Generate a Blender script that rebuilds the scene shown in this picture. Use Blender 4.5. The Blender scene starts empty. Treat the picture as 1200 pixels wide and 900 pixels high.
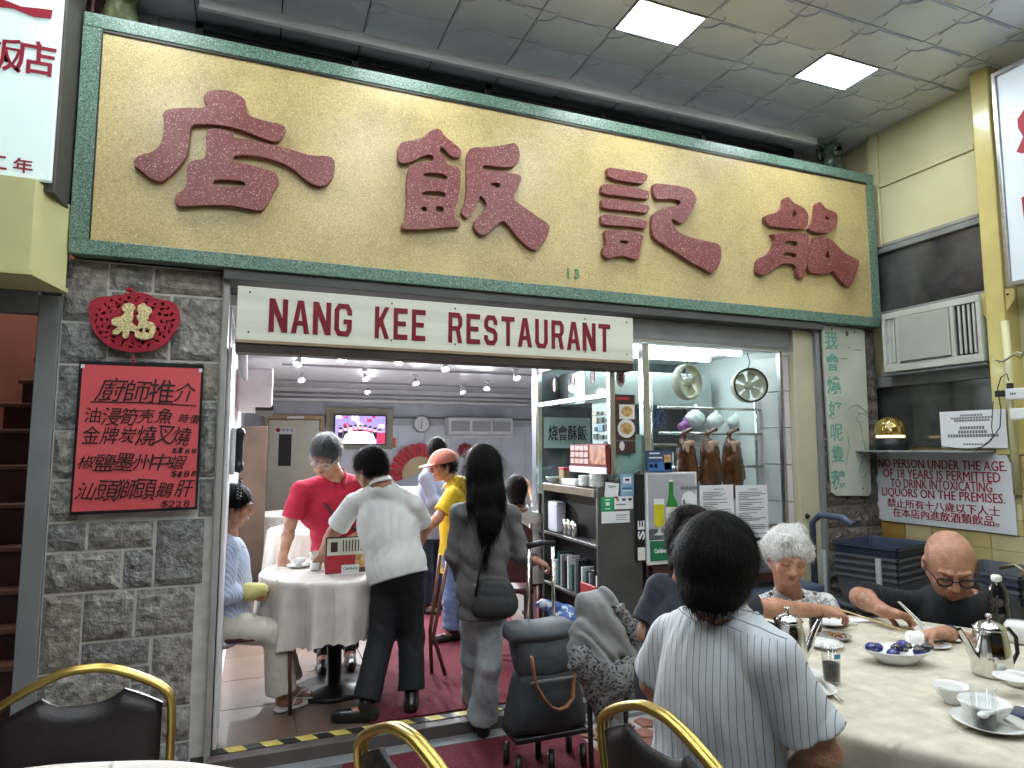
import bpy, bmesh, math, random
import numpy as np
from mathutils import Vector, Matrix, Euler
random.seed(7)
C = bpy.context.scene.collection
sc = bpy.context.scene
# ---------------------------------------------------------------- camera, world, light level
CAMZ = 1.5
YAW, PIT, FPX = math.radians(21.4), math.radians(5.5), 760.0
cam = bpy.data.objects.new('camera', bpy.data.cameras.new('camera')); C.objects.link(cam)
cam.location = (0, 0, CAMZ); cam.rotation_euler = (math.radians(90) + PIT, 0, -YAW)
cam.data.sensor_width = 36; cam.data.lens = FPX / 1200 * 36; cam.data.clip_end = 200; cam.data.clip_start = 0.05
sc.camera = cam
world = bpy.data.worlds.new('World'); sc.world = world; world.use_nodes = True
_wn = world.node_tree.nodes; _sky = _wn.new('ShaderNodeTexSky'); _sky.sky_type = 'NISHITA'; _sky.sun_disc = False
_sky.sun_elevation = math.radians(-4); _sky.sun_rotation = math.radians(200)
world.node_tree.links.new(_sky.outputs[0], _wn['Background'].inputs[0]); _wn['Background'].inputs[1].default_value = 0.1
sc.view_settings.view_transform = 'Standard'; sc.view_settings.look = 'None'; sc.view_settings.gamma = 1
sc.view_settings.exposure = 0.35
PANEL, SPOT, BOOTH = 34.0, 118.0, 12.0      # brightness of canopy panels, of track spots, of booth tubes
# ---------------------------------------------------------------- view geometry used only for measuring the photograph
_fw = Vector((math.sin(YAW)*math.cos(PIT), math.cos(YAW)*math.cos(PIT), math.sin(PIT)))
_rt = Vector((math.cos(YAW), -math.sin(YAW), 0)); _up = _rt.cross(_fw)
def ray(x, y): return _fw + _rt*((x-600)/FPX) - _up*((y-450)/FPX)
def PY(x, y, Y): r = ray(x, y); return Vector((0, 0, CAMZ)) + r*(Y/r.y)
def PX(x, y, X): r = ray(x, y); return Vector((0, 0, CAMZ)) + r*(X/r.x)
def PZ(x, y, Z): r = ray(x, y); return Vector((0, 0, CAMZ)) + r*((Z-CAMZ)/r.z)
V = Vector
# ---------------------------------------------------------------- object helpers
def tag(o, label=None, cat=None, group=None, kind=None):
    if label: o['label'] = label
    if cat: o['category'] = cat
    if group: o['group'] = group
    if kind: o['kind'] = kind
    return o
def empty(name, loc, label=None, cat=None, group=None, rz=0):
    o = bpy.data.objects.new(name, None); C.objects.link(o); o.location = loc; o.rotation_euler = (0, 0, rz)
    o.empty_display_size = .1
    return tag(o, label, cat, group)
def attach(o, parent):
    C.objects.link(o)
    if parent is not None:
        o.parent = parent
        if parent.parent is None: o.location = -V(parent.location) if parent.rotation_euler.z == 0 else (0, 0, 0)
    return o
def copy_tree(o, loc=None, rz=None, label=None, parent=None):
    c = o.copy(); C.objects.link(c)
    if parent is not None: c.parent = parent
    for ch in [x for x in kids.get(o.name, [])]: copy_tree(ch, parent=c)
    if loc is not None: c.location = loc
    if rz is not None: c.rotation_euler = (0, 0, rz)
    if label: c['label'] = label
    return c
kids = {}
def index_kids():
    kids.clear()
    for o in C.objects:
        if o.parent: kids.setdefault(o.parent.name, []).append(o)
def obj_from(name, me, mats, parent=None, smooth=None):
    for m in (mats if isinstance(mats, (list, tuple)) else [mats]): me.materials.append(m)
    o = bpy.data.objects.new(name, me)
    if smooth is not None: me.polygons.foreach_set('use_smooth', [smooth]*len(me.polygons))
    return attach(o, parent)
class MB:
    def __init__(s): s.bm = bmesh.new(); s.mi = 0; s.sm = False
    def _f(s, vs):
        try:
            f = s.bm.faces.new(vs); f.material_index = s.mi; f.smooth = s.sm; return f
        except ValueError: return None
    def box(s, x0, x1, y0, y1, z0, z1, bev=0, M=None):
        t = bmesh.new()
        p = [t.verts.new(v) for v in [(x0,y0,z0),(x1,y0,z0),(x1,y1,z0),(x0,y1,z0),(x0,y0,z1),(x1,y0,z1),(x1,y1,z1),(x0,y1,z1)]]
        for q in [(0,3,2,1),(4,5,6,7),(0,1,5,4),(1,2,6,5),(2,3,7,6),(3,0,4,7)]: t.faces.new([p[i] for i in q])
        if bev: bmesh.ops.bevel(t, geom=list(t.edges), offset=bev, segments=2 if bev > .008 else 1, affect='EDGES', profile=.6)
        return s.merge(t, M)
    def merge(s, t, M=None):
        mp = {}
        for v in t.verts: mp[v] = s.bm.verts.new(M @ v.co if M else v.co)
        for f in t.faces: s._f([mp[v] for v in f.verts])
        t.free(); return s
    def tube(s, pts, r, n=10, cap=True, closed=False, flat=1.0):
        pts = [V(p) for p in pts]; rs = r if isinstance(r, (list, tuple)) else [r]*len(pts)
        rings = []; prev = None
        for i, p in enumerate(pts):
            if closed: d = pts[(i+1) % len(pts)] - pts[i-1]
            else: d = pts[min(i+1, len(pts)-1)] - pts[max(i-1, 0)]
            d.normalize()
            if prev is None: u = d.cross(V((0, 0, 1)) if abs(d.z) < .9 else V((1, 0, 0)))
            else: u = prev - d*prev.dot(d)
            u.normalize(); prev = u; w = d.cross(u)
            rings.append([s.bm.verts.new(p + (u*math.cos(a) + w*math.sin(a)*flat)*rs[i]) for a in [2*math.pi*k/n for k in range(n)]])
        m = len(rings); old = s.sm; s.sm = n > 5
        for i in range(m if closed else m-1):
            A, B = rings[i], rings[(i+1) % m]
            for k in range(n): s._f([A[k], A[(k+1) % n], B[(k+1) % n], B[k]])
        s.sm = old
        if cap and not closed:
            s._f(list(reversed(rings[0]))); s._f(rings[-1])
        return s
    def lathe(s, prof, c=(0, 0, 0), n=24, sx=1, sy=1, M=None):
        rings = []; c = V(c)
        for r, z in prof:
            if r < 1e-5: rings.append([s.bm.verts.new(M @ V((0,0,z)) if M else c + V((0, 0, z)))])
            else:
                ring = []
                for k in range(n):
                    a = 2*math.pi*k/n; p = V((r*math.cos(a)*sx, r*math.sin(a)*sy, z))
                    ring.append(s.bm.verts.new(M @ p if M else c + p))
                rings.append(ring)
        old = s.sm; s.sm = True
        for A, B in zip(rings, rings[1:]):
            if len(A) == 1 and len(B) == 1: continue
            for k in range(n):
                if len(A) == 1: s._f([A[0], B[(k+1) % n], B[k]])
                elif len(B) == 1: s._f([A[k], A[(k+1) % n], B[0]])
                else: s._f([A[k], A[(k+1) % n], B[(k+1) % n], B[k]])
        s.sm = old; return s
    def poly(s, pts): s._f([s.bm.verts.new(p) for p in pts]); return s
    def prism(s, pts, d):
        d = V(d); a = [s.bm.verts.new(p) for p in pts]; b = [s.bm.verts.new(V(p)+d) for p in pts]; n = len(a)
        s._f(a); s._f(list(reversed(b)))
        for i in range(n): s._f([a[i], b[i], b[(i+1) % n], a[(i+1) % n]])
        return s
    def ball(s, c, r, n=12, sc=(1, 1, 1)):
        t = bmesh.new(); bmesh.ops.create_uvsphere(t, u_segments=n, v_segments=max(4, n//2), radius=r)
        old = s.sm; s.sm = True; s.merge(t, Matrix.Translation(V(c)) @ Matrix.Diagonal((*sc, 1))); s.sm = old; return s
    def build(s, name, mats, parent=None, fix=True):
        if fix: bmesh.ops.recalc_face_normals(s.bm, faces=list(s.bm.faces))
        me = bpy.data.meshes.new(name); s.bm.to_mesh(me); s.bm.free()
        return obj_from(name, me, mats, parent)
def rebase(o):                                   # put a single-mesh thing's origin at its base
    xs = [v.co for v in o.data.vertices]
    b = V(((min(v.x for v in xs)+max(v.x for v in xs))/2, (min(v.y for v in xs)+max(v.y for v in xs))/2, min(v.z for v in xs)))
    o.data.transform(Matrix.Translation(-b)); o.location = b
    return o
def bx(name, x0, x1, y0, y1, z0, z1, m, parent=None, bev=.004): return MB().box(x0, x1, y0, y1, z0, z1, bev).build(name, m, parent)
def frame_m(o, r, u):                             # local x -> r, local y -> u, local z -> r x u, at o
    r = V(r).normalized(); u = V(u).normalized(); w = r.cross(u)
    return Matrix.Translation(V(o)) @ Matrix(((r.x, u.x, w.x), (r.y, u.y, w.y), (r.z, u.z, w.z))).to_4x4()
_fonts = {}
def text(body, mat, o, r, u, w=None, h=None, parent=None, name='lettering', bold=0.0, ex=.0015, align='c', space=1.0, res=2):
    cu = bpy.data.curves.new('t', 'FONT'); cu.body = body; cu.offset = bold; cu.extrude = .01; cu.resolution_u = res
    cu.align_x = 'CENTER'; cu.space_character = space; cu.space_line = 1.0
    ob = bpy.data.objects.new('t', cu); C.objects.link(ob)
    me = bpy.data.meshes.new_from_object(ob.evaluated_get(bpy.context.evaluated_depsgraph_get()))
    bpy.data.objects.remove(ob); bpy.data.curves.remove(cu)
    n = len(me.vertices); co = np.empty(n*3, 'f'); me.vertices.foreach_get('co', co); co = co.reshape(-1, 3)
    lo, hi = co.min(0), co.max(0); sz = hi-lo; c = (lo+hi)/2
    sx = w/sz[0] if w else None; sy = h/sz[1] if h else None
    sx = sx or sy; sy = sy or sx
    co = (co-c)*np.array([sx, sy, ex/.01]); me.vertices.foreach_set('co', co.ravel().astype('f'))
    me.transform(frame_m(o, r, u)); me.name = name
    return obj_from(name, me, mat, parent, smooth=False)
def outline(polys, pt, mat, name, parent, ex, smooth=2, dirv=(0, -1, 0)):
    """flat cut-out shape from outlines (first solid, later ones may be holes) given through pt(), thickened along dirv"""
    cu = bpy.data.curves.new('c', 'CURVE'); cu.dimensions = '2D'; cu.fill_mode = 'BOTH'; cu.extrude = ex/2; bv = min(.0022, ex*.15); cu.bevel_depth = bv; cu.offset = -bv; cu.bevel_resolution = 1
    for pl in polys:
        q = [pt(*p) for p in pl]
        for _ in range(smooth):
            n = []
            for i in range(len(q)):
                a, b = q[i], q[(i+1) % len(q)]; n += [(a[0]*.78+b[0]*.22, a[1]*.78+b[1]*.22), (a[0]*.22+b[0]*.78, a[1]*.22+b[1]*.78)]
            q = n
        s = cu.splines.new('POLY'); s.points.add(len(q)-1); s.use_cyclic_u = True
        for i, p in enumerate(q): s.points[i].co = (p[0], p[1], 0, 1)
    ob = bpy.data.objects.new('t', cu); C.objects.link(ob)
    me = bpy.data.meshes.new_from_object(ob.evaluated_get(bpy.context.evaluated_depsgraph_get()))
    bpy.data.objects.remove(ob); me.name = name
    return me
# ---------------------------------------------------------------- materials
_mc = {}
def mat(name, col, rough=.6, metal=0, var=.12, scale=6, bump=0, bscale=40, emit=0, tr=0, coat=0, sub=0, stretch=None, var2=None, spec=.5, ior=1.45):
    if name in _mc: return _mc[name]
    m = bpy.data.materials.new(name); m.use_nodes = True; _mc[name] = m
    nt = m.node_tree; N, L = nt.nodes, nt.links; b = N['Principled BSDF']
    b.inputs['Roughness'].default_value = rough; b.inputs['Metallic'].default_value = metal
    b.inputs['Specular IOR Level'].default_value = spec; b.inputs['IOR'].default_value = ior
    if coat: b.inputs['Coat Weight'].default_value = coat; b.inputs['Coat Roughness'].default_value = .08
    if tr: b.inputs['Transmission Weight'].default_value = tr
    if sub: b.inputs['Subsurface Weight'].default_value = sub; b.inputs['Subsurface Radius'].default_value = (.012, .005, .003)
    tc = N.new('ShaderNodeTexCoord'); mp = N.new('ShaderNodeMapping'); L.new(tc.outputs['Object'], mp.inputs[0])
    if stretch: mp.inputs['Scale'].default_value = stretch
    no = N.new('ShaderNodeTexNoise'); no.inputs['Scale'].default_value = scale; no.inputs['Detail'].default_value = 5; L.new(mp.outputs[0], no.inputs[0])
    cr = N.new('ShaderNodeValToRGB'); L.new(no.outputs[0], cr.inputs[0])
    c2 = var2 or [min(1, c*(1+var*1.2)) for c in col]
    cr.color_ramp.elements[0].position = .3; cr.color_ramp.elements[1].position = .72
    cr.color_ramp.elements[0].color = (*[c*(1-var) for c in col], 1); cr.color_ramp.elements[1].color = (*c2, 1)
    L.new(cr.outputs[0], b.inputs['Base Color'])
    if bump:
        nb = N.new('ShaderNodeTexNoise'); nb.inputs['Scale'].default_value = bscale; nb.inputs['Detail'].default_value = 6; L.new(mp.outputs[0], nb.inputs[0])
        bu = N.new('ShaderNodeBump'); bu.inputs['Strength'].default_value = min(1, bump); bu.inputs['Distance'].default_value = .01*max(1, bump); L.new(nb.outputs[0], bu.inputs['Height']); L.new(bu.outputs[0], b.inputs['Normal'])
    if emit: b.inputs['Emission Color'].default_value = (*col, 1); b.inputs['Emission Strength'].default_value = emit
    m['_b'] = 1
    return m
def nodes(m): return m.node_tree.nodes, m.node_tree.links, m.node_tree.nodes['Principled BSDF']
def terrazzo(name, base, spk, dark, size=160, amt=.16, rough=.35, streak=0, grime=None):
    m = mat(name, base, rough, var=.12, scale=3); N, L, b = nodes(m)
    tc = N['Texture Coordinate']
    prev = N['Color Ramp'].outputs[0]
    if grime:
        g = N.new('ShaderNodeTexNoise'); g.inputs['Scale'].default_value = 1.7; g.inputs['Detail'].default_value = 8; g.inputs['Roughness'].default_value = .7; L.new(tc.outputs['Object'], g.inputs[0])
        r = N.new('ShaderNodeValToRGB'); r.color_ramp.elements[0].position = .48; r.color_ramp.elements[1].position = .78; L.new(g.outputs[0], r.inputs[0])
        mx = N.new('ShaderNodeMixRGB'); L.new(r.outputs[0], mx.inputs[0]); L.new(prev, mx.inputs[1]); mx.inputs[2].default_value = (*grime, 1); prev = mx.outputs[0]
    for i, (sz, col, t) in enumerate(((size, spk, amt), (size*.62, dark, amt*1.3), (size*1.7, [c*1.5 for c in base], .3))):
        vo = N.new('ShaderNodeTexVoronoi'); vo.inputs['Scale'].default_value = sz; L.new(tc.outputs['Object'], vo.inputs[0])
        sp = N.new('ShaderNodeSeparateColor'); L.new(vo.outputs['Color'], sp.inputs[0])
        lt = N.new('ShaderNodeMath'); lt.operation = 'LESS_THAN'; lt.inputs[1].default_value = t; L.new(sp.outputs[0], lt.inputs[0])
        mu = N.new('ShaderNodeMath'); mu.operation = 'MULTIPLY'; mu.inputs[1].default_value = .75 if i < 2 else .35; L.new(lt.outputs[0], mu.inputs[0])
        mx = N.new('ShaderNodeMixRGB'); L.new(mu.outputs[0], mx.inputs[0]); L.new(prev, mx.inputs[1]); mx.inputs[2].default_value = (*[min(1, c) for c in col], 1); prev = mx.outputs[0]
    L.new(prev, b.inputs['Base Color']); return m
def stripes(name, base, line, freq, axis, width=.12, rough=.8, axis2=None, freq2=None, sub=.0, distort=.0):
    """woven stripes: thin lines where frac(dot(p, axis)*freq) < width"""
    m = mat(name, base, rough, var=.05, scale=12, bump=.35, bscale=9); N, L, b = nodes(m)
    prev = N['Color Ramp'].outputs[0]; tc = N['Texture Coordinate']
    for ax, fr in ((axis, freq), (axis2, freq2)):
        if ax is None: continue
        src = tc.outputs['Object']
        d = N.new('ShaderNodeVectorMath'); d.operation = 'DOT_PRODUCT'; L.new(src, d.inputs[0]); d.inputs[1].default_value = ax
        mu = N.new('ShaderNodeMath'); mu.operation = 'MULTIPLY'; mu.inputs[1].default_value = fr; L.new(d.outputs['Value'], mu.inputs[0])
        if distort:
            n = N.new('ShaderNodeTexNoise'); n.inputs['Scale'].default_value = 7; L.new(src, n.inputs[0])
            ad = N.new('ShaderNodeMath'); ad.operation = 'MULTIPLY_ADD'; ad.inputs[1].default_value = distort; L.new(n.outputs[0], ad.inputs[0]); L.new(mu.outputs[0], ad.inputs[2]); mu = ad
        fr_ = N.new('ShaderNodeMath'); fr_.operation = 'FRACT'; L.new(mu.outputs[0], fr_.inputs[0])
        lt = N.new('ShaderNodeMath'); lt.operation = 'LESS_THAN'; lt.inputs[1].default_value = width; L.new(fr_.outputs[0], lt.inputs[0])
        mx = N.new('ShaderNodeMixRGB'); L.new(lt.outputs[0], mx.inputs[0]); L.new(prev, mx.inputs[1]); mx.inputs[2].default_value = (*line, 1); prev = mx.outputs[0]
    L.new(prev, b.inputs['Base Color']); return m
def yoke_stripes(name, base, line, f1, a1, f2, a2, z0, width=.13):
    m = stripes(name, base, line, f1, a1, width, distort=.5); N, L, b = nodes(m); tc = N['Texture Coordinate']
    mx = [n for n in N if n.bl_idname == 'ShaderNodeMixRGB'][0]; old = mx.inputs[0].links[0].from_socket
    d = N.new('ShaderNodeVectorMath'); d.operation = 'DOT_PRODUCT'; L.new(tc.outputs['Object'], d.inputs[0]); d.inputs[1].default_value = a2
    mu = N.new('ShaderNodeMath'); mu.operation = 'MULTIPLY'; mu.inputs[1].default_value = f2; L.new(d.outputs['Value'], mu.inputs[0])
    fr = N.new('ShaderNodeMath'); fr.operation = 'FRACT'; L.new(mu.outputs[0], fr.inputs[0]); lt = N.new('ShaderNodeMath'); lt.operation = 'LESS_THAN'; lt.inputs[1].default_value = width; L.new(fr.outputs[0], lt.inputs[0])
    sp = N.new('ShaderNodeSeparateXYZ'); L.new(tc.outputs['Object'], sp.inputs[0]); gt = N.new('ShaderNodeMath'); gt.operation = 'GREATER_THAN'; gt.inputs[1].default_value = z0; L.new(sp.outputs[2], gt.inputs[0])
    mm = N.new('ShaderNodeMix'); mm.data_type = 'FLOAT'; L.new(gt.outputs[0], mm.inputs[0]); L.new(old, mm.inputs[2]); L.new(lt.outputs[0], mm.inputs[3]); L.new(mm.outputs[0], mx.inputs[0]); return m
def creases(m, pitch=.34, off=(.07, .11), depth=.004):
    """pressed fold lines of a laundered cloth, as relief"""
    N, L, b = nodes(m); tc = N['Texture Coordinate']; bu = [n for n in N if n.bl_idname == 'ShaderNodeBump'][0]; sp = N.new('ShaderNodeSeparateXYZ'); L.new(tc.outputs['Object'], sp.inputs[0]); acc = None
    no = N.new('ShaderNodeTexNoise'); no.inputs['Scale'].default_value = 3
    for i in range(2):
        a = N.new('ShaderNodeMath'); a.operation = 'MULTIPLY_ADD'; a.inputs[1].default_value = 1/pitch; a.inputs[2].default_value = off[i]; L.new(sp.outputs[i], a.inputs[0])
        j = N.new('ShaderNodeMath'); j.operation = 'MULTIPLY_ADD'; j.inputs[1].default_value = .05; L.new(no.outputs[0], j.inputs[0]); L.new(a.outputs[0], j.inputs[2])
        p = N.new('ShaderNodeMath'); p.operation = 'PINGPONG'; p.inputs[1].default_value = .5; L.new(j.outputs[0], p.inputs[0])
        r = N.new('ShaderNodeMapRange'); r.inputs[1].default_value = 0; r.inputs[2].default_value = .035; r.inputs[3].default_value = 1; r.inputs[4].default_value = 0; L.new(p.outputs[0], r.inputs[0])
        if acc is None: acc = r
        else: s_ = N.new('ShaderNodeMath'); s_.operation = 'MAXIMUM'; L.new(acc.outputs[0], s_.inputs[0]); L.new(r.outputs[0], s_.inputs[1]); acc = s_
    b2 = N.new('ShaderNodeBump'); b2.inputs['Distance'].default_value = depth; L.new(acc.outputs[0], b2.inputs['Height']); L.new(bu.outputs[0], b2.inputs['Normal']); L.new(b2.outputs[0], b.inputs['Normal'])
def blotch(name, cols, scale, rough=.85, bump=.3):
    m = mat(name, cols[0], rough, scale=scale, bump=bump, bscale=20); N, L, b = nodes(m)
    cr = N['Color Ramp'].color_ramp; cr.interpolation = 'CONSTANT'
    while len(cr.elements) > 1: cr.elements.remove(cr.elements[0])
    cr.elements[0].position = 0; cr.elements[0].color = (*cols[0], 1)
    for i, c in enumerate(cols[1:]):
        e = cr.elements.new(.40 + .17*i/max(1, len(cols)-2) if len(cols) > 2 else .5); e.color = (*c, 1)
    return m
def glassy(name, tint=(1, 1, 1), refl=.1, rough=.02):
    if name in _mc: return _mc[name]
    m = bpy.data.materials.new(name); m.use_nodes = True; N, L = m.node_tree.nodes, m.node_tree.links; N.clear(); _mc[name] = m
    o = N.new('ShaderNodeOutputMaterial'); t = N.new('ShaderNodeBsdfTransparent'); g = N.new('ShaderNodeBsdfGlossy'); x = N.new('ShaderNodeMixShader'); f = N.new('ShaderNodeLayerWeight')
    t.inputs[0].default_value = (*tint, 1); g.inputs['Roughness'].default_value = rough; f.inputs[0].default_value = refl*.5
    n = N.new('ShaderNodeTexNoise'); n.inputs['Scale'].default_value = 4; mu = N.new('ShaderNodeMath'); mu.operation = 'MULTIPLY'
    f.inputs[0].default_value = refl*.28; L.new(f.outputs['Facing'], mu.inputs[0]); ma = N.new('ShaderNodeMath'); ma.operation = 'MULTIPLY_ADD'; ma.inputs[1].default_value = .4; ma.inputs[2].default_value = .8; L.new(n.outputs[0], ma.inputs[0]); L.new(ma.outputs[0], mu.inputs[1])
    L.new(mu.outputs[0], x.inputs[0]); L.new(t.outputs[0], x.inputs[1]); L.new(g.outputs[0], x.inputs[2]); L.new(x.outputs[0], o.inputs[0]); return m
white_paint = mat('white paint', (.72, .73, .72), .5, var=.05, bump=.05)
room_white = mat('room wall white', (.72, .73, .74), .5, var=.06)
steel = mat('brushed steel', (.5, .5, .5), .28, 1, var=.12, scale=30, bump=.04)
dark_steel = mat('dull steel', (.13, .13, .125), .45, .7, var=.2, scale=5, bump=.06)
chrome = mat('polished steel', (.72, .71, .69), .12, 1, var=.06, scale=8, bump=.12, bscale=14)
black = mat('black plastic', (.012, .012, .013), .4, var=.2)
dark = mat('dark void metal', (.012, .012, .014), .5, var=.2)
gold = mat('brass tube', (.50, .36, .10), .30, .9, var=.12, scale=12)
grey_paint = mat('grey painted metal', (.20, .21, .21), .5, var=.12, scale=4, bump=.05)
yellow_wall = mat('yellow enamel wall', (.64, .585, .33), .42, var=.07, scale=2, bump=.06, bscale=6, var2=(.70, .65, .40))
cream = mat('cream panel', (.52, .47, .33), .5, var=.08, scale=3)
pale_yellow = mat('pale yellow box', (.60, .57, .28), .5, var=.06, scale=3)
china = mat('white china', (.74, .75, .72), .18, var=.03, coat=.3)
ivory = mat('ivory plastic', (.62, .60, .50), .45, var=.06)
red_ink = mat('red ink', (.33, .012, .03), .5, var=.1)
black_ink = mat('black ink', (.012, .012, .012), .6, var=.05)
grey_ink = mat('grey ink', (.16, .16, .17), .7, var=.1)
paper = mat('white paper', (.72, .73, .74), .6, var=.03)
skin = mat('skin', (.44, .20, .125), .39, var=.2, scale=22, bump=.4, bscale=110, sub=.05, var2=(.54, .29, .19))
skin_pale = mat('pale skin', (.52, .29, .2), .5, var=.1, scale=14, bump=.12, bscale=60, sub=.12, var2=(.58, .34, .24))
lip = mat('lip', (.36, .11, .09), .45, var=.1)
hair_black = mat('black hair', (.005, .0045, .005), .6, spec=.1, var=.4, scale=50, bump=.8, bscale=75, stretch=(3, 3, .25), var2=(.013, .012, .012))
hair_grey = mat('greying hair', (.018, .02, .024), .5, var=.6, scale=60, bump=1.0, bscale=70, stretch=(3, 3, .6), var2=(.10, .11, .12))
hair_white = mat('white hair', (.74, .73, .69), .6, var=.35, scale=55, bump=1.0, bscale=60, stretch=(2, 2, .7), var2=(.82, .81, .77))
hair_brown = mat('dark brown hair', (.014, .009, .007), .6, spec=.12, var=.4, scale=50, bump=.9, bscale=60, stretch=(3, 3, .4))
pane = glassy('window pane', (.93, .98, .97), .12)
clear = glassy('drinking glass', (.96, .97, .97), .25)
# ---------------------------------------------------------------- organic surfaces: blended shapes on a grid, skinned into one continuous mesh
A = lambda v: np.array(v, dtype=np.float32)
class Vol:
    def __init__(s, pts, res, pad=.16):
        p = np.array([list(q) for q in pts]); s.lo = p.min(0)-pad; hi = p.max(0)+pad; s.r = res
        s.n = np.ceil((hi-s.lo)/res).astype(int)+1; s.d = np.full(s.n, .25, np.float32)
    def blk(s, lo, hi, m):
        i0 = np.maximum(0, np.floor((lo-m-s.lo)/s.r).astype(int)); i1 = np.minimum(s.n, np.ceil((hi+m-s.lo)/s.r).astype(int)+1)
        if (i1 <= i0).any(): return None, None
        g = [(s.lo[a]+np.arange(i0[a], i1[a])*s.r).astype(np.float32) for a in range(3)]
        P = (g[0][:, None, None], g[1][None, :, None], g[2][None, None, :])
        return tuple(slice(i0[a], i1[a]) for a in range(3)), P
    def put(s, sl, d, k, op='u'):
        o = s.d[sl]
        if op == 'u':
            if k > 0: h = np.maximum(k-np.abs(o-d), 0)/k; s.d[sl] = np.minimum(o, d)-h*h*k*.25
            else: s.d[sl] = np.minimum(o, d)
        else:
            d = -d
            if k > 0: h = np.maximum(k-np.abs(o-d), 0)/k; s.d[sl] = np.maximum(o, d)+h*h*k*.25
            else: s.d[sl] = np.maximum(o, d)
    def cone(s, a, b, ra, rb=None, k=.02, flat=None, cut=None, op='u'):
        rb = ra if rb is None else rb; a = A(a); b = A(b); R = max(ra, rb)
        if flat: R = R*max(1, flat[1])
        sl, P = s.blk(np.minimum(a, b), np.maximum(a, b), R+k+.01)
        if sl is None: return s
        q = [P[i]-a[i] for i in range(3)]; ab = b-a; L2 = max(1e-9, float(ab@ab))
        t = np.clip((q[0]*ab[0]+q[1]*ab[1]+q[2]*ab[2])/L2, 0, 1)
        e = [q[i]-ab[i]*t for i in range(3)]
        l2 = e[0]**2+e[1]**2+e[2]**2; f = 1
        if flat:
            dv = A(flat[0]); dv = dv/np.linalg.norm(dv); c = e[0]*dv[0]+e[1]*dv[1]+e[2]*dv[2]; f = flat[1]
            l2 = l2 + c*c*(1/(f*f)-1)
        d = (np.sqrt(np.maximum(l2, 0))-(ra+(rb-ra)*t))*(min(1, f))
        if cut:
            u = ab/math.sqrt(L2)
            if 'b' in cut: d = np.maximum(d, (P[0]-b[0])*u[0]+(P[1]-b[1])*u[1]+(P[2]-b[2])*u[2])
            if 'a' in cut: d = np.maximum(d, -(q[0]*u[0]+q[1]*u[1]+q[2]*u[2]))
        s.put(sl, d, k, op); return s
    def ell(s, c, rad, ax=None, k=.02, op='u'):
        c = A(c); R = max(rad); sl, P = s.blk(c, c, R+k+.01)
        if sl is None: return s
        ax = ax or ((1, 0, 0), (0, 1, 0), (0, 0, 1)); t = 0
        q = [P[i]-c[i] for i in range(3)]
        g = 0
        for r, u in zip(rad, ax):
            w = (q[0]*u[0]+q[1]*u[1]+q[2]*u[2])/r; t = t+w*w; g = g+(w/r)**2
        k0 = np.sqrt(t); d = k0*(k0-1)/np.maximum(np.sqrt(g), 1e-4)
        s.put(sl, d.astype(np.float32), k, op); return s
    def plane(s, p, n, k=.0):                       # cut away everything on the +n side
        p = A(p); n = A(n); n = n/np.linalg.norm(n); g = [(s.lo[i]+np.arange(s.n[i])*s.r).astype(np.float32)-p[i] for i in range(3)]
        d = g[0][:, None, None]*n[0]+g[1][None, :, None]*n[1]+g[2][None, None, :]*n[2]
        s.d = np.maximum(s.d, d).astype(np.float32); return s
    def wrinkle(s, amp, f=14, seed=1, dirs=None, power=1):
        rn = np.random.RandomState(seed); g = [(s.lo[i]+np.arange(s.n[i])*s.r).astype(np.float32) for i in range(3)]
        X, Y, Z = g[0][:, None, None], g[1][None, :, None], g[2][None, None, :]; acc = 0
        wx = .035*np.sin(9*Y+7*Z+seed)+.02*np.sin(21*Z+13*X); wz = .035*np.sin(8*X-6*Y+seed*2)+.02*np.sin(19*X+17*Y)
        for i in range(4):
            d = A(dirs[i % len(dirs)]) if dirs else A(rn.normal(size=3)); d = d/np.linalg.norm(d)+A(rn.normal(size=3))*.22
            ph = (X+wx)*d[0]+Y*d[1]+(Z+wz)*d[2]
            v = np.sin(ph*f*(1+.45*i)*2+rn.rand()*6)
            v = 1-np.abs(v)*2 if i % 2 else v
            acc = acc+v*(.8**i)
        s.d = (s.d+amp*acc*.5).astype(np.float32); return s
    def mesh(s, name, m, parent=None, flipn=False):
        d = s.d; ins = d < 0
        c = ins[:-1, :-1, :-1].astype(np.int8)
        tot = np.zeros_like(c)
        for i in (0, 1):
            for j in (0, 1):
                for k in (0, 1): tot += ins[i:d.shape[0]-1+i, j:d.shape[1]-1+j, k:d.shape[2]-1+k]
        act = (tot > 0) & (tot < 8); idx = np.argwhere(act)
        if len(idx) == 0: return None
        vid = np.full(act.shape, -1, np.int32); vid[act] = np.arange(len(idx))
        cor = {}
        for i in (0, 1):
            for j in (0, 1):
                for k in (0, 1): cor[i, j, k] = d[idx[:, 0]+i, idx[:, 1]+j, idx[:, 2]+k]
        acc = np.zeros((len(idx), 3), np.float32); cnt = np.zeros(len(idx), np.float32)
        for a in range(3):
            for u in (0, 1):
                for w in (0, 1):
                    p0 = [u, w]; p0.insert(a, 0); p1 = list(p0); p1[a] = 1
                    v0, v1 = cor[tuple(p0)], cor[tuple(p1)]; x = (v0 < 0) != (v1 < 0)
                    t = np.where(x, v0/np.where(np.abs(v0-v1) < 1e-9, 1, v0-v1), 0)
                    e = np.array(p0, np.float32)[None]*x[:, None]; e[:, a] += t*x; acc += e; cnt += x
        pos = s.lo+(idx+acc/np.maximum(cnt, 1)[:, None])*s.r
        quads = []
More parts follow.
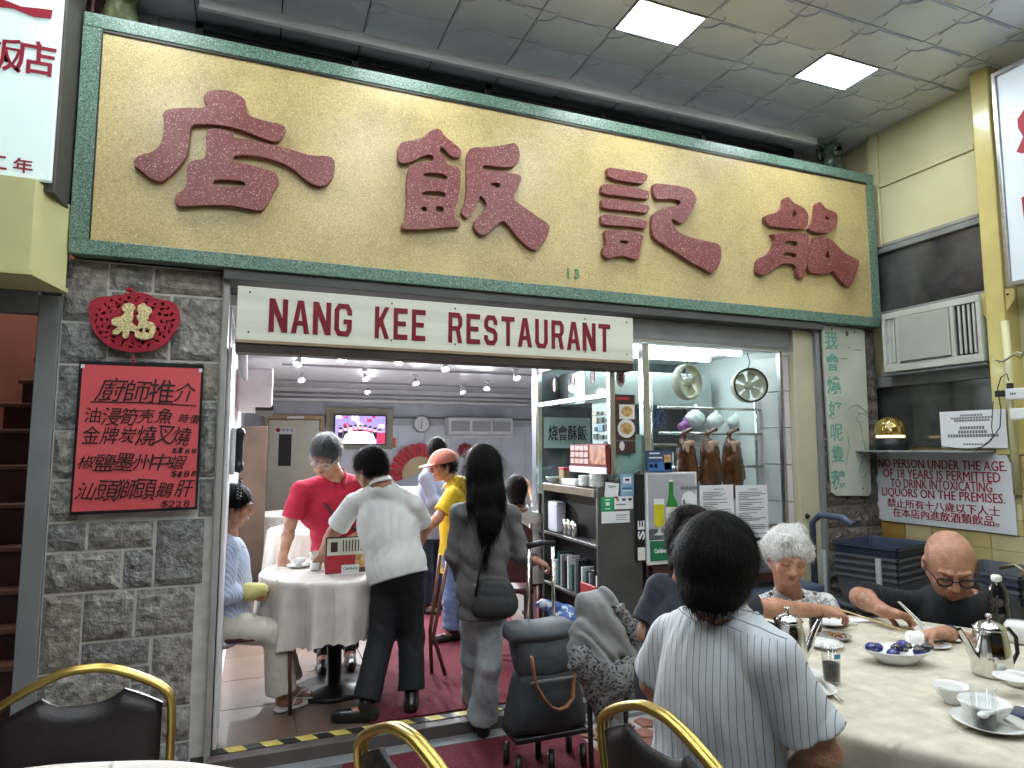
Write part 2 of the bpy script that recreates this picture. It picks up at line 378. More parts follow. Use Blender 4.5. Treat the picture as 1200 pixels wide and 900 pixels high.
        for a in range(3):
            b, e = [(1, 2), (2, 0), (0, 1)][a]
            sl0 = [slice(1, -1)]*3; sl0[a] = slice(0, -1); sl1 = list(sl0); sl1[a] = slice(1, None)
            A0, A1 = ins[tuple(sl0)], ins[tuple(sl1)]; ch = np.argwhere(A0 != A1)
            if len(ch) == 0: continue
            fl = A0[tuple(ch.T)]; base = ch.copy(); base[:, b] += 1; base[:, e] += 1
            def g(db, de):
                q = base.copy(); q[:, b] -= db; q[:, e] -= de; return vid[tuple(q.T)]
            q = np.stack([g(1, 1), g(0, 1), g(0, 0), g(1, 0)], 1)
            q[~fl] = q[~fl][:, ::-1]; quads.append(q)
        q = np.concatenate(quads); q = q[(q >= 0).all(1)]
        # one light smoothing pass
        nb = np.zeros_like(pos); cn = np.zeros(len(pos))
        for i in range(4):
            np.add.at(nb, q[:, i], pos[q[:, (i+1) % 4]]); np.add.at(nb, q[:, i], pos[q[:, (i+3) % 4]]); np.add.at(cn, q[:, i], 2)
        pos = pos*.55+nb/np.maximum(cn, 1)[:, None]*.45
        me = bpy.data.meshes.new(name); me.vertices.add(len(pos)); me.vertices.foreach_set('co', pos.astype('f').ravel())
        me.loops.add(q.size); me.loops.foreach_set('vertex_index', q.astype('i').ravel()); me.polygons.add(len(q))
        me.polygons.foreach_set('loop_start', np.arange(0, q.size, 4, dtype='i')); me.update(calc_edges=True)
        return obj_from(name, me, m, parent, smooth=True)
def unit(v): return V(v).normalized()
def hand(v, w, d, pn, curl=.5, side=1, s=1.0, spread=.16):
    """palm + five bent fingers: w wrist, d pointing direction, pn palm normal (where the palm faces), side +1/-1 puts the thumb"""
    w = V(w); d = unit(d); pn = unit(V(pn)-d*V(pn).dot(d)); a = d.cross(pn)*side
    pc = w+d*.045*s; v.cone(w-d*.01, w+d*.03*s, .024*s, .027*s, k=.015, flat=(pn, .72))
    v.cone(pc-a*.018*s, pc+a*.018*s, .024*s, .024*s, k=.015, flat=(pn, .55)); v.cone(pc+d*.024*s-a*.026*s, pc+d*.024*s+a*.026*s, .014*s, k=.012, flat=(pn, .8))
    for i, (o, L) in enumerate(((.030, .070), (.0105, .078), (-.0095, .072), (-.028, .058))):
        p = w+d*(.078-.004*abs(i-1.2))*s+a*o*s; dd = unit(d+a*(o*spread*14)); L *= s; ang = curl*(.75+.12*i)
        r = [.0084, .0077, .0070, .0060]
        for j, fr in enumerate((.45, .30, .25)):
            ca, sa = math.cos(ang*(j+.6)), math.sin(ang*(j+.6)); e = p+(dd*ca+pn*sa)*L*fr
            v.cone(p, e, r[j]*s, r[j+1]*s, k=.002); p = e
    t0 = w+d*.018*s+a*.020*s; t1 = t0+(a*.55+d*.65+pn*.35).normalized()*.036*s; t2 = t1+(a*.15+d*.8+pn*(.3+curl*.5)).normalized()*.028*s; t3 = t2+(d*.8+pn*(.4+curl*.5)-a*.1).normalized()*.022*s
    v.cone(t0, t1, .015*s, .0115*s, k=.008); v.cone(t1, t2, .0110*s, .0095*s, k=.004); v.cone(t2, t3, .0095*s, .0078*s, k=.003)
def head(v, c, F, s=1.0, roll=0, female=False, neck=None, up=(0, 0, 1)):
    F = unit(F); R = unit(F.cross(V(up))); U = R.cross(F)
    if roll: q = Matrix.Rotation(roll, 3, F); R = q @ R; U = q @ U
    c = V(c); ax = (tuple(R), tuple(F), tuple(U)); p = lambda r, f, u: c+(R*r+F*f+U*u)*s
    v.ell(p(0, -.012, .022), (.076*s, .096*s, .088*s), ax, k=.01)
    v.ell(p(0, .030, -.020), (.061*s, .064*s, .080*s), ax, k=.03)
    v.ell(p(0, .040, -.076), (.040*s, .042*s, .032*s), ax, k=.03); v.ell(p(0, .072, -.094), (.018*s, .014*s, .013*s), k=.015)
    for e in (-1, 1):
        v.cone(p(e*.056, .0, -.045), p(e*.030, .05, -.088), .018*s, .014*s, k=.02)
        v.ell(p(e*.031, .101, .008), (.017*s, .016*s, .012*s), ax, k=.012, op='s')
        v.ell(p(e*.031, .078, .006), (.0155*s, .0145*s, .0125*s), ax, k=.003)
        v.cone(p(e*.012, .088, .026), p(e*.046, .078, .027), .0085*s, .006*s, k=.010)
        v.ell(p(e*.038, .068, -.030), (.022*s, .018*s, .020*s), ax, k=.015)
        v.ell(p(e*.0125, .098, -.030), (.0085*s, .0095*s, .007*s), ax, k=.006)
        v.ell(p(e*.078, -.006, -.008), (.009*s, .018*s, .031*s), ax, k=.006); v.ell(p(e*.086, -.002, -.006), (.006*s, .009*s, .017*s), ax, k=.003, op='s')
    v.cone(p(0, .088, .020), p(0, .112, -.022), .0075*s, .0115*s, k=.010)
    v.cone(p(-.017, .086, -.053), p(.017, .086, -.053), .0085*s, k=.006); v.cone(p(-.014, .083, -.064), p(.014, .083, -.064), .0085*s, k=.006)
    v.cone(p(-.023, .094, -.0585), p(.023, .094, -.0585), .0022*s, k=.003, op='s')
    return p, ax
def face_bits(root, p, s=1.0, browm=None, lips=True, glasses=False, frame=None, res=.0035):
    m = MB()
    if browm:
        for e in (-1, 1): m.tube([p(e*.014, .097, .027), p(e*.03, .094, .033), p(e*.047, .082, .028)], [.0022*s, .003*s, .0015*s], 6, flat=.6)
        m.build('eyebrows', browm, root)
    m = MB()
    for e in (-1, 1): m.tube([p(e*.017, .0905, -.001), p(e*.031, .0945, -.0035), p(e*.045, .086, .000)], [.0008*s, .0014*s, .0008*s], 5)
    m.build('eyelashes', black_ink, root)
    if lips:
        m = MB(); m.tube([p(-.020, .089, -.0565), p(-.007, .0965, -.0535), p(0, .0965, -.055), p(.007, .0965, -.0535), p(.020, .089, -.0565)], [.0012*s, .003*s, .003*s, .003*s, .0012*s], 8)
        m.tube([p(-.018, .088, -.0605), p(0, .0955, -.064), p(.018, .088, -.0605)], [.0012*s, .0042*s, .0012*s], 8); m.build('lips', lip, root)
    if glasses:
        m = MB()
        for e in (-1, 1):
            q = [p(e*(.033+.024*math.cos(a)*(1 if abs(math.cos(a)) < .8 else .95)), .106-.006*abs(math.cos(a)), .002+.017*math.sin(a)) for a in [2*math.pi*k/16 for k in range(16)]]
            m.tube(q, .0031*s, 6, closed=True); m.tube([p(e*.058, .098, .008), p(e*.077, .05, .010), p(e*.084, -.005, .008)], .0024*s, 6)
        m.tube([p(-.010, .106, .008), p(0, .109, .010), p(.010, .106, .008)], .0022*s, 6)
        g = m.build('glasses', frame or black, root)
        m = MB()
        for e in (-1, 1): m.poly([p(e*(.033+.022*math.cos(a)), .104, .002+.015*math.sin(a)) for a in [2*math.pi*k/12 for k in range(12)]])
        m.build('lens', clear, g)
def axes(J):
    r = unit(V(J['shR'])-V(J['shL'])); u = unit((V(J['shR'])+V(J['shL']))*.5-V(J['pel'])); f = unit(u.cross(r)); r = unit(f.cross(u)); return r, f, u
def figure(label, J, shirt, pants=None, wd=None, base=None, res=.0075, s=1.0, sleeve='short', faceF=(0, 1, 0), hs=1.0, skinm=None, wr=.004, shoe=None, female=False, collar=True,
           hem=.0, girth=1.0, group=None, roll=0, brow=None, lips=True, glasses=False, frame=None, curl=(.5, .5), palms=None, legs=True, hemz=None, ank=.06, seed=3, sandals=False, headup=(0, 0, 1), shirtname='shirt', hdir=(None, None)):
    """one person: a continuous body mesh and clothing children"""
    J = {k: V(v) for k, v in J.items()}; r, f, u = axes(J); skinm = skinm or skin
    root = empty('person', base or (J['pel'].x, J['pel'].y, 0), label, 'person', group)
    sm = (J['shL']+J['shR'])*.5; pel = J['pel']; L = (sm-pel).length; ch = sm-u*.10; bl = pel+u*L*.42; ax = (tuple(r), tuple(f), tuple(u)); sw = (J['shR']-J['shL']).length*.5
    def torso(v, e, k=.04):
        v.ell(ch-u*.04, (sw*.90*girth+e, .112*girth*s+e, .20*s+e), ax, k=k); v.ell(bl, (.135*girth*s+e, .108*girth*s+e, .17*s+e), ax, k=k); v.ell(pel, (.155*girth*s+e, .118*girth*s+e, .13*s+e), ax, k=k)
        for q in ('shL', 'shR'): v.cone(J['neck']-u*.035, J[q]-u*.012, .046*s+e, .046*s+e*.9, k=k*.6)
    pts = [v_ for v_ in J.values()]
    b = Vol(pts, res, .17); torso(b, -.018)
    p, hax = head(b, J['head'], faceF, hs, roll, female, up=headup)
    b.cone(J['neck']-u*.02, p(0, -.022, -.055), .060*s, .054*hs, k=.02)
    for q in ('L', 'R'):
        if 'el'+q in J:
            b.cone(J['sh'+q], J['el'+q], .049*s, .038*s, k=.03); 
            if 'wr'+q in J:
                m_ = J['el'+q].lerp(J['wr'+q], .3); b.cone(J['el'+q], m_, .038*s, .038*s, k=.02); b.cone(m_, J['wr'+q], .038*s, .025*s, k=.02)
                dirn = hdir[0 if q == 'L' else 1] or (J['wr'+q]-J['el'+q]); pn = (palms or {}).get(q, (0, 0, -1))
                hand(b, J['wr'+q], dirn, pn, curl[0 if q == 'L' else 1], side=(-1 if q == 'L' else 1), s=s)
        if legs:
            b.cone(J['hip'+q], J['kn'+q], .074*s, .052*s, k=.03); b.cone(J['kn'+q], J['an'+q], .050*s, .036*s, k=.03)
            if 'to'+q in J:
                t = J['to'+q]; d = unit(t-J['an'+q]); b.cone(J['an'+q]-V((0, 0, .035)), t, .032*s, .026*s, k=.02)
                if sandals:
                    w = unit(V((t-J['an'+q]).cross(V((0, 0, 1)))));
                    for i in range(5): b.cone(t-w*(i-2)*.015, t-w*(i-2)*.017+unit(V((t.x-J['an'+q].x, t.y-J['an'+q].y, 0)))*(.040-.004*abs(i-1)), .011-.001*i, .008, k=.004)
    b.mesh('body', skinm, root)
    # shirt
    pts2 = [J[k] for k in J if k[:2] in ('sh', 'el', 'wr', 'ne')]+[pel-u*.12]
    v = Vol(pts2, res, .15); torso(v, .014)
    hb = pel-u*(.10+hem)
    v.cone(bl, hb, .150*girth*s, .165*girth*s, k=.03, flat=(f, .80))
    for q in ('L', 'R'):
        if 'el'+q not in J: continue
        e0 = J['sh'+q]; e1 = J['el'+q]
        if sleeve == 'short':
            e = e0.lerp(e1, .80); v.cone(e0-u*.01, e, .058*s, .069*s, k=.022, cut='b')
        else:
            v.cone(e0-u*.01, e1, .060*s, .055*s, k=.022)
            if 'wr'+q in J:
                t_ = {'long': .93, 'three': .55}[sleeve]; v.cone(e1, e1.lerp(J['wr'+q], t_), .054*s, .046*s, k=.03, cut='b')
    v.wrinkle(wr*.62, seed=seed, dirs=wd)
    # neck opening, arm ends and hem
    v.cone(J['neck']-u*.012, J['neck']+u*.2, .064*s, .10*s, k=.01, op='s')
    v.plane(hb, -u)
    sh = v.mesh(shirtname, shirt, root)
    if collar:
        m = MB(); n = 26; rings = [[], [], []]
        for i in range(n+1):
            a = -math.pi/2+.25+(2*math.pi-.5)*i/n if False else math.pi/2+.22+(2*math.pi-.44)*i/n
            o = r*math.cos(a)+f*math.sin(a); fr = max(0, math.sin(a))
            c0 = J['neck']+u*(.004-.05*fr)+o*(.063+.012*fr)*s; rings[0].append(m.bm.verts.new(c0)); rings[1].append(m.bm.verts.new(c0+u*(.026)-o*.007)); rings[2].append(m.bm.verts.new(c0+u*(-.008-.02*fr)+o*(.014+.02*fr)))
        m.sm = True
        for i in range(n):
            m._f([rings[0][i], rings[0][i+1], rings[1][i+1], rings[1][i]]); m._f([rings[1][i], rings[1][i+1], rings[2][i+1], rings[2][i]])
        cm = m.build('collar', shirt, root); md = cm.modifiers.new('s', 'SOLIDIFY'); md.thickness = .003
    if pants and legs:
        pp = [J[k] for k in J if k[:2] in ('hi', 'kn', 'an')]+[pel]
        v = Vol(pp, res, .15); v.ell(pel, (.163*girth*s, .126*girth*s, .13*s), ax, k=.03); v.cone(pel, pel+u*.07, .145*girth*s, .138*girth*s, k=.03, flat=(f, .82))
        for q in ('L', 'R'):
            v.cone(J['hip'+q], J['kn'+q], .090*s, .070*s, k=.04); an = J['kn'+q].lerp(J['an'+q], .94); v.cone(J['kn'+q], an, .070*s, ank*1.0, k=.03, cut='b')
        v.wrinkle(wr*.62, seed=seed+5); v.mesh('trousers', pants, root)
    if legs and shoe:
        for q in ('L', 'R'):
            if 'to'+q not in J: continue
            t = V(J['to'+q]); a_ = J['an'+q]; d = unit(V((t.x-a_.x, t.y-a_.y, 0))); gz = t.z-.028; heel = V((a_.x, a_.y, gz+.034))-d*.035; tip = V((t.x, t.y, gz+.030))+d*.02
            v = Vol([heel, tip, a_], .006, .08); v.cone(heel, tip, .036*s, .030*s, k=.02); v.cone(heel, a_, .038*s, .042*s, k=.02); v.cone(heel.lerp(tip, .4), heel.lerp(tip, .85), .036*s, .034*s, k=.01); v.plane((0, 0, gz), (0, 0, -1)); v.mesh('shoe', shoe, root)
    face_bits(root, p, hs, browm=brow, lips=lips, glasses=glasses, frame=frame)
    return root, p, hax, (r, f, u)
def hair_strands(o, p, hax, s, m, seed, slen, curly, w=.0011):
    """loose locks lying on the hair volume, so its outline frays as hair does"""
    me = o.data; n = len(me.vertices); co = np.empty(n*3, 'f'); me.vertices.foreach_get('co', co); co = co.reshape(-1, 3); no = np.empty(n*3, 'f'); me.vertex_normals.foreach_get('vector', no); no = no.reshape(-1, 3)
    rn = np.random.RandomState(seed); N = int(hair_strands.count); idx = rn.randint(0, n, N); P = co[idx]+no[idx]*-.001; Nn = no[idx]
    crown = np.array(p(0, -.045, .12)); U = np.array(hax[2]); d = (P-crown); d = d/(np.linalg.norm(d, axis=1, keepdims=True)+1e-6)*.8-U*.7+rn.normal(size=(N, 3))*(.22+curly); 
    if curly: d = rn.normal(size=(N, 3))-U*.5
    L = slen*s*rn.uniform(.5, 1.3, (N, 1)); steps = 4; V_ = []; cur = P.copy(); lift = rn.uniform(.0, .0035, (N, 1))
    for k in range(steps+1):
        t = d-(d*Nn).sum(1, keepdims=True)*Nn; t = t/(np.linalg.norm(t, axis=1, keepdims=True)+1e-6); side = np.cross(t, Nn)
        wd = w*(1-.75*k/steps)*rn.uniform(.7, 1.5, (N, 1)); V_ += [cur-side*wd, cur+side*wd]
        cur = cur+t*L/steps+Nn*lift*(1.2 if k < 2 else -.2)+rn.normal(size=(N, 3))*.0006; d = d-U*.25+(rn.normal(size=(N, 3))*curly if curly else 0)
        Nn = Nn+t*.0; Nn = Nn*.9+(cur-np.array(p(0, -.02, .0)))/.1*.1; Nn = Nn/np.linalg.norm(Nn, axis=1, keepdims=True)
    A_ = np.stack(V_, 1); q = []; base = np.arange(N)[:, None]*(2*(steps+1))
    for k in range(steps): q.append(base+np.array([2*k, 2*k+1, 2*k+3, 2*k+2])[None])
    q = np.concatenate(q); ms = bpy.data.meshes.new('hair_strands'); ms.vertices.add(len(A_)*2*(steps+1)); ms.vertices.foreach_set('co', A_.reshape(-1).astype('f')); ms.loops.add(q.size); ms.loops.foreach_set('vertex_index', q.astype('i').ravel()); ms.polygons.add(len(q)); ms.polygons.foreach_set('loop_start', np.arange(0, q.size, 4, dtype='i')); ms.update(calc_edges=True)
    h = obj_from('hair_strands', ms, m, o, smooth=True); h['kind'] = 'stuff'; return h
hair_strands.count = 2600
def hair_cap(root, p, hax, s, m, grow=.012, front=.055, line=.035, long=0, res=.006, wr=.003, bald=False, back=-.06, name='hair', extra=None, ear=False, vol_pts=None, seed=2, strands=900, slen=.05, curly=0):
    """hair as its own volume: a shell round the skull, cut back at the face"""
    v = Vol([p(0, 0, 0)]+(vol_pts or []), res, .2)
    v.ell(p(0, -.020, .030), ((.080+grow)*s, (.098+grow)*s, (.088+grow)*s), hax, k=.01)
    v.ell(p(0, -.045, -.010), ((.070+grow)*s, (.070+grow)*s, (.085+grow)*s), hax, k=.03)
    if extra: extra(v)
    v.wrinkle(wr*.5, f=26, seed=seed)
    R, F, U = [V(a) for a in hax]
    # face cut-outs
    v.ell(p(0, .115, -.060), (.085*s, .085*s, .112*s), hax, k=.015, op='s')
    for e in (-1, 1): v.ell(p(e*.09, .035, -.06), (.035*s, .042*s, .065*s), hax, k=.01, op='s')
    if back is not None: v.cone(p(0, -.03, back-.15), p(0, -.03, back-.45), .15*s, .15*s, k=.012, op='s')
    o = v.mesh(name, m, root)
    if strands: hair_strands(o, p, hax, s, m, seed, slen, curly)
    return o
# ================================================================ THE SETTING
F = 3.66; GZ = -.08
tile_floor = mat('brown floor tile', (.115, .074, .055), .30, var=.16, scale=5, bump=.05, coat=.15)
grout = mat('grout', (.06, .05, .045), .8)
carpet_m = mat('red carpet', (.10, .007, .017), .95, var=.3, scale=60, bump=.6, bscale=220, var2=(.15, .014, .027))
paver_m = mat('red paver', (.20, .085, .06), .75, var=.25, scale=9, bump=.3, bscale=60)
g = bx('ground', -6, 4.6, -5, F-.02, GZ-.3, GZ-.012, mat('paving bed', (.26, .25, .24), .85, bump=.3)); tag(g, kind='structure')
# crazy paving just outside the door
pm = []
for k in range(5):
    n = 5+k % 3; pts = []
    for i in range(n):
        a = 2*math.pi*i/n+random.uniform(-.25, .25); pts.append(V((.068*math.cos(a)*random.uniform(.85, 1.05), .062*math.sin(a)*random.uniform(.85, 1.05), 0)))
    q = MB(); q.prism(pts, (0, 0, .012)); me = bpy.data.meshes.new('paver'); bmesh.ops.recalc_face_normals(q.bm, faces=list(q.bm.faces)); q.bm.to_mesh(me); q.bm.free(); me.materials.append(paver_m); pm.append(me)
cnt = 0
for j in range(17):
    for i in range(24):
        x = -.55+i*.128+(j % 2)*.064+random.uniform(-.008, .008); y = F-.30-j*.112+random.uniform(-.006, .006)
        if .42 < x < 1.72 and y > 2.3: continue
        if cnt >= 290: break
        o = bpy.data.objects.new('paver', pm[random.randrange(5)]); C.objects.link(o); o.parent = g; o.location = (x, y, GZ-.012); o.rotation_euler = (0, 0, random.uniform(0, 6)); cnt += 1
tag(bx('kerb_strip', -.15, 3.6, F-.19, F-.10, GZ-.02, GZ+.012, grey_paint, bev=.003), kind='structure')
st = bx('entrance_step', -.17, 2.2, F-.10, F+.0, GZ-.02, -.004, mat('step face', (.10, .085, .08), .6, bump=.1), bev=.003); tag(st, kind='structure')
# hazard tape on the sill: alternating lozenges
blk, yel = mat('tape black', (.02, .02, .02), .5), mat('tape yellow', (.52, .42, .10), .55, var=.15)
x = -.16; i = 0
while x < 2.1:
    q = MB(); w = .085; q.prism([V((x, F-.03, -.002)), V((x+w, F-.03, -.002)), V((x+w-.03, F+.03, -.002)), V((x-.03, F+.03, -.002))], (0, 0, .003))
    q.build('tape_mark', (blk, yel)[i % 2], st); x += w; i += 1
fl = bx('floor', -.25, 5.0, F, 9.5, -.25, -.012, grout, bev=0); tag(fl, kind='structure')
tm = MB().box(-.248, .248, -.248, .248, 0, .012, .002); me = bpy.data.meshes.new('floor_tile'); tm.bm.to_mesh(me); tm.bm.free(); me.materials.append(tile_floor)
for i in range(9):
    for j in range(12):
        if (i > 4 and j > 1): continue
        o = bpy.data.objects.new('floor_tile', me); C.objects.link(o); o.parent = fl; o.location = (.0+.5*i, F+.285+.5*j, -.012)
tag(rebase(bx('floor_mat', .45, 1.70, 2.35, F-.20, GZ, GZ+.012, carpet_m, bev=.004)), 'dark red carpet mat lying outside the doorway under the shopping trolley', 'mat')
q = MB(); q.prism([V((.62, F+.04, 0)), V((1.62, F+.04, 0)), V((2.35, 6.2, 0)), V((1.25, 6.2, 0))], (0, 0, .010))
tag(rebase(q.build('carpet_runner', carpet_m)), 'dark red carpet runner leading inside from the taped doorway sill', 'carpet')
# ---------------------------------------------------------------- canopy ceiling
ceil_m = mat('grey ceiling tile', (.66, .71, .78), .34, .25, var=.10, scale=1.5)
CZ = 4.03
ceil = bx('ceiling', -6, 4.75, -4, 4.3, CZ+.016, CZ+.3, mat('ceiling void', (.05, .05, .055), .8), bev=0); tag(ceil, kind='structure')
def ceiling_tile_mesh(w, d):
    q = MB(); g_ = .004; q.box(-w/2+g_, w/2-g_, -d/2+g_, d/2-g_, 0, .014)
    pts = []; r = .075
    for cx, cy, a0 in ((w/2-.012, d/2-.012, math.pi), (w/2-.012, -d/2+.012, .5*math.pi), (-w/2+.012, -d/2+.012, 0), (-w/2+.012, d/2-.012, 1.5*math.pi)):
        rx, ry = r*1.2, r
        for k in range(5):
            a = a0+(math.pi/2)*((k if a0 == math.pi else 4-k) if False else k)/4; pts.append(V((cx+rx*math.cos(a), cy+ry*math.sin(a), -.009)))
    q.prism(pts, (0, 0, .009)); me = bpy.data.meshes.new('ceiling_tile'); bmesh.ops.recalc_face_normals(q.bm, faces=list(q.bm.faces)); q.bm.to_mesh(me); q.bm.free(); me.materials.append(ceil_m); return me
TW, TD = .47, .30; TX0, TY0 = .99, 3.84
ctm = ceiling_tile_mesh(TW, TD); nt_ = 0
panel_cells = [(2, -3), (5, -3), (-1, -3), (-4, -3)]+[(i, j) for j in (-7, -11, -15) for i in (-4, -1, 2, 5)]
cells = [(i, j) for i in range(-13, 8) for j in range(-25, 1) if (i, j) not in panel_cells]
cells.sort(key=lambda c: (abs(c[0]*TW-1.0)+abs(c[1]*TD+.3)))
for i, j in cells[:300]:
    o = bpy.data.objects.new('ceiling_tile', ctm); C.objects.link(o); o.parent = ceil
    o.location = (TX0+TW*(i+.5), TY0+TD*(j+.5), CZ+random.uniform(-.002, .002)); o.rotation_euler = (random.uniform(-.006, .006), random.uniform(-.006, .006), 0)
q = MB()
for i, j in cells[300:]: q.box(TX0+TW*i+.004, TX0+TW*(i+1)-.004, TY0+TD*j+.004, TY0+TD*(j+1)-.004, CZ, CZ+.014)
tag(q.build('ceiling_tiling', ceil_m, ceil), kind='stuff')
lit = mat('lit panel', (.88, .95, 1.0), .5, var=.01, emit=PANEL)
lab = {(2, -3): 'square lit ceiling panel, nearer the left of the two above the shop sign', (5, -3): 'square lit ceiling panel close to the yellow wall, right one of two'}
for i, j in panel_cells:
    x0, y0 = TX0+TW*i, TY0+TD*j
    L = empty('ceiling_light', (x0+TW/2, y0+TD/2, CZ), lab.get((i, j), 'lit canopy ceiling panel, '+{-3: 'row over the sign', -7: 'second row from the sign', -11: 'third row from the sign', -15: 'row farthest from the sign'}[j]+', '+{-4: 'leftmost', -1: 'second from left', 2: 'third from left', 5: 'rightmost'}[i]), 'light', 'lit panels in the canopy ceiling')
    q = MB(); x1, y1 = x0+TW, y0+TD; b_ = .014
    for a in ((x0+.002, x1-.002, y0+.002, y0+b_), (x0+.002, x1-.002, y1-b_, y1-.002), (x0+.002, x0+b_, y0+b_, y1-b_), (x1-b_, x1-.002, y0+b_, y1-b_)): q.box(*a, CZ-.006, CZ+.014)
    q.build('frame', steel, L); bx('diffuser', x0+b_, x1-b_, y0+b_, y1-b_, CZ-.001, CZ+.012, lit, L, 0)
tag(rebase(bx('ceiling_trim', -.39, 4.2, 3.838, 3.875, CZ-.062, CZ+.01, mat('bright trim', (.92, .93, .94), .3, var=.03), bev=.003)), 'thin white trim strip along the ceiling edge above the sign', 'trim')
# ---------------------------------------------------------------- upper wall over the sign ledge
uw = bx('upper_wall', -1.6, 4.75, 4.12, 4.25, 3.3, CZ+.3, mat('grey tile wall', (.34, .35, .36), .5, var=.08), bev=0); tag(uw, kind='structure')
for i in range(12):
    for j in range(3):
        x = -1.55+i*.31
        if -.45 < x+.15 < 4.1: continue
        bx('wall_tile', x, x+.30, 4.10, 4.12, 3.38+j*.22, 3.595+j*.22, mat('grey glazed tile', (.36, .37, .38), .3, var=.1), uw, .003)
for i in range(3):
    x = 4.10+i*.21
    for j in range(3): bx('wall_tile', x, x+.20, 4.10, 4.12, 3.38+j*.22, 3.595+j*.22, mat('grey glazed tile', (.36, .37, .38), .3), uw, .003)
wn = empty('clerestory_window', (1.8, 4.1, 3.6), 'long dark strip window in shadow above the sign ledge', 'window')
q = MB()
for i in range(6): x = -.40+i*.90; q.box(x-.02, x+.02, 4.02, 4.10, 3.56, 3.99)
q.box(-.42, 4.12, 4.02, 4.10, 3.52, 3.56); q.box(-.42, 4.12, 4.02, 4.10, 3.95, 3.99)
q.build('frame', mat('dark window frame', (.045, .047, .052), .45, .3), wn)
for i in range(5): x = -.40+i*.90; bx('pane', x+.02, x+.88, 4.05, 4.06, 3.56, 3.95, dark, wn, 0)
led = bx('sign_ledge', -.92, 4.55, F-.02, 4.12, 3.50, 3.60, mat('ledge concrete', (.2, .2, .19), .8, bump=.2), bev=.003); tag(led, kind='structure')
# ---------------------------------------------------------------- main sign
SX0, SX1, SZ0, SZ1, SY = -.865, 4.46, 2.415, 3.635, F-.10
sign = empty('shop_sign', (1.8, SY, SZ0), 'huge yellow terrazzo fascia with green border and four raised maroon characters', 'sign')
ter_y = terrazzo('yellow terrazzo', (.49, .385, .165), (.74, .66, .42), (.30, .22, .09), 300, .10, .30, grime=(.27, .20, .085))
ter_g = terrazzo('green terrazzo', (.10, .175, .13), (.36, .46, .38), (.02, .06, .04), 260, .16, .3, grime=(.15, .22, .17))
ter_r = terrazzo('maroon terrazzo', (.185, .046, .044), (.62, .40, .36), (.10, .025, .025), 230, .07, .4, grime=(.27, .11, .09))
B = .075
MB().box(SX0+B, SX1-B, SY+.012, F-.02, SZ0+B, SZ1-B).build('sign_field', ter_y, sign)
q = MB(); q.box(SX0, SX1, SY, F-.02, SZ1-B, SZ1, .004); q.box(SX0, SX1, SY, F-.02, SZ0, SZ0+B, .004); q.box(SX0, SX0+B*1.05, SY+.001, F-.021, SZ0+B, SZ1-B, 0); q.box(SX1-B, SX1, SY+.001, F-.021, SZ0+B, SZ1-B, 0)
q.build('sign_border', ter_g, sign)
q = MB(); e = .012
q.box(SX0+B*1.05, SX1-B, SY+.004, SY+.010, SZ1-B-e, SZ1-B-.001); q.box(SX0+B*1.05, SX0+B*1.05+.007, SY+.003, SY+.010, SZ0+B, SZ1-B-e)
q.build('brass_inlay', mat('dark inlay strip', (.03, .03, .025), .4, .5), sign)
def fac(px_, py_): p_ = PY(px_, py_, SY-.012); return (p_.x, p_.z)
z1 = lambda x, y: fac(x/3, y/3); z2 = lambda x, y: fac(400+x/3, y/3); z3 = lambda x, y: fac(680+x/3.529, 150+y/3.529)
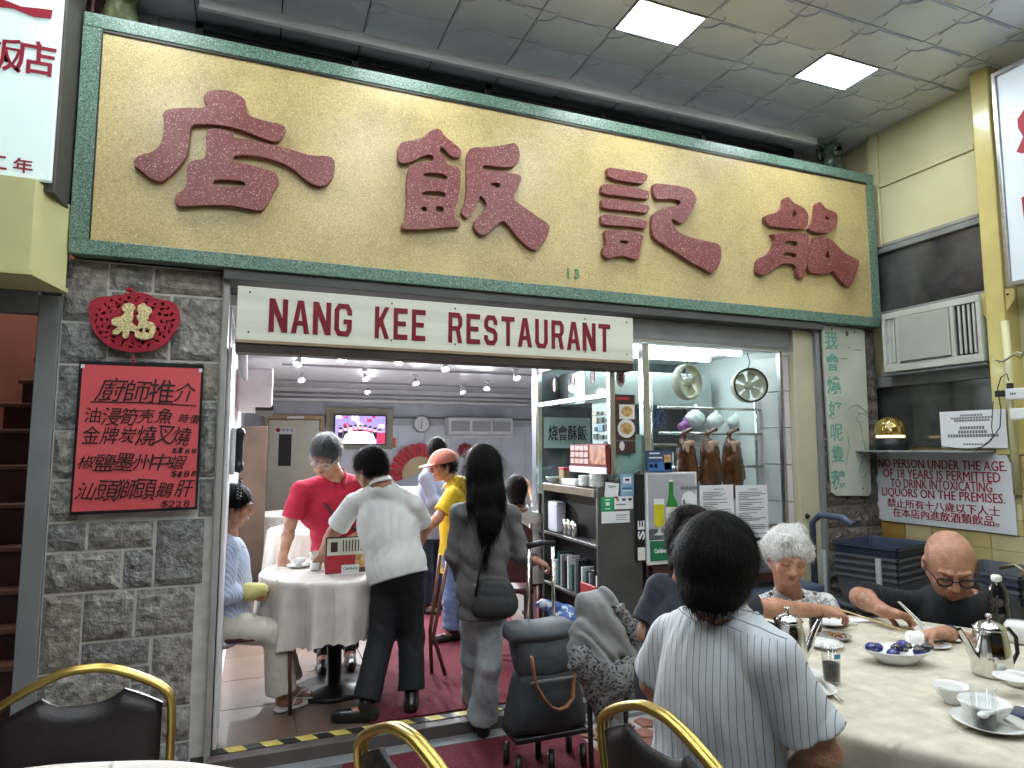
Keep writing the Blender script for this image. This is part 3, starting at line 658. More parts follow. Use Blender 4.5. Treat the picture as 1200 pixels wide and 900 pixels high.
CH = {
 'z1a': [[(712,345),(735,322),(770,318),(820,325),(860,350),(868,375),(865,403),(900,420),(995,440),(1008,460),(985,498),(960,502),(925,490),(850,460),(800,447),(740,440),(672,440),(668,480),(660,540),(640,580),(600,620),(570,643),(535,635),(500,605),(472,585),(470,565),(490,548),(530,540),(560,520),(575,480),(578,430),(572,400),(590,388),(640,382),(735,383)]],
 'z1b': [[(725,470),(740,455),(775,455),(820,470),(825,487),(870,492),(950,510),(1030,530),(1090,550),(1150,550),(1175,560),(1178,600),(1165,640),(1130,660),(1095,650),(1060,625),(1030,595),(980,570),(900,550),(820,548),(822,570),(870,580),(930,595),(970,610),(983,640),(960,680),(940,720),(920,745),(880,738),(800,722),(700,725),(630,730),(612,710),(620,685),(645,672),(658,650),(658,580),(680,565),(720,562),(728,530)], [(752,632),(860,638),(862,660),(750,655)]],
 'z2a': [[(325,455),(345,455),(365,485),(400,510),(420,530),(420,553),(400,558),(375,545),(355,520),(345,522),(345,545),(365,560),(372,583),(400,585),(418,600),(418,650),(410,700),(395,745),(400,770),(420,785),(415,800),(380,800),(300,808),(215,810),(208,795),(225,770),(230,700),(228,640),(235,590),(260,575),(325,570),(320,548),(300,545),(240,575),(205,577),(198,560),(200,508),(230,498),(280,490),(300,470)], [(287,610),(350,610),(372,625),(370,635),(290,625)], [(285,675),(350,675),(365,683),(363,697),(282,690)], [(280,730),(298,730),(298,747),(280,745)], [(330,727),(358,730),(358,748),(332,748)]],
 'z2b': [[(440,540),(455,520),(520,520),(580,510),(610,503),(625,530),(625,570),(605,590),(560,590),(495,582),(495,600),(560,605),(625,615),(632,630),(620,660),(600,700),(640,730),(690,765),(728,790),(730,810),(710,860),(685,882),(660,875),(620,840),(590,800),(565,775),(545,795),(510,828),(485,830),(462,800),(470,775),(500,740),(512,720),(495,695),(485,690),(475,720),(455,760),(440,772),(418,750),(425,735),(435,710),(440,660),(438,600)], [(515,645),(560,645),(550,668)]],
 'z3a': [[(108,170),(120,165),(275,190),(272,215),(255,235),(215,228),(115,212)]], 'z3b': [[(85,240),(100,230),(280,258),(283,290),(275,298),(180,285),(85,275)]],
 'z3c': [[(88,295),(100,292),(275,318),(285,335),(275,355),(200,345),(90,335),(85,315)]], 'z3d': [[(85,362),(100,358),(270,380),(272,410),(265,418),(190,408),(90,403),(83,380)]],
 'z3e': [[(98,425),(120,422),(240,435),(262,450),(250,480),(240,545),(215,545),(180,530),(145,533),(115,545),(92,530),(90,505),(105,480)], [(160,467),(195,468),(193,482),(163,480)]],
 'z3f': [[(298,235),(315,230),(430,245),(460,260),(478,290),(475,310),(455,350),(430,392),(410,398),(380,378),(372,380),(380,400),(400,430),(440,450),(520,470),(565,478),(580,500),(578,550),(560,590),(540,605),(500,580),(450,555),(400,520),(350,490),(310,465),(293,440),(293,370),(310,345),(350,330),(400,325),(415,310),(400,298),(360,295),(315,298),(300,280)]],
 'z3g': [[(840,290),(860,287),(875,310),(920,330),(940,360),(938,400),(925,418),(870,418),(790,410),(770,400),(758,370),(770,360),(815,350),(835,325)], [(880,335),(893,365),(868,372)]],
 'z3h': [[(975,310),(992,308),(1010,335),(1040,345),(1058,355),(1060,390),(1045,425),(1010,438),(960,432),(940,420),(950,405),(965,385),(970,340)], [(1005,365),(1027,378),(1015,385)]],
 'z3i': [[(785,435),(900,432),(935,440),(943,460),(935,520),(930,580),(922,620),(895,622),(888,565),(830,562),(800,580),(765,608),(740,610),(725,595),(732,540),(775,525),(800,490),(805,460)], [(845,468),(893,470),(893,490),(845,488)], [(840,515),(890,520),(888,538),(835,532)]],
 'z3j': [[(965,455),(985,447),(1030,458),(1060,490),(1100,525),(1145,545),(1150,560),(1135,610),(1115,655),(1095,655),(1065,625),(1042,590),(1025,600),(985,607),(945,598),(935,575),(935,540),(950,500)], [(1018,502),(1030,540),(1008,540)]]}
groups = (('z1a', 'z1b'), ('z2a', 'z2b'), ('z3a', 'z3b', 'z3c', 'z3d', 'z3e', 'z3f'), ('z3g', 'z3h', 'z3i', 'z3j'))
for gk in groups:
    ob = None
    for kk in gk:
        me = outline(CH[kk], {'1': z1, '2': z2, '3': z3}[kk[1]], ter_r, 'character', sign, .034, smooth=2 if kk[1] != '3' else 1)
        me.transform(Matrix.Translation((0, SY-.005, 0)) @ Matrix.Rotation(math.pi/2, 4, 'X'))
        if ob is None: bmj = bmesh.new()
        bmj.from_mesh(me); ob = 1; bpy.data.meshes.remove(me)
    me = bpy.data.meshes.new('character'); bmesh.ops.remove_doubles(bmj, verts=bmj.verts, dist=.0005); bmj.to_mesh(me); bmj.free(); obj_from('character', me, ter_r, sign, smooth=False)
p_ = PY(672, 320, SY); [text(d_, mat('green number', (.10, .22, .10), .5), (p_.x+o_, SY+.009, p_.z), (1, 0, 0), (0, 0, 1), h=.062, parent=sign, name='number', bold=.03) for d_, o_ in (('1', -.032), ('3', .028))]
# soffit, shutter housings
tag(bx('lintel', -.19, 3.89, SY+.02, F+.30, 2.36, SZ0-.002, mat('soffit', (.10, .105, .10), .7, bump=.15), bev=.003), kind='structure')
hs = empty('shutter_housing', (2.9, F+.03, 2.2), 'grey metal roller shutter housing above the roast meat window', 'shutter')
bx('housing_box', 2.30, 3.66, F+.02, F+.22, 2.215, 2.357, mat('shutter grey', (.23, .23, .235), .45, .3, bump=.04), hs); bx('guide_rail', 2.30, 3.66, F+.0, F+.05, 2.195, 2.213, steel, hs, .002)
# white name board
nk = empty('name_board', (1.06, F-.06, 2.04), 'cream board reading NANG KEE RESTAURANT in dark red block capitals', 'sign')
bx('board', -.12, 2.25, F-.075, F-.045, 2.04, 2.33, mat('name board face', (.62, .62, .52), .45, var=.12, scale=1.6, stretch=(.3, 1, 9), bump=.03), nk, .003)
bx('bottom_rail', -.12, 2.25, F-.07, F+.05, 1.985, 2.038, mat('rusty dark rail', (.045, .028, .02), .6, var=.4, bump=.3), nk, .003)
bx('bottom_edge', -.122, 2.252, F-.079, F-.06, 2.032, 2.05, mat('wooden edge', (.28, .20, .12), .6, var=.2), nk, .002)
nkred = mat('name board red', (.17, .006, .016), .35, var=.12)
GLY = {'N': [[(0,0),(0,1),(.3,1),(.72,.42),(.72,1),(1,1),(1,0),(.70,0),(.28,.58),(.28,0)]], 'A': [[(0,0),(.34,1),(.66,1),(1,0),(.72,0),(.65,.24),(.35,.24),(.28,0)], [(.5,.78),(.40,.38),(.60,.38)]],
 'G': [[(1,.66),(1,.80),(.80,1),(.20,1),(0,.80),(0,.20),(.20,0),(.80,0),(1,.20),(1,.52),(.52,.52),(.52,.37),(.73,.37),(.73,.24),(.65,.15),(.35,.15),(.27,.24),(.27,.76),(.35,.85),(.65,.85),(.73,.76),(.73,.66)]],
 'K': [[(0,0),(0,1),(.28,1),(.28,.62),(.68,1),(1,1),(.56,.56),(1,0),(.68,0),(.38,.40),(.28,.30),(.28,0)]], 'E': [[(0,0),(0,1),(1,1),(1,.84),(.3,.84),(.3,.58),(.88,.58),(.88,.43),(.3,.43),(.3,.16),(1,.16),(1,0)]],
 'R': [[(0,0),(0,1),(.78,1),(1,.84),(1,.58),(.82,.44),(1,0),(.70,0),(.54,.40),(.28,.40),(.28,0)], [(.28,.84),(.28,.55),(.66,.55),(.72,.62),(.72,.78),(.66,.84)]],
 'S': [[(.98,.70),(.98,.82),(.78,1),(.22,1),(0,.82),(0,.60),(.2,.46),(.66,.40),(.72,.34),(.72,.22),(.64,.15),(.36,.15),(.28,.22),(.28,.32),(0,.32),(0,.18),(.22,0),(.78,0),(1,.18),(1,.40),(.80,.55),(.34,.61),(.28,.66),(.28,.78),(.36,.85),(.64,.85),(.70,.78),(.70,.70)]],
 'T': [[(.36,0),(.36,.84),(0,.84),(0,1),(1,1),(1,.84),(.64,.84),(.64,0)]], 'U': [[(0,1),(0,.18),(.22,0),(.78,0),(1,.18),(1,1),(.72,1),(.72,.24),(.64,.15),(.36,.15),(.28,.24),(.28,1)]]}
for wd, x0, x1 in (('NANG', 313, 414), ('KEE', 437, 501), ('RESTAURANT', 523, 717)):
    a, b_ = PY(x0, 373, F-.076), PY(x1, 390, F-.076); n = len(wd); adv = (b_.x-a.x)/n
    for i, chx in enumerate(wd):
        w_ = adv*(.84 if chx in 'ANG' else .76); x_ = a.x+adv*i+(adv-w_)/2; me = outline(GLY[chx], lambda u, v: (x_+w_*u, 2.098+.178*v), nkred, 'letter', nk, .004, smooth=0)
        me.transform(Matrix.Translation((0, F-.0765, 0)) @ Matrix.Rotation(math.pi/2, 4, 'X')); obj_from('letter', me, nkred, nk, smooth=False)
q = MB()
for x in (-.06, .68, 1.05, 1.9, 2.2):
    for z in (2.09, 2.30): q.lathe([(0, .003), (.005, .002), (.005, 0)], M=Matrix.Translation((x, F-.075, z)) @ Matrix.Rotation(math.pi/2, 4, 'X'), n=8)
q.build('screw', dark, nk)
# ---------------------------------------------------------------- stone pillars, each block its own piece
def stone_pillar(label, x0, x1, ztop, rects, sm, mm, depth=.25):
    t = empty('stone_pillar', ((x0+x1)/2, F+.1, GZ), label, 'pillar')
    bx('mortar', x0, x1, F+.004, F+depth, GZ, ztop, mm, t, 0)
    for a, b_, c_, d_ in rects:
        if b_-a < .03 or d_-c_ < .03: continue
        q = bmesh.new(); nx, nz = max(2, int((b_-a)/.035)), max(2, int((d_-c_)/.035)); G = {}; gap = .0065
        hgt = random.uniform(.008, .02)
        for i in range(nx+1):
            for j in range(nz+1):
                ed = i in (0, nx) or j in (0, nz)
                G[i, j] = q.verts.new((a+gap+(b_-a-2*gap)*i/nx+(0 if ed else random.uniform(-.008, .008)), F-(.0 if ed else hgt+random.uniform(-.006, .006)), c_+gap+(d_-c_-2*gap)*j/nz+(0 if ed else random.uniform(-.008, .008))))
        for i in range(nx):
            for j in range(nz): q.faces.new([G[i, j], G[i+1, j], G[i+1, j+1], G[i, j+1]])
        bmesh.ops.triangulate(q, faces=q.faces)
        ring = [G[i, 0] for i in range(nx+1)]+[G[nx, j] for j in range(1, nz+1)]+[G[i, nz] for i in range(nx-1, -1, -1)]+[G[0, j] for j in range(nz-1, 0, -1)]
        bk = [q.verts.new((v.co.x, F+.006, v.co.z)) for v in ring]
        for i in range(len(ring)): k = (i+1) % len(ring); q.faces.new([ring[k], ring[i], bk[i], bk[k]])
        me = bpy.data.meshes.new('stone_block'); q.to_mesh(me); q.free(); obj_from('stone_block', me, random.choice(sm) if isinstance(sm, list) else sm, t, smooth=False)
    return t
stone_m = mat('rough granite', (.235, .22, .19), .85, var=.4, scale=30, bump=1.3, bscale=52, var2=(.42, .40, .35))
stone2_m = mat('brown granite', (.14, .12, .10), .85, var=.35, scale=36, bump=1.8, bscale=60, var2=(.23, .20, .17))
mortar = mat('pale mortar', (.56, .55, .51), .85, var=.12, scale=20)
mortar2 = mat('dark mortar', (.16, .15, .13), .85, var=.12, scale=20)
pil = [(75,127,303,378),(127,180,305,342),(180,262,308,345),(127,200,342,421),(200,262,345,421),(75,127,378,421),(72,93,421,505),(60,93,505,560),(58,93,560,606),(232,258,421,470),(232,258,470,560),(232,258,560,606),(93,239,421,430),
 (50,102,606,643),(102,181,606,643),(181,240,604,684),(44,143,645,692),(143,180,643,690),(38,96,693,785),(96,158,690,744),(158,229,686,742),(94,176,746,775),(176,226,744,826),(30,152,787,860),(152,176,775,800),(152,176,800,826),(152,188,826,868),(188,224,828,870),(20,110,860,930),(110,222,872,930)]
rects = []
for a, b_, c_, d_ in pil:
    ym = (c_+d_)/2
    def XX(px_): # world x of a pixel column measured at mid height
        return max(-.90, min(-.19, PY(px_, ym, F).x))
    xm = (a+b_)/2; rects.append((XX(a), XX(b_), max(GZ, PY(xm, d_, F).z), min(SZ0-.005, PY(xm, c_, F).z)))
# snap block edges so that neighbours share joints
zs = sorted(set(round(r[2], 3) for r in rects)|set(round(r[3], 3) for r in rects))
snap = {}
for z in zs:
    k = next((s for s in snap.values() if abs(s-z) < .03), z); snap[z] = k
rects = [(a if a > -.875 else -.90, b_ if b_ < -.215 else -.19, snap[round(c_, 3)], snap[round(d_, 3)]) for a, b_, c_, d_ in rects]
stone_pillar('grey rough stone pillar left of the doorway with the red menu poster', -.90, -.19, SZ0-.003, rects, [stone_m, stone_m, mat('warm rough granite', (.25, .215, .17), .85, var=.4, scale=26, bump=1.4, bscale=44, var2=(.40, .36, .30)), mat('grey rough granite', (.19, .19, .18), .85, var=.4, scale=34, bump=1.4, bscale=60, var2=(.34, .34, .32))], mortar)
rr = []
z = GZ
random.seed(11)
while z < 2.41:
    h = random.choice((.16, .22, .28, .19)); z2_ = min(2.41, z+h)
    if z2_-z < .06: break
    xs = [3.89, 3.89+random.uniform(.15, .28), 4.20+random.uniform(.02, .15), 4.50]
    for a, b_ in zip(xs, xs[1:]): rr.append((a, b_, z, z2_))
    z = z2_
stone_pillar('narrow brown stone pillar at the right behind the painted plank', 3.89, 4.50, SZ0-.003, rr, stone2_m, mortar2)
# door jambs
tag(rebase(bx('door_jamb', -.188, -.160, F-.03, F+.10, GZ, 2.36, mat('aluminium jamb', (.42, .41, .38), .4, .3, var=.15), bev=.002)), 'slim aluminium strip beside the stone pillar at the doorway edge', 'jamb')
jb = empty('folded_door', (-.14, F+.2, 0), 'worn white door leaf folded back against the left doorway side', 'panel')
bx('panel_face', -.155, -.135, F+.02, F+.36, 0, 2.02, mat('scuffed white panel', (.60, .60, .62), .45, var=.14, scale=3), jb)
tag(rebase(bx('door_post', 3.66, 3.885, F-.01, F+.12, GZ, 2.36, cream, bev=.004)), 'tall cream door panel with a round lock right of the roast window', 'panel')
q = MB(); q.ball((3.72, F-.018, 1.0), .016, 12); q.lathe([(.02, 0), (.02, .006), (0, .008)], M=Matrix.Translation((3.72, F-.008, 1.0)) @ Matrix.Rotation(math.pi/2, 4, 'X'), n=12); kn = q.build('door_lock', dark); tag(rebase(kn), 'round dark lock knob on the cream panel beside the roast window', 'lock')
tag(rebase(bx('guide_channel', 3.842, 3.878, F-.045, F-.012, GZ, 2.36, grey_paint, bev=.003)), 'grey steel shutter guide on the right of the cream panel', 'rail')
# ---------------------------------------------------------------- left side: stair entrance and neighbour's light box
jm = empty('stair_doorway', (-1.1, F, GZ), 'grey painted steel door frame at the foot of the red walled stairs', 'door frame')
bx('jamb_post', -.99, -.902, F-.012, F+.06, GZ, 2.22, grey_paint, jm); bx('lintel_bar', -2.6, -.991, F-.01, F+.06, 2.13, 2.24, grey_paint, jm)
rw_ = mat('salmon tile wall', (.42, .20, .16), .45, var=.14, scale=3, bump=.05)
st_b = bx('stair_wall', -2.7, -.93, 5.05, 5.15, GZ, 4.2, rw_, bev=0); tag(st_b, kind='structure')
sw = bx('stair_side_wall', -.918, -.905, F+.25, 5.05, GZ, 4.2, rw_, bev=0); tag(sw, kind='structure')
tag(bx('stair_left_wall', -2.72, -2.6, F, 5.05, GZ, 4.2, rw_, bev=0), kind='structure'); tag(bx('stair_ceiling', -2.7, -.91, F+.1, 5.15, 4.2, 4.3, room_white, bev=0), kind='structure')
stw = empty('staircase', (-1.8, F+.5, GZ), 'steep dark red brown stairs rising inside the left doorway', 'stairs')
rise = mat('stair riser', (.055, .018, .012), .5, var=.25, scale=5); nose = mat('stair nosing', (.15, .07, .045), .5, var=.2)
SYW = 5.05
for k, yy in enumerate((778, 735, 690, 640, 590, 545, 503)):
    y = F+.22+k*.11; z = PY(25, yy, y).z; zl = GZ if k == 0 else PY(25, (778, 735, 690, 640, 590, 545, 503)[k-1], y-.11).z
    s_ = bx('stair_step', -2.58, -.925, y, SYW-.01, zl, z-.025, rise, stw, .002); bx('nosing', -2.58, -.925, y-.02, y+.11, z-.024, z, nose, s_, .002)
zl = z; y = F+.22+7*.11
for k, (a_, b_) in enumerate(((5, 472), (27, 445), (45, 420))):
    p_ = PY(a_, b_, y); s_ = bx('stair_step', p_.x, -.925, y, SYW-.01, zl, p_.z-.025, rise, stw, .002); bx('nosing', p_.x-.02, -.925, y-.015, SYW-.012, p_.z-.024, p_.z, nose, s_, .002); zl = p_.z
sl = empty('added_stair_light', (-1.75, 4.6, 4.15), 'added unseen white batten light on the stairwell ceiling behind the left doorway', 'light')  # lamp added out of view to brighten the stairs and their wall
bx('batten', -2.3, -1.2, 4.57, 4.63, 4.14, 4.19, white_paint, sl); bx('tube', -2.25, -1.25, 4.58, 4.62, 4.11, 4.138, mat('stair tube', (1, .93, .85), .4, var=.01, emit=110), sl)
lb = empty('light_box_sign', (-1.6, 3.4, 2.2), 'tall white illuminated box sign with red characters at the left edge', 'sign')
bx('lit_face', -2.4, -.885, 3.30, 3.33, 2.66, 4.02, mat('lit white acrylic', (.74, .90, .88), .3, var=.03, emit=.22), lb)
bx('case', -2.4, -.875, 3.335, 3.60, 2.62, 4.02, mat('dark case', (.06, .055, .045), .5), lb)
pb = empty('sign_pelmet', (-1.6, 3.4, 2.2), 'pale yellow sheet metal box under the white light box sign', 'box')
q = MB(); q.prism([V((-2.4, 3.27, 2.25)), V((-.93, 3.27, 2.25)), V((-.87, 3.58, 2.25)), V((-2.4, 3.58, 2.25))], (0, 0, .40)); q.build('sheet_box', pale_yellow, pb)
q = MB(); q.prism([V((-2.4, 3.25, 2.225)), V((-.915, 3.25, 2.225)), V((-.86, 3.59, 2.225)), V((-2.4, 3.59, 2.225))], (0, 0, .022)); q.build('bottom_trim', pale_yellow, pb)
Yl = 3.297
for body, cx, cy, w, h in (('店', 42, 68, .24, .24), ('飯', 2, 62, .24, .24), ('年', 27, 194, .115, .10), ('二', -2, 190, .10, .09)):
    p_ = PY(cx, cy, Yl); text(body, red_ink, (p_.x, Yl, p_.z), (1, 0, 0), (0, 0, 1), w=w*.62, h=h*.66, parent=lb, bold=.012)
q = [PY(a, b_, Yl) for a, b_ in [(-25,-12),(0,-2),(25,8),(45,10),(62,12),(60,22),(40,20),(15,10),(-25,6)]]
MB().prism(q, (0, -.003, 0)).build('brush_stroke', red_ink, lb)
tag(rebase(bx('drain_pipe', -.905, -.872, F-.06, F-.02, GZ, 4.0, mat('dark pipe', (.045, .04, .035), .5), bev=.008)), 'dark narrow strip between the white light box and the big sign', 'pipe') if False else None
# ---------------------------------------------------------------- right wall
RX = 4.58
tag(bx('right_wall', RX+.05, RX+.3, -4, 4.2, GZ-.2, CZ+.2, yellow_wall, bev=0), kind='structure')
yp = empty('upper_panels', (RX, 3.2, 3.1), 'pair of yellow sheet panels on the right wall under the ceiling', 'panel')
bx('sheet_panel', RX, RX+.05, 2.86, 3.60, 3.60, CZ-.004, yellow_wall, yp); bx('sheet_panel', RX+.0, RX+.05, 2.86, 3.60, 3.10, 3.555, yellow_wall, yp)
bx('rail', RX-.015, RX+.045, 2.86, 3.60, 3.558, 3.597, yellow_wall, yp); bx('corner_post', RX-.02, RX+.05, 3.603, 3.68, 3.08, CZ-.005, yellow_wall, yp)
bx('rail', RX-.02, RX+.045, 2.86, 3.602, 3.07, 3.098, mat('panel bottom rail', (.3, .3, .26), .5), yp)
win = empty('side_window', (RX, 3.2, 2.0), 'dark glazed window around the air conditioner in the right wall', 'window')
bx('glass_pane', RX+.01, RX+.02, 2.84, 3.80, 2.56, 3.03, mat('dark glass', (.03, .034, .036), .08, var=.5, scale=3, var2=(.10, .105, .10), coat=.5), win, 0)
bx('glass_pane', RX+.01, RX+.02, 2.84, 3.84, 1.50, 1.98, mat('dark glass', (.03, .034, .036), .08), win, 0)
fm = mat('grey window frame', (.24, .245, .235), .5, var=.12)
bx('frame_bar', RX-.02, RX+.045, 2.84, 3.84, 3.025, 3.068, fm, win); bx('frame_bar', RX-.02, RX+.045, 2.84, 3.84, 2.50, 2.555, fm, win); bx('frame_bar', RX-.03, RX+.045, 2.84, 3.84, 1.96, 2.05, fm, win); bx('frame_bar', RX-.02, RX+.045, 3.80, 3.845, 1.50, 1.959, fm, win)
# air conditioner
ac = empty('air_conditioner', (4.42, 3.1, 2.03), 'cream window air conditioner on brackets in the right wall', 'air conditioner')
acm = mat('aged cream plastic', (.50, .52, .46), .45, var=.08); acd = mat('air conditioner grey', (.40, .42, .36), .5, var=.06)
AX = 4.40
bx('casing', AX+.02, RX+.04, 2.80, 3.50, 2.06, 2.495, acm, ac, .01)
q = MB(); q.box(AX, AX+.02, 2.79, 3.51, 2.455, 2.50, .004); q.box(AX, AX+.02, 2.79, 3.51, 2.055, 2.11, .004); q.box(AX, AX+.02, 2.79, 2.815, 2.11, 2.455); q.box(AX, AX+.02, 3.485, 3.51, 2.11, 2.455); q.box(AX, AX+.02, 2.965, 2.99, 2.11, 2.455); q.box(AX, AX+.02, 3.375, 3.40, 2.11, 2.455); q.build('front_frame', acm, ac)
bx('front_panel', AX-.012, AX+.012, 2.995, 3.37, 2.12, 2.45, acd, ac, .006)
for y in (2.83, 2.862, 2.894, 2.926): bx('louver', AX+.004, AX+.019, y, y+.014, 2.12, 2.45, acm, ac, .003)
for y in (3.415, 3.45): bx('louver', AX+.004, AX+.019, y, y+.012, 2.12, 2.45, acm, ac, .003)
bx('vent_recess', AX+.0195, AX+.021, 2.816, 2.964, 2.11, 2.455, dark, ac, 0)
tag(rebase(bx('bracket_shelf', 4.42, RX-.025, 2.79, 3.55, 2.03, 2.052, grey_paint, bev=.003)), 'grey steel ledge carrying the cream air conditioner', 'shelf')
# yellow post, pipe and right light box
yc = empty('yellow_post', (4.5, 2.77, GZ), 'thick yellow painted steel post on the right wall', 'post')
bx('post', 4.43, RX+.045, 2.655, 2.775, 1.445, CZ-.003, mat('yellow gloss paint', (.62, .53, .20), .25, var=.08, coat=.4), yc, .012)
q = MB(); q.prism([V((4.445, 2.86, 2.50)), V((4.445, 2.74, 2.52)), V((4.445, 2.60, 2.50)), V((4.445, 2.60, 2.44)), V((4.445, 2.70, 2.30)), V((4.445, 2.75, 2.30)), V((4.445, 2.86, 2.45))], (.012, 0, 0)); q.build('gusset_plate', mat('yellow gloss paint', (.62, .53, .20)), yc)
q = MB()
for y, z in ((2.82, 2.47), (2.64, 2.47), (2.73, 2.34)): q.ball((4.444, y, z), .008, 8)
q.build('bolt', dark, yc)
tag(rebase(MB().tube([(4.43, 2.66, 2.3), (4.43, 2.66, 1.8), (4.43, 2.66, 1.2)], .022, 12).build('conduit_pipe', yellow_wall)), 'vertical yellow painted conduit beside the post at the right', 'pipe')
rs = empty('side_light_box', (4.3, 2.3, 2.5), 'white light box sign with red brush marks at the right edge', 'sign')
bx('lit_face', 4.34, 4.36, 1.2, 2.55, 2.52, 3.86, mat('pale acrylic', (.62, .68, .72), .35, var=.04, emit=.12), rs)
q = MB(); q.box(4.325, 4.40, 2.551, 2.575, 2.49, 3.89, .003); q.box(4.325, 4.40, 1.2, 2.55, 2.49, 2.518, .003); q.box(4.325, 4.40, 1.2, 2.55, 3.862, 3.89, .003); q.build('frame', steel, rs)
for yy, zz, pts in ((0, 0, [(1192, 140), (1200, 128), (1215, 130), (1215, 172), (1198, 180), (1191, 178), (1199, 160), (1193, 150)]), (0, 0, [(1197, 232), (1215, 220), (1215, 260), (1200, 258)])):
    MB().prism([PX(a, b_, 4.338) for a, b_ in pts], (.002, 0, 0)).build('brush_stroke', red_ink, rs)
tag(bx('window_pier', RX-.012, RX+.049, 2.2, 2.838, 1.442, CZ-.004, yellow_wall, bev=0), kind='structure')
# lower wall tiles
LX = 4.462
lt = bx('tiled_wall', LX, RX+.045, 1.2, F-.002, GZ, 1.44, mat('tile bedding', (.36, .30, .16), .7), bev=0); tag(lt, kind='structure')
tmm = [mat('yellow wall tile', (.50, .40, .17), .25, var=.12, scale=5), mat('ochre wall tile', (.36, .22, .055), .25, var=.15, scale=5), mat('pale wall tile', (.56, .48, .27), .25, var=.1, scale=5)]
meshes = []
for m_ in tmm:
    q = MB(); q.box(-.008, 0, -.0985, .0985, -.0485, .0485, .002); me = bpy.data.meshes.new('wall_tile'); q.bm.to_mesh(me); q.bm.free(); me.materials.append(m_); meshes.append(me)
for i in range(12):
    for j in range(13):
        z = 1.39-j*.10; y = 3.555-i*.20
        if z < .1: continue
        o = bpy.data.objects.new('wall_tile', meshes[random.choice((0, 0, 1, 2, 2, 0))]); C.objects.link(o); o.parent = lt; o.location = (LX, y, z)
# bar counter body of street behind camera, left wall of canopy
tag(bx('left_canopy_wall', -6.1, -6.0, -5, 4.2, GZ-.2, CZ+.3, mat('street wall', (.3, .29, .27), .7), bev=0), kind='structure')
tag(bx('shop_front_wall', -6, -2.6, F, F+.2, GZ-.2, CZ+.2, mat('street wall', (.3, .29, .27), .7), bev=0), kind='structure')
tag(bx('stair_over_wall', -2.6, -.93, F+.02, F+.2, 2.24, CZ+.2, mat('street wall', (.3, .29, .27), .7), bev=0), kind='structure')
# ================================================================ INTERIOR
BY = 9.4; IZ = 2.30
tag(bx('interior_left_wall', -.35, -.16, F+.38, BY, 0, IZ, room_white, bev=0), kind='structure')
tag(bx('interior_ceiling', -.35, 5.0, F+.30, BY+.1, IZ, IZ+.12, mat('dim ceiling', (.56, .57, .60), .5, var=.05), bev=0), kind='structure')
tag(bx('interior_right_wall', 4.9, 5.0, F+.3, BY, 0, IZ, room_white, bev=0), kind='structure')
tag(bx('shop_divider_wall', 3.66, 3.9, F+.13, 5.1, 0, IZ, room_white, bev=0), kind='structure')
bw = bx('interior_back_wall', -.35, 5.0, BY, BY+.1, 0, IZ, mat('wall grout', (.42, .44, .5), .7), bev=0); tag(bw, kind='structure')
wtile = mat('white glazed wall tile', (.60, .63, .70), .22, var=.05, scale=2, coat=.2)
q = MB(); q.box(-.198, .198, -.012, 0, -.148, .148, .002); wme = bpy.data.meshes.new('wall_tile'); q.bm.to_mesh(wme); q.bm.free(); wme.materials.append(wtile)
for i in range(13):
    for j in range(6):
        x = .90+.4*i-.0
        if x > 4.8: continue
        o = bpy.data.objects.new('wall_tile', wme); C.objects.link(o); o.parent = bw; o.location = (x, BY, .16+.3*j)
tag(rebase(bx('wall_trim', .78, 4.88, BY-.03, BY-.013, 1.905, 1.93, mat('trim dark', (.12, .12, .13), .4), bev=.002)), 'thin dark trim line high across the tiled back wall', 'trim')
bx_ = empty('ceiling_bulkhead', (2.4, BY-.2, 2.1), 'boxed white bulkhead with pipes along the top of the back wall', 'bulkhead')
bx('bulkhead_box', .0, 4.85, BY-.25, BY-.001, 2.12, IZ-.003, room_white, bx_)
q = MB()
for z in (2.16, 2.22): q.tube([(.0, BY-.27, z), (4.8, BY-.27, z)], .014, 8)
q.tube([(-.13, F+.5, 2.24), (-.13, BY-.3, 2.24)], .016, 8); q.tube([(-.13, F+.5, 2.19), (-.13, BY-.3, 2.19)], .012, 8)
q.build('pipe', mat('grey pipe', (.30, .30, .33), .5), bx_)
# restroom door
dr = empty('back_door', (.47, BY-.03, 0), 'pale door with a tall dark glass slit in the back wall', 'door')
woodf = mat('tan door frame', (.36, .27, .17), .5, var=.15)
bx('door_leaf', .14, .80, BY-.05, BY-.018, 0, 1.86, mat('pale door', (.55, .54, .45), .45, var=.06), dr); bx('door_frame', .08, .135, BY-.07, BY-.013, 0, 1.93, woodf, dr); bx('door_frame', .805, .86, BY-.07, BY-.013, 0, 1.93, woodf, dr); bx('door_frame', .136, .804, BY-.07, BY-.013, 1.865, 1.93, woodf, dr)
p0, p1 = PY(327, 509, BY-.05), PY(338, 546, BY-.05)
bx('glass_slit', p0.x, p1.x+.03, BY-.056, BY-.051, p1.z, p0.z, dark, dr, .001)
p0 = PY(308, 560, BY-.05); bx('push_plate', p0.x-.03, p0.x+.03, BY-.058, BY-.051, p0.z-.10, p0.z+.16, steel, dr, .002); MB().ball((p0.x, BY-.075, p0.z), .018, 10).build('knob', steel, dr)
p0 = PY(334, 504, BY-.05); s_ = bx('door_sign', p0.x-.13, p0.x+.13, BY-.06, BY-.051, p0.z-.042, p0.z+.042, paper, dr, .001)
MB().lathe([(.03, 0), (.03, .003), (0, .003)], M=Matrix.Translation((p0.x-.09, BY-.061, p0.z)) @ Matrix.Rotation(math.pi/2, 4, 'X'), n=14).build('badge', red_ink, s_)
text('洗手間', mat('blue ink', (.03, .06, .2), .5), (p0.x+.03, BY-.0615, p0.z), (1, 0, 0), (0, 0, 1), w=.16, h=.05, parent=s_)
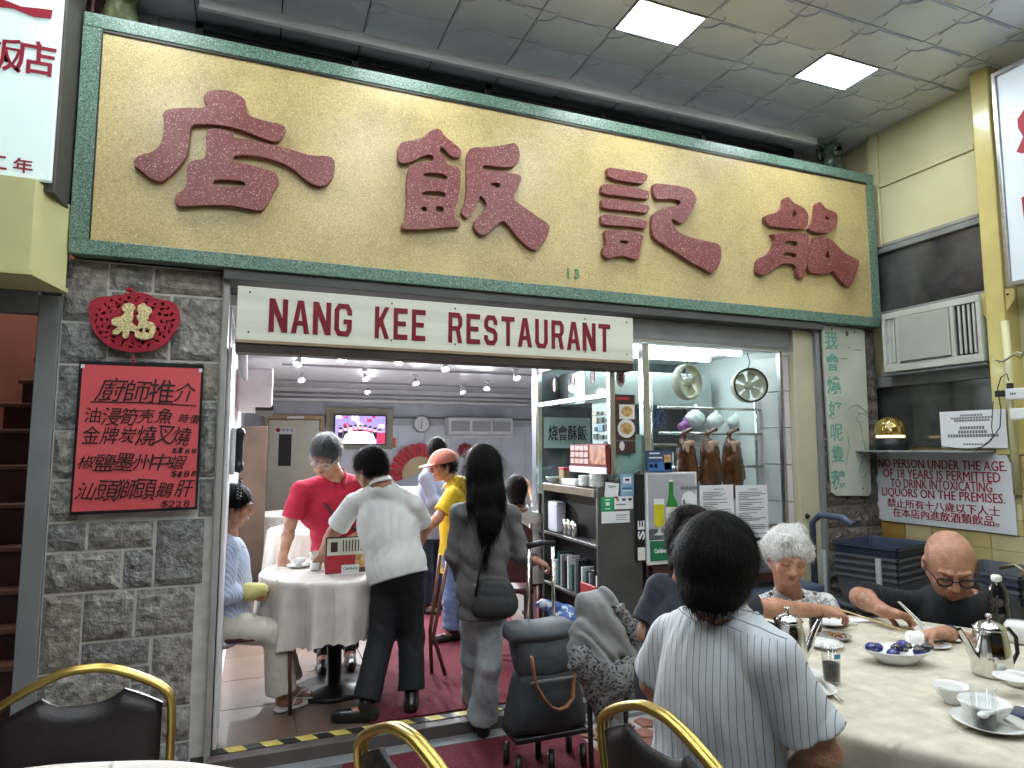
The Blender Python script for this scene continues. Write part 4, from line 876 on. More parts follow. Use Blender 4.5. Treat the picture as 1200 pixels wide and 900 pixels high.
p0 = PY(345, 495, BY-.06); bx('door_closer', p0.x-.10, p0.x+.12, BY-.12, BY-.072, 1.87, 1.915, steel, dr, .004)
# television
p0, p1 = PY(393, 487, BY-.1), PY(451, 520, BY-.1)
tv = empty('television', ((p0.x+p1.x)/2, BY-.1, p1.z), 'wall television showing people around a white banquet table', 'television')
bx('backboard', p0.x-.12, p1.x+.12, BY-.05, BY-.014, p1.z-.08, p0.z+.12, mat('tan board', (.30, .27, .21), .6, var=.1), tv)
bx('bezel', p0.x-.015, p1.x+.015, BY-.11, BY-.06, p1.z-.015, p0.z+.015, black, tv)
W_, H_ = p1.x-p0.x, p0.z-p1.z
def emis(n, c, e=1.3): return mat('screen '+n, c, .4, var=.15, emit=e, scale=14)
q = MB(); tvm = [emis('violet', (.30, .22, .50)), emis('white', (.85, .82, .9)), emis('black', (.02, .015, .03), .2), emis('crimson', (.4, .03, .08)), emis('face', (.75, .45, .35)), emis('blue', (.15, .25, .6))]
def sq(u0, u1, v0, v1, mi, d): q.mi = mi; y = BY-.112-d; q.poly([V((p0.x+W_*u0, y, p1.z+H_*v0)), V((p0.x+W_*u1, y, p1.z+H_*v0)), V((p0.x+W_*u1, y, p1.z+H_*v1)), V((p0.x+W_*u0, y, p1.z+H_*v1))])
sq(0, 1, 0, 1, 0, 0)
for k in range(26): u, v_ = random.random()*.92, .55+random.random()*.38; sq(u, min(1, u+.03+random.random()*.08), v_, min(1, v_+.04+random.random()*.1), random.choice((1, 0, 5, 3, 1)), .001+k*.00001)
for k in range(9): u = .06+k*.098; v_ = .38+.14*math.sin(k*.38+.2); sq(u, u+.09, .18, v_, random.choice((2, 2, 1, 3)), .002+k*.00001); sq(u+.02, u+.07, v_, v_+.13, 4, .0022+k*.00001); sq(u+.015, u+.075, v_+.10, v_+.17, 2, .0024+k*.00001)
q.mi = 1; q.poly([V((p0.x+W_*a, BY-.1156, p1.z+H_*b_)) for a, b_ in ((.14, .01), (.82, .01), (.76, .34), (.62, .44), (.36, .44), (.20, .34))])
sq(.83, 1, .01, .4, 3, .0030); q.build('screen', tvm, tv, fix=False)
# clock
p0 = PY(494, 497, BY-.03); ck = empty('wall_clock', (p0.x, BY-.03, p0.z-.1), 'octagonal white wall clock on the tiled back wall', 'clock')
Mc = lambda z: Matrix.Translation((p0.x, BY-.013-z, p0.z)) @ Matrix.Rotation(math.pi/2, 4, 'X') @ Matrix.Rotation(math.pi/8, 4, 'Z')
q = MB(); q.lathe([(0, 0), (.135, 0), (.135, .03), (.115, .035), (.115, .025)], n=8, M=Mc(0)); [setattr(f_, 'smooth', False) for f_ in q.bm.faces]; q.build('case', mat('clock case', (.28, .31, .33), .4), ck)
MB().lathe([(.116, .026), (0, .026)], n=8, M=Mc(0)).build('dial', paper, ck)
q = MB(); q.tube([(p0.x, BY-.043, p0.z), (p0.x-.01, BY-.043, p0.z-.07)], .004, 5); q.tube([(p0.x, BY-.043, p0.z), (p0.x+.005, BY-.043, p0.z+.09)], .003, 5); q.build('hands', black, ck)
# split air conditioner on the back wall and red round ornament, big fan
p0, p1 = PY(525, 489, BY-.2), PY(597, 508, BY-.2)
a2 = empty('ceiling_air_conditioner', ((p0.x+p1.x)/2, BY-.2, p1.z), 'wide white split air conditioner on the back wall beside the clock', 'air conditioner')
bx('body', p0.x, p1.x+.05, BY-.24, BY-.014, p1.z-.03, p0.z, mat('ac white', (.62, .63, .66), .35), a2, .02)
for k in range(3): w_ = (p1.x-p0.x)/3; bx('grille', p0.x+.04+k*w_, p0.x+w_*(k+1)-.0, BY-.248, BY-.241, p1.z+.03, p0.z-.05, mat('ac grille', (.33, .34, .37), .5, scale=40, stretch=(1, 1, 8)), a2, .002)
bx('air_flap', p0.x+.02, p1.x+.03, BY-.27, BY-.22, p1.z-.07, p1.z-.035, mat('ac white', (.62, .63, .66)), a2, .005)
ctr = PY(487, 548, BY-.16); fn = empty('folding_fan', (ctr.x, BY-.1, ctr.z), 'large open red and cream folding fan hung on the back wall', 'fan')
fr_, fc_ = mat('fan red', (.55, .05, .06), .5, var=.15), mat('fan cream', (.66, .52, .30), .5)
for k in range(13):
    a0 = math.radians(195-k*13.8); a1 = a0-math.radians(12.0)
    c_ = PY(492, 556, BY-.1)
    def pp(a, r, dy): return V((c_.x+r*math.cos(a), BY-.10-dy, c_.z+r*math.sin(a)))
    q = MB(); q.mi = 0; q.prism([pp(a0, .26, .0), pp((a0+a1)/2, .26, .02), pp(a1, .26, 0), pp(a1, .44, .0), pp((a0+a1)/2, .46, .02), pp(a0, .44, 0)], (0, .004, 0)); q.mi = 1; q.prism([pp(a0, .05, .0), pp(a1, .05, 0), pp(a1, .258, .0), pp(a0, .258, 0)], (0, .004, 0))
    q.build('fan_leaf', [fr_, fc_], fn)
def disc_ornament(px_, py_, Y, r, name, label, cat, m_):
    p_ = PY(px_, py_, Y); q = MB(); 
    for k in range(8): a = math.pi*k/4; q.ball((p_.x+r*.62*math.cos(a), Y, p_.z+r*.62*math.sin(a)), r*.36, 8, (1, .3, 1))
    q.ball((p_.x, Y-.01, p_.z), r*.6, 12, (1, .3, 1)); return tag(rebase(q.build(name, m_)), label, cat)
disc_ornament(545, 528, BY-.05, .12, 'wall_ornament', 'small round red festive ornament on the back wall', 'ornament', mat('dark red ornament', (.28, .02, .03), .5, var=.2))
pn = PY(458, 519, BY-.02); tag(rebase(bx('notice', pn.x-.07, pn.x+.07, BY-.02, BY-.014, pn.z-.07, pn.z+.07, mat('orange paper', (.6, .16, .04), .6), bev=.001)), 'small orange paper notice beside the television', 'notice')
# left wall: air conditioner, speaker, phone, cabinet
a3 = empty('wall_air_conditioner', (.0, 6.0, 1.9), 'boxy white air conditioner high on the left interior wall', 'air conditioner')
bx('body', -.158, .10, 5.3, 6.3, 1.80, 2.10, mat('ac white', (.62, .63, .66)), a3, .02); bx('air_outlet', -.02, .115, 5.35, 6.25, 1.775, 1.815, dark, a3, .004); bx('side_grille', .098, .106, 5.4, 6.2, 1.86, 2.04, mat('ac grille', (.33, .34, .37)), a3, .002)
q = MB(); q.tube([(-.12, 5.0, 2.0), (-.12, 4.6, 2.1), (-.12, 4.2, 2.22)], .018, 8); q.tube([(-.09, 5.0, 1.98), (-.09, 4.5, 2.08), (-.1, 4.15, 2.2)], .014, 8); tag(rebase(q.build('hose', mat('grey pipe', (.30, .30, .33)))), 'pair of grey pipes bending down the left interior wall', 'pipe')
pt = PY(265, 535, 3.95); ph = empty('wall_telephone', (pt.x, 3.95, pt.z-.2), 'black telephone handset with dangling cord on the left doorway wall', 'telephone')
bx('base', -.134, -.108, 3.88, 4.0, pt.z-.10, pt.z+.16, paper, ph, .008); v = Vol([(-.09, 3.95, pt.z+.17), (-.09, 3.95, pt.z-.1)], .005, .06)
v.cone((-.09, 3.93, pt.z+.13), (-.09, 3.93, pt.z-.06), .022, .020); v.ell((-.09, 3.93, pt.z+.13), (.026, .03, .03)); v.ell((-.09, 3.93, pt.z-.06), (.026, .03, .03)); v.mesh('handset', black, ph)
q = MB(); q.tube([(-.08+.012*math.cos(k*1.3), 3.93+.012*math.sin(k*1.3), pt.z-.12-.0035*k*(1 if k < 40 else 1)) for k in range(34)], .004, 5); q.build('cord', black, ph)
cb = empty('storage_cabinet', (.0, 7.6, 0), 'brown open shelf crammed with things along the left interior wall', 'shelf')
bm_ = mat('brown laminate', (.11, .07, .05), .5, var=.2)
bx('side_panel', -.155, .10, 7.0, 7.03, 0, 1.7, bm_, cb); bx('side_panel', -.155, .10, 8.6, 8.63, 0, 1.7, bm_, cb)
for k in range(5): bx('shelf_board', -.155, .10, 7.032, 8.598, .05+.4*k, .075+.4*k, bm_, cb)
for k in range(9): y = 7.1+k*.16; z = .08+.4*(k % 4); tag(rebase(bx('storage_box', -.12, .05, y, y+.13, z, z+random.uniform(.12, .26), [mat('dark red ornament', (.28, .02, .03)), paper, ivory, grey_paint][k % 4], bev=.005)), ['dark red', 'white', 'ivory', 'grey'][k % 4]+' box on the '+['lowest board', 'second board', 'third board', 'top board'][k % 4]+' of the brown shelf, '+['nearest the door', 'in the middle', 'toward the back wall'][k//4], 'box', 'boxes on the brown shelf')
# track lights
lamp_m = mat('spot bulb', (.95, .97, 1), .4, var=.01, emit=60)
trk = empty('light_track', (2.4, 7, IZ), 'grey lighting tracks crossing the interior ceiling', 'track')
for y in (5.2, 6.6, 8.2): bx('track_rail', .2, 4.4, y-.012, y+.012, IZ-.022, IZ-.002, mat('grey pipe', (.30, .30, .33)), trk, .002)
spots = [(350, 418, 4.75), (350, 434, 5.6), (352, 455, 7.0), (430, 468, 8.2), (427, 455, 6.6), (468, 433, 5.2), (486, 458, 6.9), (521, 438, 5.5), (541, 466, 7.8), (571, 462, 7.2), (604, 448, 6.0), (400, 437, 5.2)]
base_spot = None
for k, (a, b_, y) in enumerate(spots):
    p_ = PY(a, b_, y); p_.z = min(p_.z, IZ-.09); 
    n_ = empty('track_spotlight', (p_.x, y, IZ-.022), ['lit white spotlight on the ceiling track, '+s_ for s_ in ('nearest on the left side', 'second in the left line of spots', 'third in the left line, above the door', 'in the rear row above the television', 'above and left of the television', 'hanging above the waiter in white', 'above the wall clock', 'front one above the woman with long hair', 'small rear one above the back wall air conditioner', 'right one above the back wall air conditioner', 'by the roast booth glass', 'between the left line and the television')][k], 'spotlight', 'track spotlights on the interior ceiling')
    dx, dy = ((.25, -.6), (-.3, -.5), (.2, -.7), (0, -.6))[k % 4]
    q = MB(); q.box(p_.x-.03, p_.x+.03, y-.015, y+.015, IZ-.045, IZ-.023, .003); q.tube([(p_.x, y, IZ-.04), (p_.x, y, IZ-.075)], .006, 6); q.build('stem', mat('spot grey', (.45, .45, .47), .4), n_)
    d = V((dx, dy, -1)).normalized(); c0 = V((p_.x, y, IZ-.085)); q = MB(); q.tube([c0-d*.02, c0, c0+d*.05], [.012, .024, .034], 12, cap=False); q.build('shade', mat('spot grey', (.45, .45, .47)), n_)
    q = MB(); q.ball(c0+d*.035, .024, 10); q.build('bulb', lamp_m, n_)
    l = bpy.data.lights.new('spot_light', 'SPOT'); l.energy = SPOT*(.28 if y < 5.7 else .9 if y < 6.8 else 1.9); l.spot_size = math.radians(150); l.spot_blend = .8; l.shadow_soft_size = .04; l.color = (.90, .95, 1)
    lo = bpy.data.objects.new('spot_light', l); C.objects.link(lo); lo.parent = n_; lo.location = c0+d*.07-n_.location; lo.rotation_euler = d.to_track_quat('-Z', 'Y').to_euler()
# ================================================================ ROAST BOOTH
bo = empty('roast_booth', (2.9, 4.4, 0), 'glass and steel roast meat booth right of the doorway', 'booth')
GX0, GX1, GY = 2.16, 3.64, F+.065
steelm = steel
bx('corner_post', GX0-.02, GX0+.02, GY-.02, GY+.02, 0, 2.19, steel, bo); bx('post', 2.39, 2.44, GY-.03, GY+.03, 0, 2.19, steel, bo); bx('post', GX1-.06, GX1-.035, GY-.02, GY+.02, 0, 2.19, steel, bo)
bx('post', GX0-.02, GX0+.02, 4.88, 4.92, 0, 2.19, chrome, bo); bx('top_rail', GX0-.015, GX0+.015, GY+.021, 4.879, 1.82, 1.86, dark_steel, bo); bx('top_rail', GX0-.015, GX0+.015, GY+.021, 4.879, 2.10, 2.15, dark_steel, bo)
bx('front_rail', 2.441, 3.579, GY-.015, GY+.01, .92, .95, steel, bo)
bx('side_glass', GX0-.004, GX0+.004, GY+.022, 4.878, 1.13, 1.818, pane, bo, 0); bx('side_glass', GX0-.004, GX0+.004, GY+.022, 4.878, 1.862, 2.098, pane, bo, 0)
bx('front_glass', GX0+.022, 2.388, GY-.004, GY+.004, 1.13, 2.15, pane, bo, 0); bx('front_glass', 2.442, GX1-.062, GY-.004, GY+.004, .952, 2.19, pane, bo, 0)
bx('frosted_sheet', 2.19, 2.387, GY+.01, GY+.018, 1.13, 1.58, mat('frosted green', (.30, .40, .38), .4), bo, 0)
bx('base_cabinet', GX0+.021, GX1-.062, GY+.03, GY+.10, 0, .91, mat('booth brown base', (.10, .04, .03), .4, var=.2), bo); bx('side_base', GX0+.0, GX0+.02, GY+.1, 4.87, 0, 1.12, dark_steel, bo)
bx('counter', GX0+.021, GX1-.062, GY+.101, 4.45, .86, .90, steel, bo)
bt = mat('booth tile', (.68, .67, .66), .25, var=.05); 
for k in range(8): bx('booth_wall_tile', GX1-.034, GX1+.018, GY-.02, GY+.3, .02+.27*k, .285+.27*k, mat('pinkish white tile', (.60, .55, .55), .3, var=.05), bo, .003)
bkw = bx('booth_back_wall', GX0, GX1+.02, 4.95, 5.05, 0, IZ-.003, mat('booth back', (.11, .135, .15), .4, .2, var=.3), bo, 0)
bx('extractor_hood', 2.35, 3.55, 4.45, 4.90, 1.83, 2.10, mat('hood steel', (.42, .46, .47), .35, .7), bo, .01)
bx('booth_ceiling', GX0+.022, GX1-.0, GY+.03, 4.94, 2.24, 2.29, white_paint, bo, 0)
tubes_m = mat('tube light', (.85, .97, 1), .4, var=.01, emit=BOOTH)
for y in (3.98, 4.35):
    tag(rebase(bx('tube_light', 2.3, 3.45, y-.03, y+.03, 2.195, 2.238, tubes_m, bev=.008)), 'lit fluorescent batten '+('nearer the window' if y < 4.1 else 'farther back')+' inside the roast booth ceiling', 'light', 'tube lights in the roast booth')
q = MB(); q.box(2.5, 2.62, 3.80, 3.86, 2.14, 2.17, .004); 
# hanging rails and frame
rk = empty('hanging_rack', (2.95, 3.9, 1.2), 'chromed rails in the booth window from which roast geese hang', 'rack')
ry = 3.95
for pxs, zz in (((772, 920), PY(800, 478, ry).z), ((772, 912), PY(800, 508, ry).z), ((772, 925), PY(850, 547, ry).z)):
    MB().tube([(PY(pxs[0], 500, ry).x, ry, zz), (PY(pxs[1]-20, 500, ry).x, ry, zz)], .011, 10).build('rail', chrome, rk)
MB().tube([(PY(888, 500, ry).x, ry+.02, 2.0), (PY(888, 500, ry).x, ry+.02, .92)], .013, 10).build('upright', chrome, rk)
MB().tube([(PY(765, 500, ry).x, ry+.02, 2.0), (PY(765, 500, ry).x, ry+.02, .92)], .013, 10).build('upright', chrome, rk)
goose_m = mat('roast goose skin', (.055, .010, .005), .22, var=.45, scale=9, bump=.25, bscale=30, coat=.6, var2=(.16, .035, .012))
pale_m = mat('pale skin', (.52, .29, .2))
for k, (a, tag_) in enumerate(((803, 'left'), (831, 'middle'), (857, 'right'))):
    c_ = PY(a, 540, ry-.02); zt = PY(a, 512, ry).z; zb = PY(a, 588, ry).z
    gs = empty('roast_goose', (c_.x, ry, zb), 'glossy brown roast goose hanging in the booth window, '+tag_+' of three', 'roast goose', 'roast geese hanging in the window')
    v = Vol([(c_.x, ry-.02, zt+.1), (c_.x, ry-.02, zb)], .006, .12)
    h = zt-zb
    v.ell((c_.x, ry-.03, zb+h*.44), (.088, .068, h*.40), k=.02); v.ell((c_.x, ry-.03, zb+h*.76), (.074, .055, h*.21), k=.03); v.cone((c_.x-.03, ry-.02, zb+h*.92), (c_.x+.01, ry-.0, zt+.02), .020, .014, k=.008)
    for e in (-1, 1): v.cone((c_.x+e*.055, ry-.05, zb+h*.62), (c_.x+e*.078, ry-.06, zb+h*.36), .022, .014, k=.015); v.cone((c_.x+e*.035, ry-.03, zb+h*.2), (c_.x+e*.05, ry-.03, zb-.02), .024, .011, k=.015)
    v.cone((c_.x, ry+.0, zt+.03), (c_.x+.04, ry-.05, zt+.055), .017, .014, k=.01); v.cone((c_.x+.04, ry-.05, zt+.055), (c_.x-.06, ry-.06, zt+.02), .013, .005, k=.01)
    v.wrinkle(.003, f=20, seed=k); v.mesh('carcass', goose_m, gs)
    v = Vol([(c_.x, ry-.07, zb+h*.85)], .005, .10); v.ell((c_.x+.004, ry-.070, zb+h*.90), (.046, .020, .022)); v.ell((c_.x-.02, ry-.076, zb+h*.82), (.016, .014, .03)); v.wrinkle(.002, seed=k); v.mesh('pale_patch', pale_m, gs)
    MB().tube([(c_.x, ry, zt+.03), (c_.x+.015, ry, zt+.07), (c_.x, ry, zt+.10), (c_.x-.012, ry, zt+.075)], .003, 6).build('hook', chrome, gs)
bag = [(815, 490, .055, 'white'), (838, 493, .05, 'white'), (862, 495, .05, 'white'), (801, 500, .035, 'purple')]
for k, (a, b_, r_, col) in enumerate(bag):
    c_ = PY(a, b_, 4.3); v = Vol([c_], .008, .2); v.ell(c_, (r_*1.6, r_, r_*1.1)); v.cone(c_, c_+V((.01, 0, r_*1.9)), r_*.6, r_*.25, k=.03); v.wrinkle(.006, f=22, seed=k)
    o = v.mesh('plastic_bag', paper if col == 'white' else mat('purple plastic', (.30, .08, .32), .4), None); tag(rebase(o), col+' crumpled bag bundle behind the geese'+(', '+('left', 'middle', 'right')[k]+' of three' if k < 3 else ''), 'bag')
bx('bag_shelf', 2.5, 3.4, 4.2, 4.5, 1.50, 1.52, steel, bo, .002); bx('shelf', 2.45, 3.5, 4.6, 4.9, 1.30, 1.32, steel, bo, .002)
for k in range(9): x = 2.5+k*.105; tag(rebase(bx('steel_tin' if k % 2 else 'paper_pack', x, x+.075, 4.66, 4.8, 1.321, 1.321+(.10, .16, .08, .13)[k % 4], [steel, paper, dark_steel][k % 3], bev=.008)), ['steel', 'white', 'dark steel'][k % 3]+(' tin' if k % 2 else ' pack')+' on the rear booth shelf, '+('leftmost', 'second', 'third', 'fourth', 'in the middle', 'sixth', 'seventh', 'eighth', 'rightmost')[k]+' of the row', 'tin' if k % 2 else 'pack', 'tins and packs on the booth shelf')
# round fans leaning in the window
fanm = mat('yellowed fan plastic', (.52, .48, .37), .4, var=.1)
for k, (a, b_, turn) in enumerate(((805, 448, .25), (877, 452, -.35))):
    c_ = PY(a, b_, 3.62+.19); rr_ = .128
    fo = empty('exhaust_fan', (c_.x, c_.y, c_.z-rr_), ('open round cream exhaust fan hanging left in the booth window' if k == 0 else 'stained round exhaust fan with closed shutter hanging right in the booth window'), 'fan', 'round exhaust fans in the booth window')
    M = Matrix.Translation(c_) @ Matrix.Rotation(turn, 4, 'Z') @ Matrix.Rotation(math.pi/2, 4, 'X')
    MB().lathe([(rr_*.86, -.03), (rr_*.98, -.03), (rr_, .0), (rr_, .035), (rr_*.95, .04), (rr_*.86, .03), (rr_*.86, -.03)], n=32, M=M).build('ring', fanm, fo)
    MB().lathe([(0, .03), (rr_*.2, .03), (rr_*.26, .015), (rr_*.26, -.02), (0, -.02)], n=18, M=M).build('hub', fanm, fo)
    for j in range(5 if k == 0 else 6):
        an = 2*math.pi*j/(5 if k == 0 else 6)+.3; q = MB(); t_ = .012 if k == 0 else .004; wd = .42 if k == 0 else .5
        q.prism([M @ V((r_*rr_*math.cos(an+o_), r_*rr_*math.sin(an+o_), zz)) for r_, o_, zz in ((.25, -.3, -t_), (.5, -wd, -t_), (.8, -wd*.9, -t_), (.84, 0, 0), (.8, wd*.55, t_), (.5, .35, t_), (.25, .3, t_))], M.to_3x3() @ V((0, 0, .003)))
        q.build('blade', fanm, fo)
    if k == 1: MB().lathe([(rr_*.90, .045), (rr_*1.0, .046), (rr_*1.0, .05), (rr_*.90, .052), (rr_*.9, .045)], n=32, M=M).build('black_gasket', black, fo)
    MB().tube([c_+V((0, 0, rr_*.95)), c_+V((.02, .0, rr_+.05)), V((c_.x, c_.y, 2.19))], .004, 6).build('cord', grey_ink, fo)
# booth clutter: pictures, posters
def poster(name, label, cat, pts, Y, face, items=(), ex=.004, group=None):
    (x0, y0), (x1, y1) = pts; a = PY(x0, y0, Y); b_ = PY(x1, y1, Y); t = empty(name, ((a.x+b_.x)/2, Y, b_.z), label, cat, group); bx('sheet', a.x, b_.x, Y, Y+ex, b_.z, a.z, face, t, 0)
    W, H = b_.x-a.x, a.z-b_.z
    for nm, u0, v0, u1, v1, m_, *sh in items:
        q = MB(); P_ = lambda u, v_: V((a.x+W*u, Y-.001, a.z-H*v_))
        if sh and sh[0] == 'o': q.prism([P_((u0+u1)/2+(u1-u0)/2*math.cos(t_), (v0+v1)/2+(v1-v0)/2*math.sin(t_)) for t_ in [2*math.pi*k/20 for k in range(20)]], (0, .001-(sh[1] if len(sh) > 1 else 0)*.0008, 0))
        else: q.prism([P_(u0, v0), P_(u1, v0), P_(u1, v1), P_(u0, v1)], (0, .001, 0))
        o = q.build(nm, m_, t)
        if len(sh) > 1: o.location.y -= .0012*sh[1]
    return t, a, W, H
fries, plate_m, dkb = mat('food gold', (.50, .30, .12), .5, var=.5, scale=40), mat('print white', (.70, .68, .62), .4), mat('print dark brown', (.06, .03, .025), .3)
blue_p, green_p, red_p = mat('print blue', (.05, .15, .38), .4), mat('print green', (.02, .16, .07), .4), mat('print red', (.42, .03, .05), .4)
poster('food_poster', 'dark poster with two round plates of food on the booth glass', 'poster', ((720, 462), (745, 531)), GY-.012, dkb, [('heading', .08, .05, .7, .09, red_p), ('plate', .22, .17, .98, .42, plate_m), ('food', .32, .20, .88, .38, fries, 'o', 1), ('plate', .12, .42, .98, .74, plate_m, 'o', 1), ('food', .25, .48, .85, .68, fries, 'o', 2), ('price_badge', .2, .80, .45, .96, plate_m, 'o', 1), ('caption', .0, .78, 1, .80, grey_ink)])
def fu_sticker(px_, py_, Y, where, X=None):
    c_ = PY(px_, py_, Y) if X is None else PX(px_, py_, X); r_, u_ = ((1, 0, 0), (0, 0, 1)) if X is None else ((0, 1, 0), (0, 0, 1))
    M = frame_m(c_, V(r_) if X is None else V((0, -1, 0)), (0, 0, 1)); w_, h_ = .034, .058
    if X is not None: M = frame_m(c_, V((0, -1, 0)), (0, 0, 1))
    t = empty('good_luck_sticker', c_, 'small oval red and white character sticker, '+where, 'sticker', 'oval stickers on the booth glass')
    q = MB(); q.prism([M @ V((w_*math.cos(a), h_*math.sin(a), .001)) for a in [2*math.pi*k/24 for k in range(24)]], M.to_3x3() @ V((0, 0, .0015))); q.build('oval', paper, t)
    q = MB(); n = 24; pts_ = [M @ V((w_*.93*math.cos(a), h_*.93*math.sin(a), .004)) for a in [2*math.pi*k/24 for k in range(24)]]; q.tube(pts_, .0018, 5, closed=True); q.build('rim', red_p, t)
    text('福', mat('print maroon', (.16, .01, .02), .5), M @ V((0, 0, .004)), M.to_3x3() @ V((1, 0, 0)), (0, 0, 1), w=.042, h=.07, parent=t, bold=.02)
fu_sticker(727, 443, GY-.012, 'on the front pane beside the food poster')
for i, (a, b_) in enumerate(((650, 451), (672, 446), (695, 440))): fu_sticker(a, b_, 0, ('farthest', 'middle', 'nearest')[i]+' on the side pane', X=GX0-.012)
# papers inside side glass: white notice sheet and hanging banner
wb = empty('menu_board', (2.3, 4.1, 1.3), 'white menu sheet with dark food photos inside the booth side', 'poster')
q0 = bx('sheet', 2.20, 2.205, 3.80, 4.06, 1.37, 1.80, paper, wb, 0)
random.seed(5)
for r_ in range(7):
    for c_ in range(3):
        bx('photo', 2.188, 2.1985, 3.815+c_*.08, 3.815+c_*.08+random.uniform(.04, .07), 1.385+r_*.055, 1.385+r_*.055+random.uniform(.02, .045), random.choice((grey_ink, black_ink, blue_p, fries)), wb, 0)
hb = empty('hanging_banner', (2.8, 4.9, 1.4), 'pale banner with four black characters hanging inside the booth', 'banner')
c0, c1 = PY(640, 489, 4.86), PY(686, 525, 4.86); bx('cloth', c0.x-.02, c1.x+.05, 4.86, 4.866, c1.z, c0.z, mat('pale green cloth', (.50, .60, .60), .6), hb, 0)
text('烧會酥飯', black_ink, ((c0.x+c1.x)/2+.015, 4.858, (c0.z+c1.z)/2), (1, 0, 0), (0, 0, 1), w=(c1.x-c0.x)*.98, h=.13, parent=hb, bold=.01)
wp = empty('wall_picture', (2.6, 4.9, 1.4), 'framed blue toned photo on the booth back wall', 'picture')
c0, c1 = PY(764, 474, 4.9), PY(781, 503, 4.9); bx('frame', c0.x-.02, c1.x+.02, 4.91, 4.93, c1.z-.02, c0.z+.02, grey_paint, wp, .003); bx('print', c0.x, c1.x, 4.903, 4.909, c1.z, c0.z, mat('blue print', (.15, .2, .38), .4, var=.8, scale=30), wp, 0)
# orange LED menu box at the booth side
mb = empty('menu_display', (2.2, 4.2, 1.28), 'dark red counter display with rows of food pictures and a roast dish', 'display')
c0, c1 = PX(668, 517, 2.05), PX(711, 547, 2.05)
y0, y1 = PX(711, 530, 2.10).y, PX(668, 530, 2.10).y; zt, zb = PX(690, 520, 2.10).z, PX(690, 547, 2.10).z
bx('case', 2.10, 2.125, y0, y1, zb-.045, zt, mat('display maroon', (.16, .02, .03), .3), mb); bx('caption_strip', 2.094, 2.0985, y0, y1, zb-.04, zb, paper, mb, 0)
for r_ in range(3):
    for c_ in range(4): w_ = (y1-y0)*.13; bx('dish_photo', 2.094, 2.0985, y1-(c_+1)*w_-.01, y1-c_*w_-.02, zb+.02+r_*.045, zb+.052+r_*.045, mat('dish pink', (.6, .36, .32), .4, var=.4, scale=60), mb, 0)
bx('roast_photo', 2.094, 2.0985, y0+.01, y0+(y1-y0)*.42, zb+.02, zt-.01, mat('roast print', (.38, .13, .05), .4, var=.7, scale=25), mb, 0)
# ---------------------------------------------------------------- service cabinet of the doorway
cab = empty('service_cabinet', (2.2, 4.1, 0), 'dark steel service cabinet with open shelves beside the doorway', 'cabinet')
CX0, CX1, CY0, CY1 = 2.01, 2.33, 3.655, 4.50
q = MB(); q.prism([V((CX0, CY0, 0)), V((CX1, CY0, 0)), V((CX1, CY0, 1.345)), V((CX0, CY0, 1.235))], (0, .02, 0)); q.build('side_panel', dark_steel, cab)
bx('end_panel', CX0, 2.125, CY1-.02, CY1, 0, 1.20, dark_steel, cab, .002); bx('top_board', CX0-.01, 2.13, CY0+.021, CY1-.021, 1.175, 1.23, mat('worn steel brown', (.16, .125, .09), .4, .5, var=.2), cab, .004)
for z in (.88, .52, .15): bx('shelf_board', CX0, 2.13, CY0+.021, CY1-.021, z-.02, z, dark_steel, cab, .002)
bx('back_panel', 2.126, 2.138, CY0+.021, CY1, 0, 1.17, dark, cab, 0)
def put(name, label, cat, o, group=None): return tag(rebase(o) if o.type == 'MESH' else o, label, cat, group)
for k in range(7):
    y = 3.86+.045*k; put('x', '', '', bx('tray_cloth', 2.05, 2.13, y, y+.03, .882, .882+.02, steel)) if False else None
put('a', 'white plastic canister on the middle shelf of the service cabinet', 'canister', bx('canister', 2.03, 2.11, 4.30, 4.46, .882, 1.10, mat('milky plastic', (.55, .58, .66), .35, sub=.0), bev=.02))
for k in range(3): put('a', 'steel cup on the middle cabinet shelf, '+('left', 'middle', 'right')[k]+' of three', 'cup', MB().lathe([(0, .882), (.024, .882), (.026, .99), (.024, .99), (.022, .89), (0, .89)], (2.07, 4.22-.07*k, 0), 16).build('steel_cup', chrome), 'steel cups on the cabinet shelf')
for k in range(14):
    y = 3.70+.052*k; h = random.uniform(.16, .23); w_ = random.uniform(.010, .03)
    put('a', random.choice(('thin menu folder', 'worn menu booklet'))+' standing on the low cabinet shelf, '+('first from the camera', 'second from the camera', 'third from the camera', 'fourth from the camera', 'fifth from the camera', 'sixth from the camera', 'seventh from the camera', 'eighth from the camera', 'ninth from the camera', 'tenth from the camera', 'fifth from the far end', 'fourth from the far end', 'third from the far end', 'at the far end')[k], 'menu', bx('menu_folder', 2.03, 2.12, y, y+w_, .522, .522+h, [paper, black, mat('grey pipe', (.30, .30, .33)), mat('teal card', (.05, .14, .13), .5)][k % 4], bev=.001), 'menus on the low shelf')
put('a', 'red cardboard box on the low cabinet shelf', 'box', bx('red_box', 2.008, 2.025, 3.70, 3.90, .522, .62, mat('red card', (.36, .03, .03), .5)))
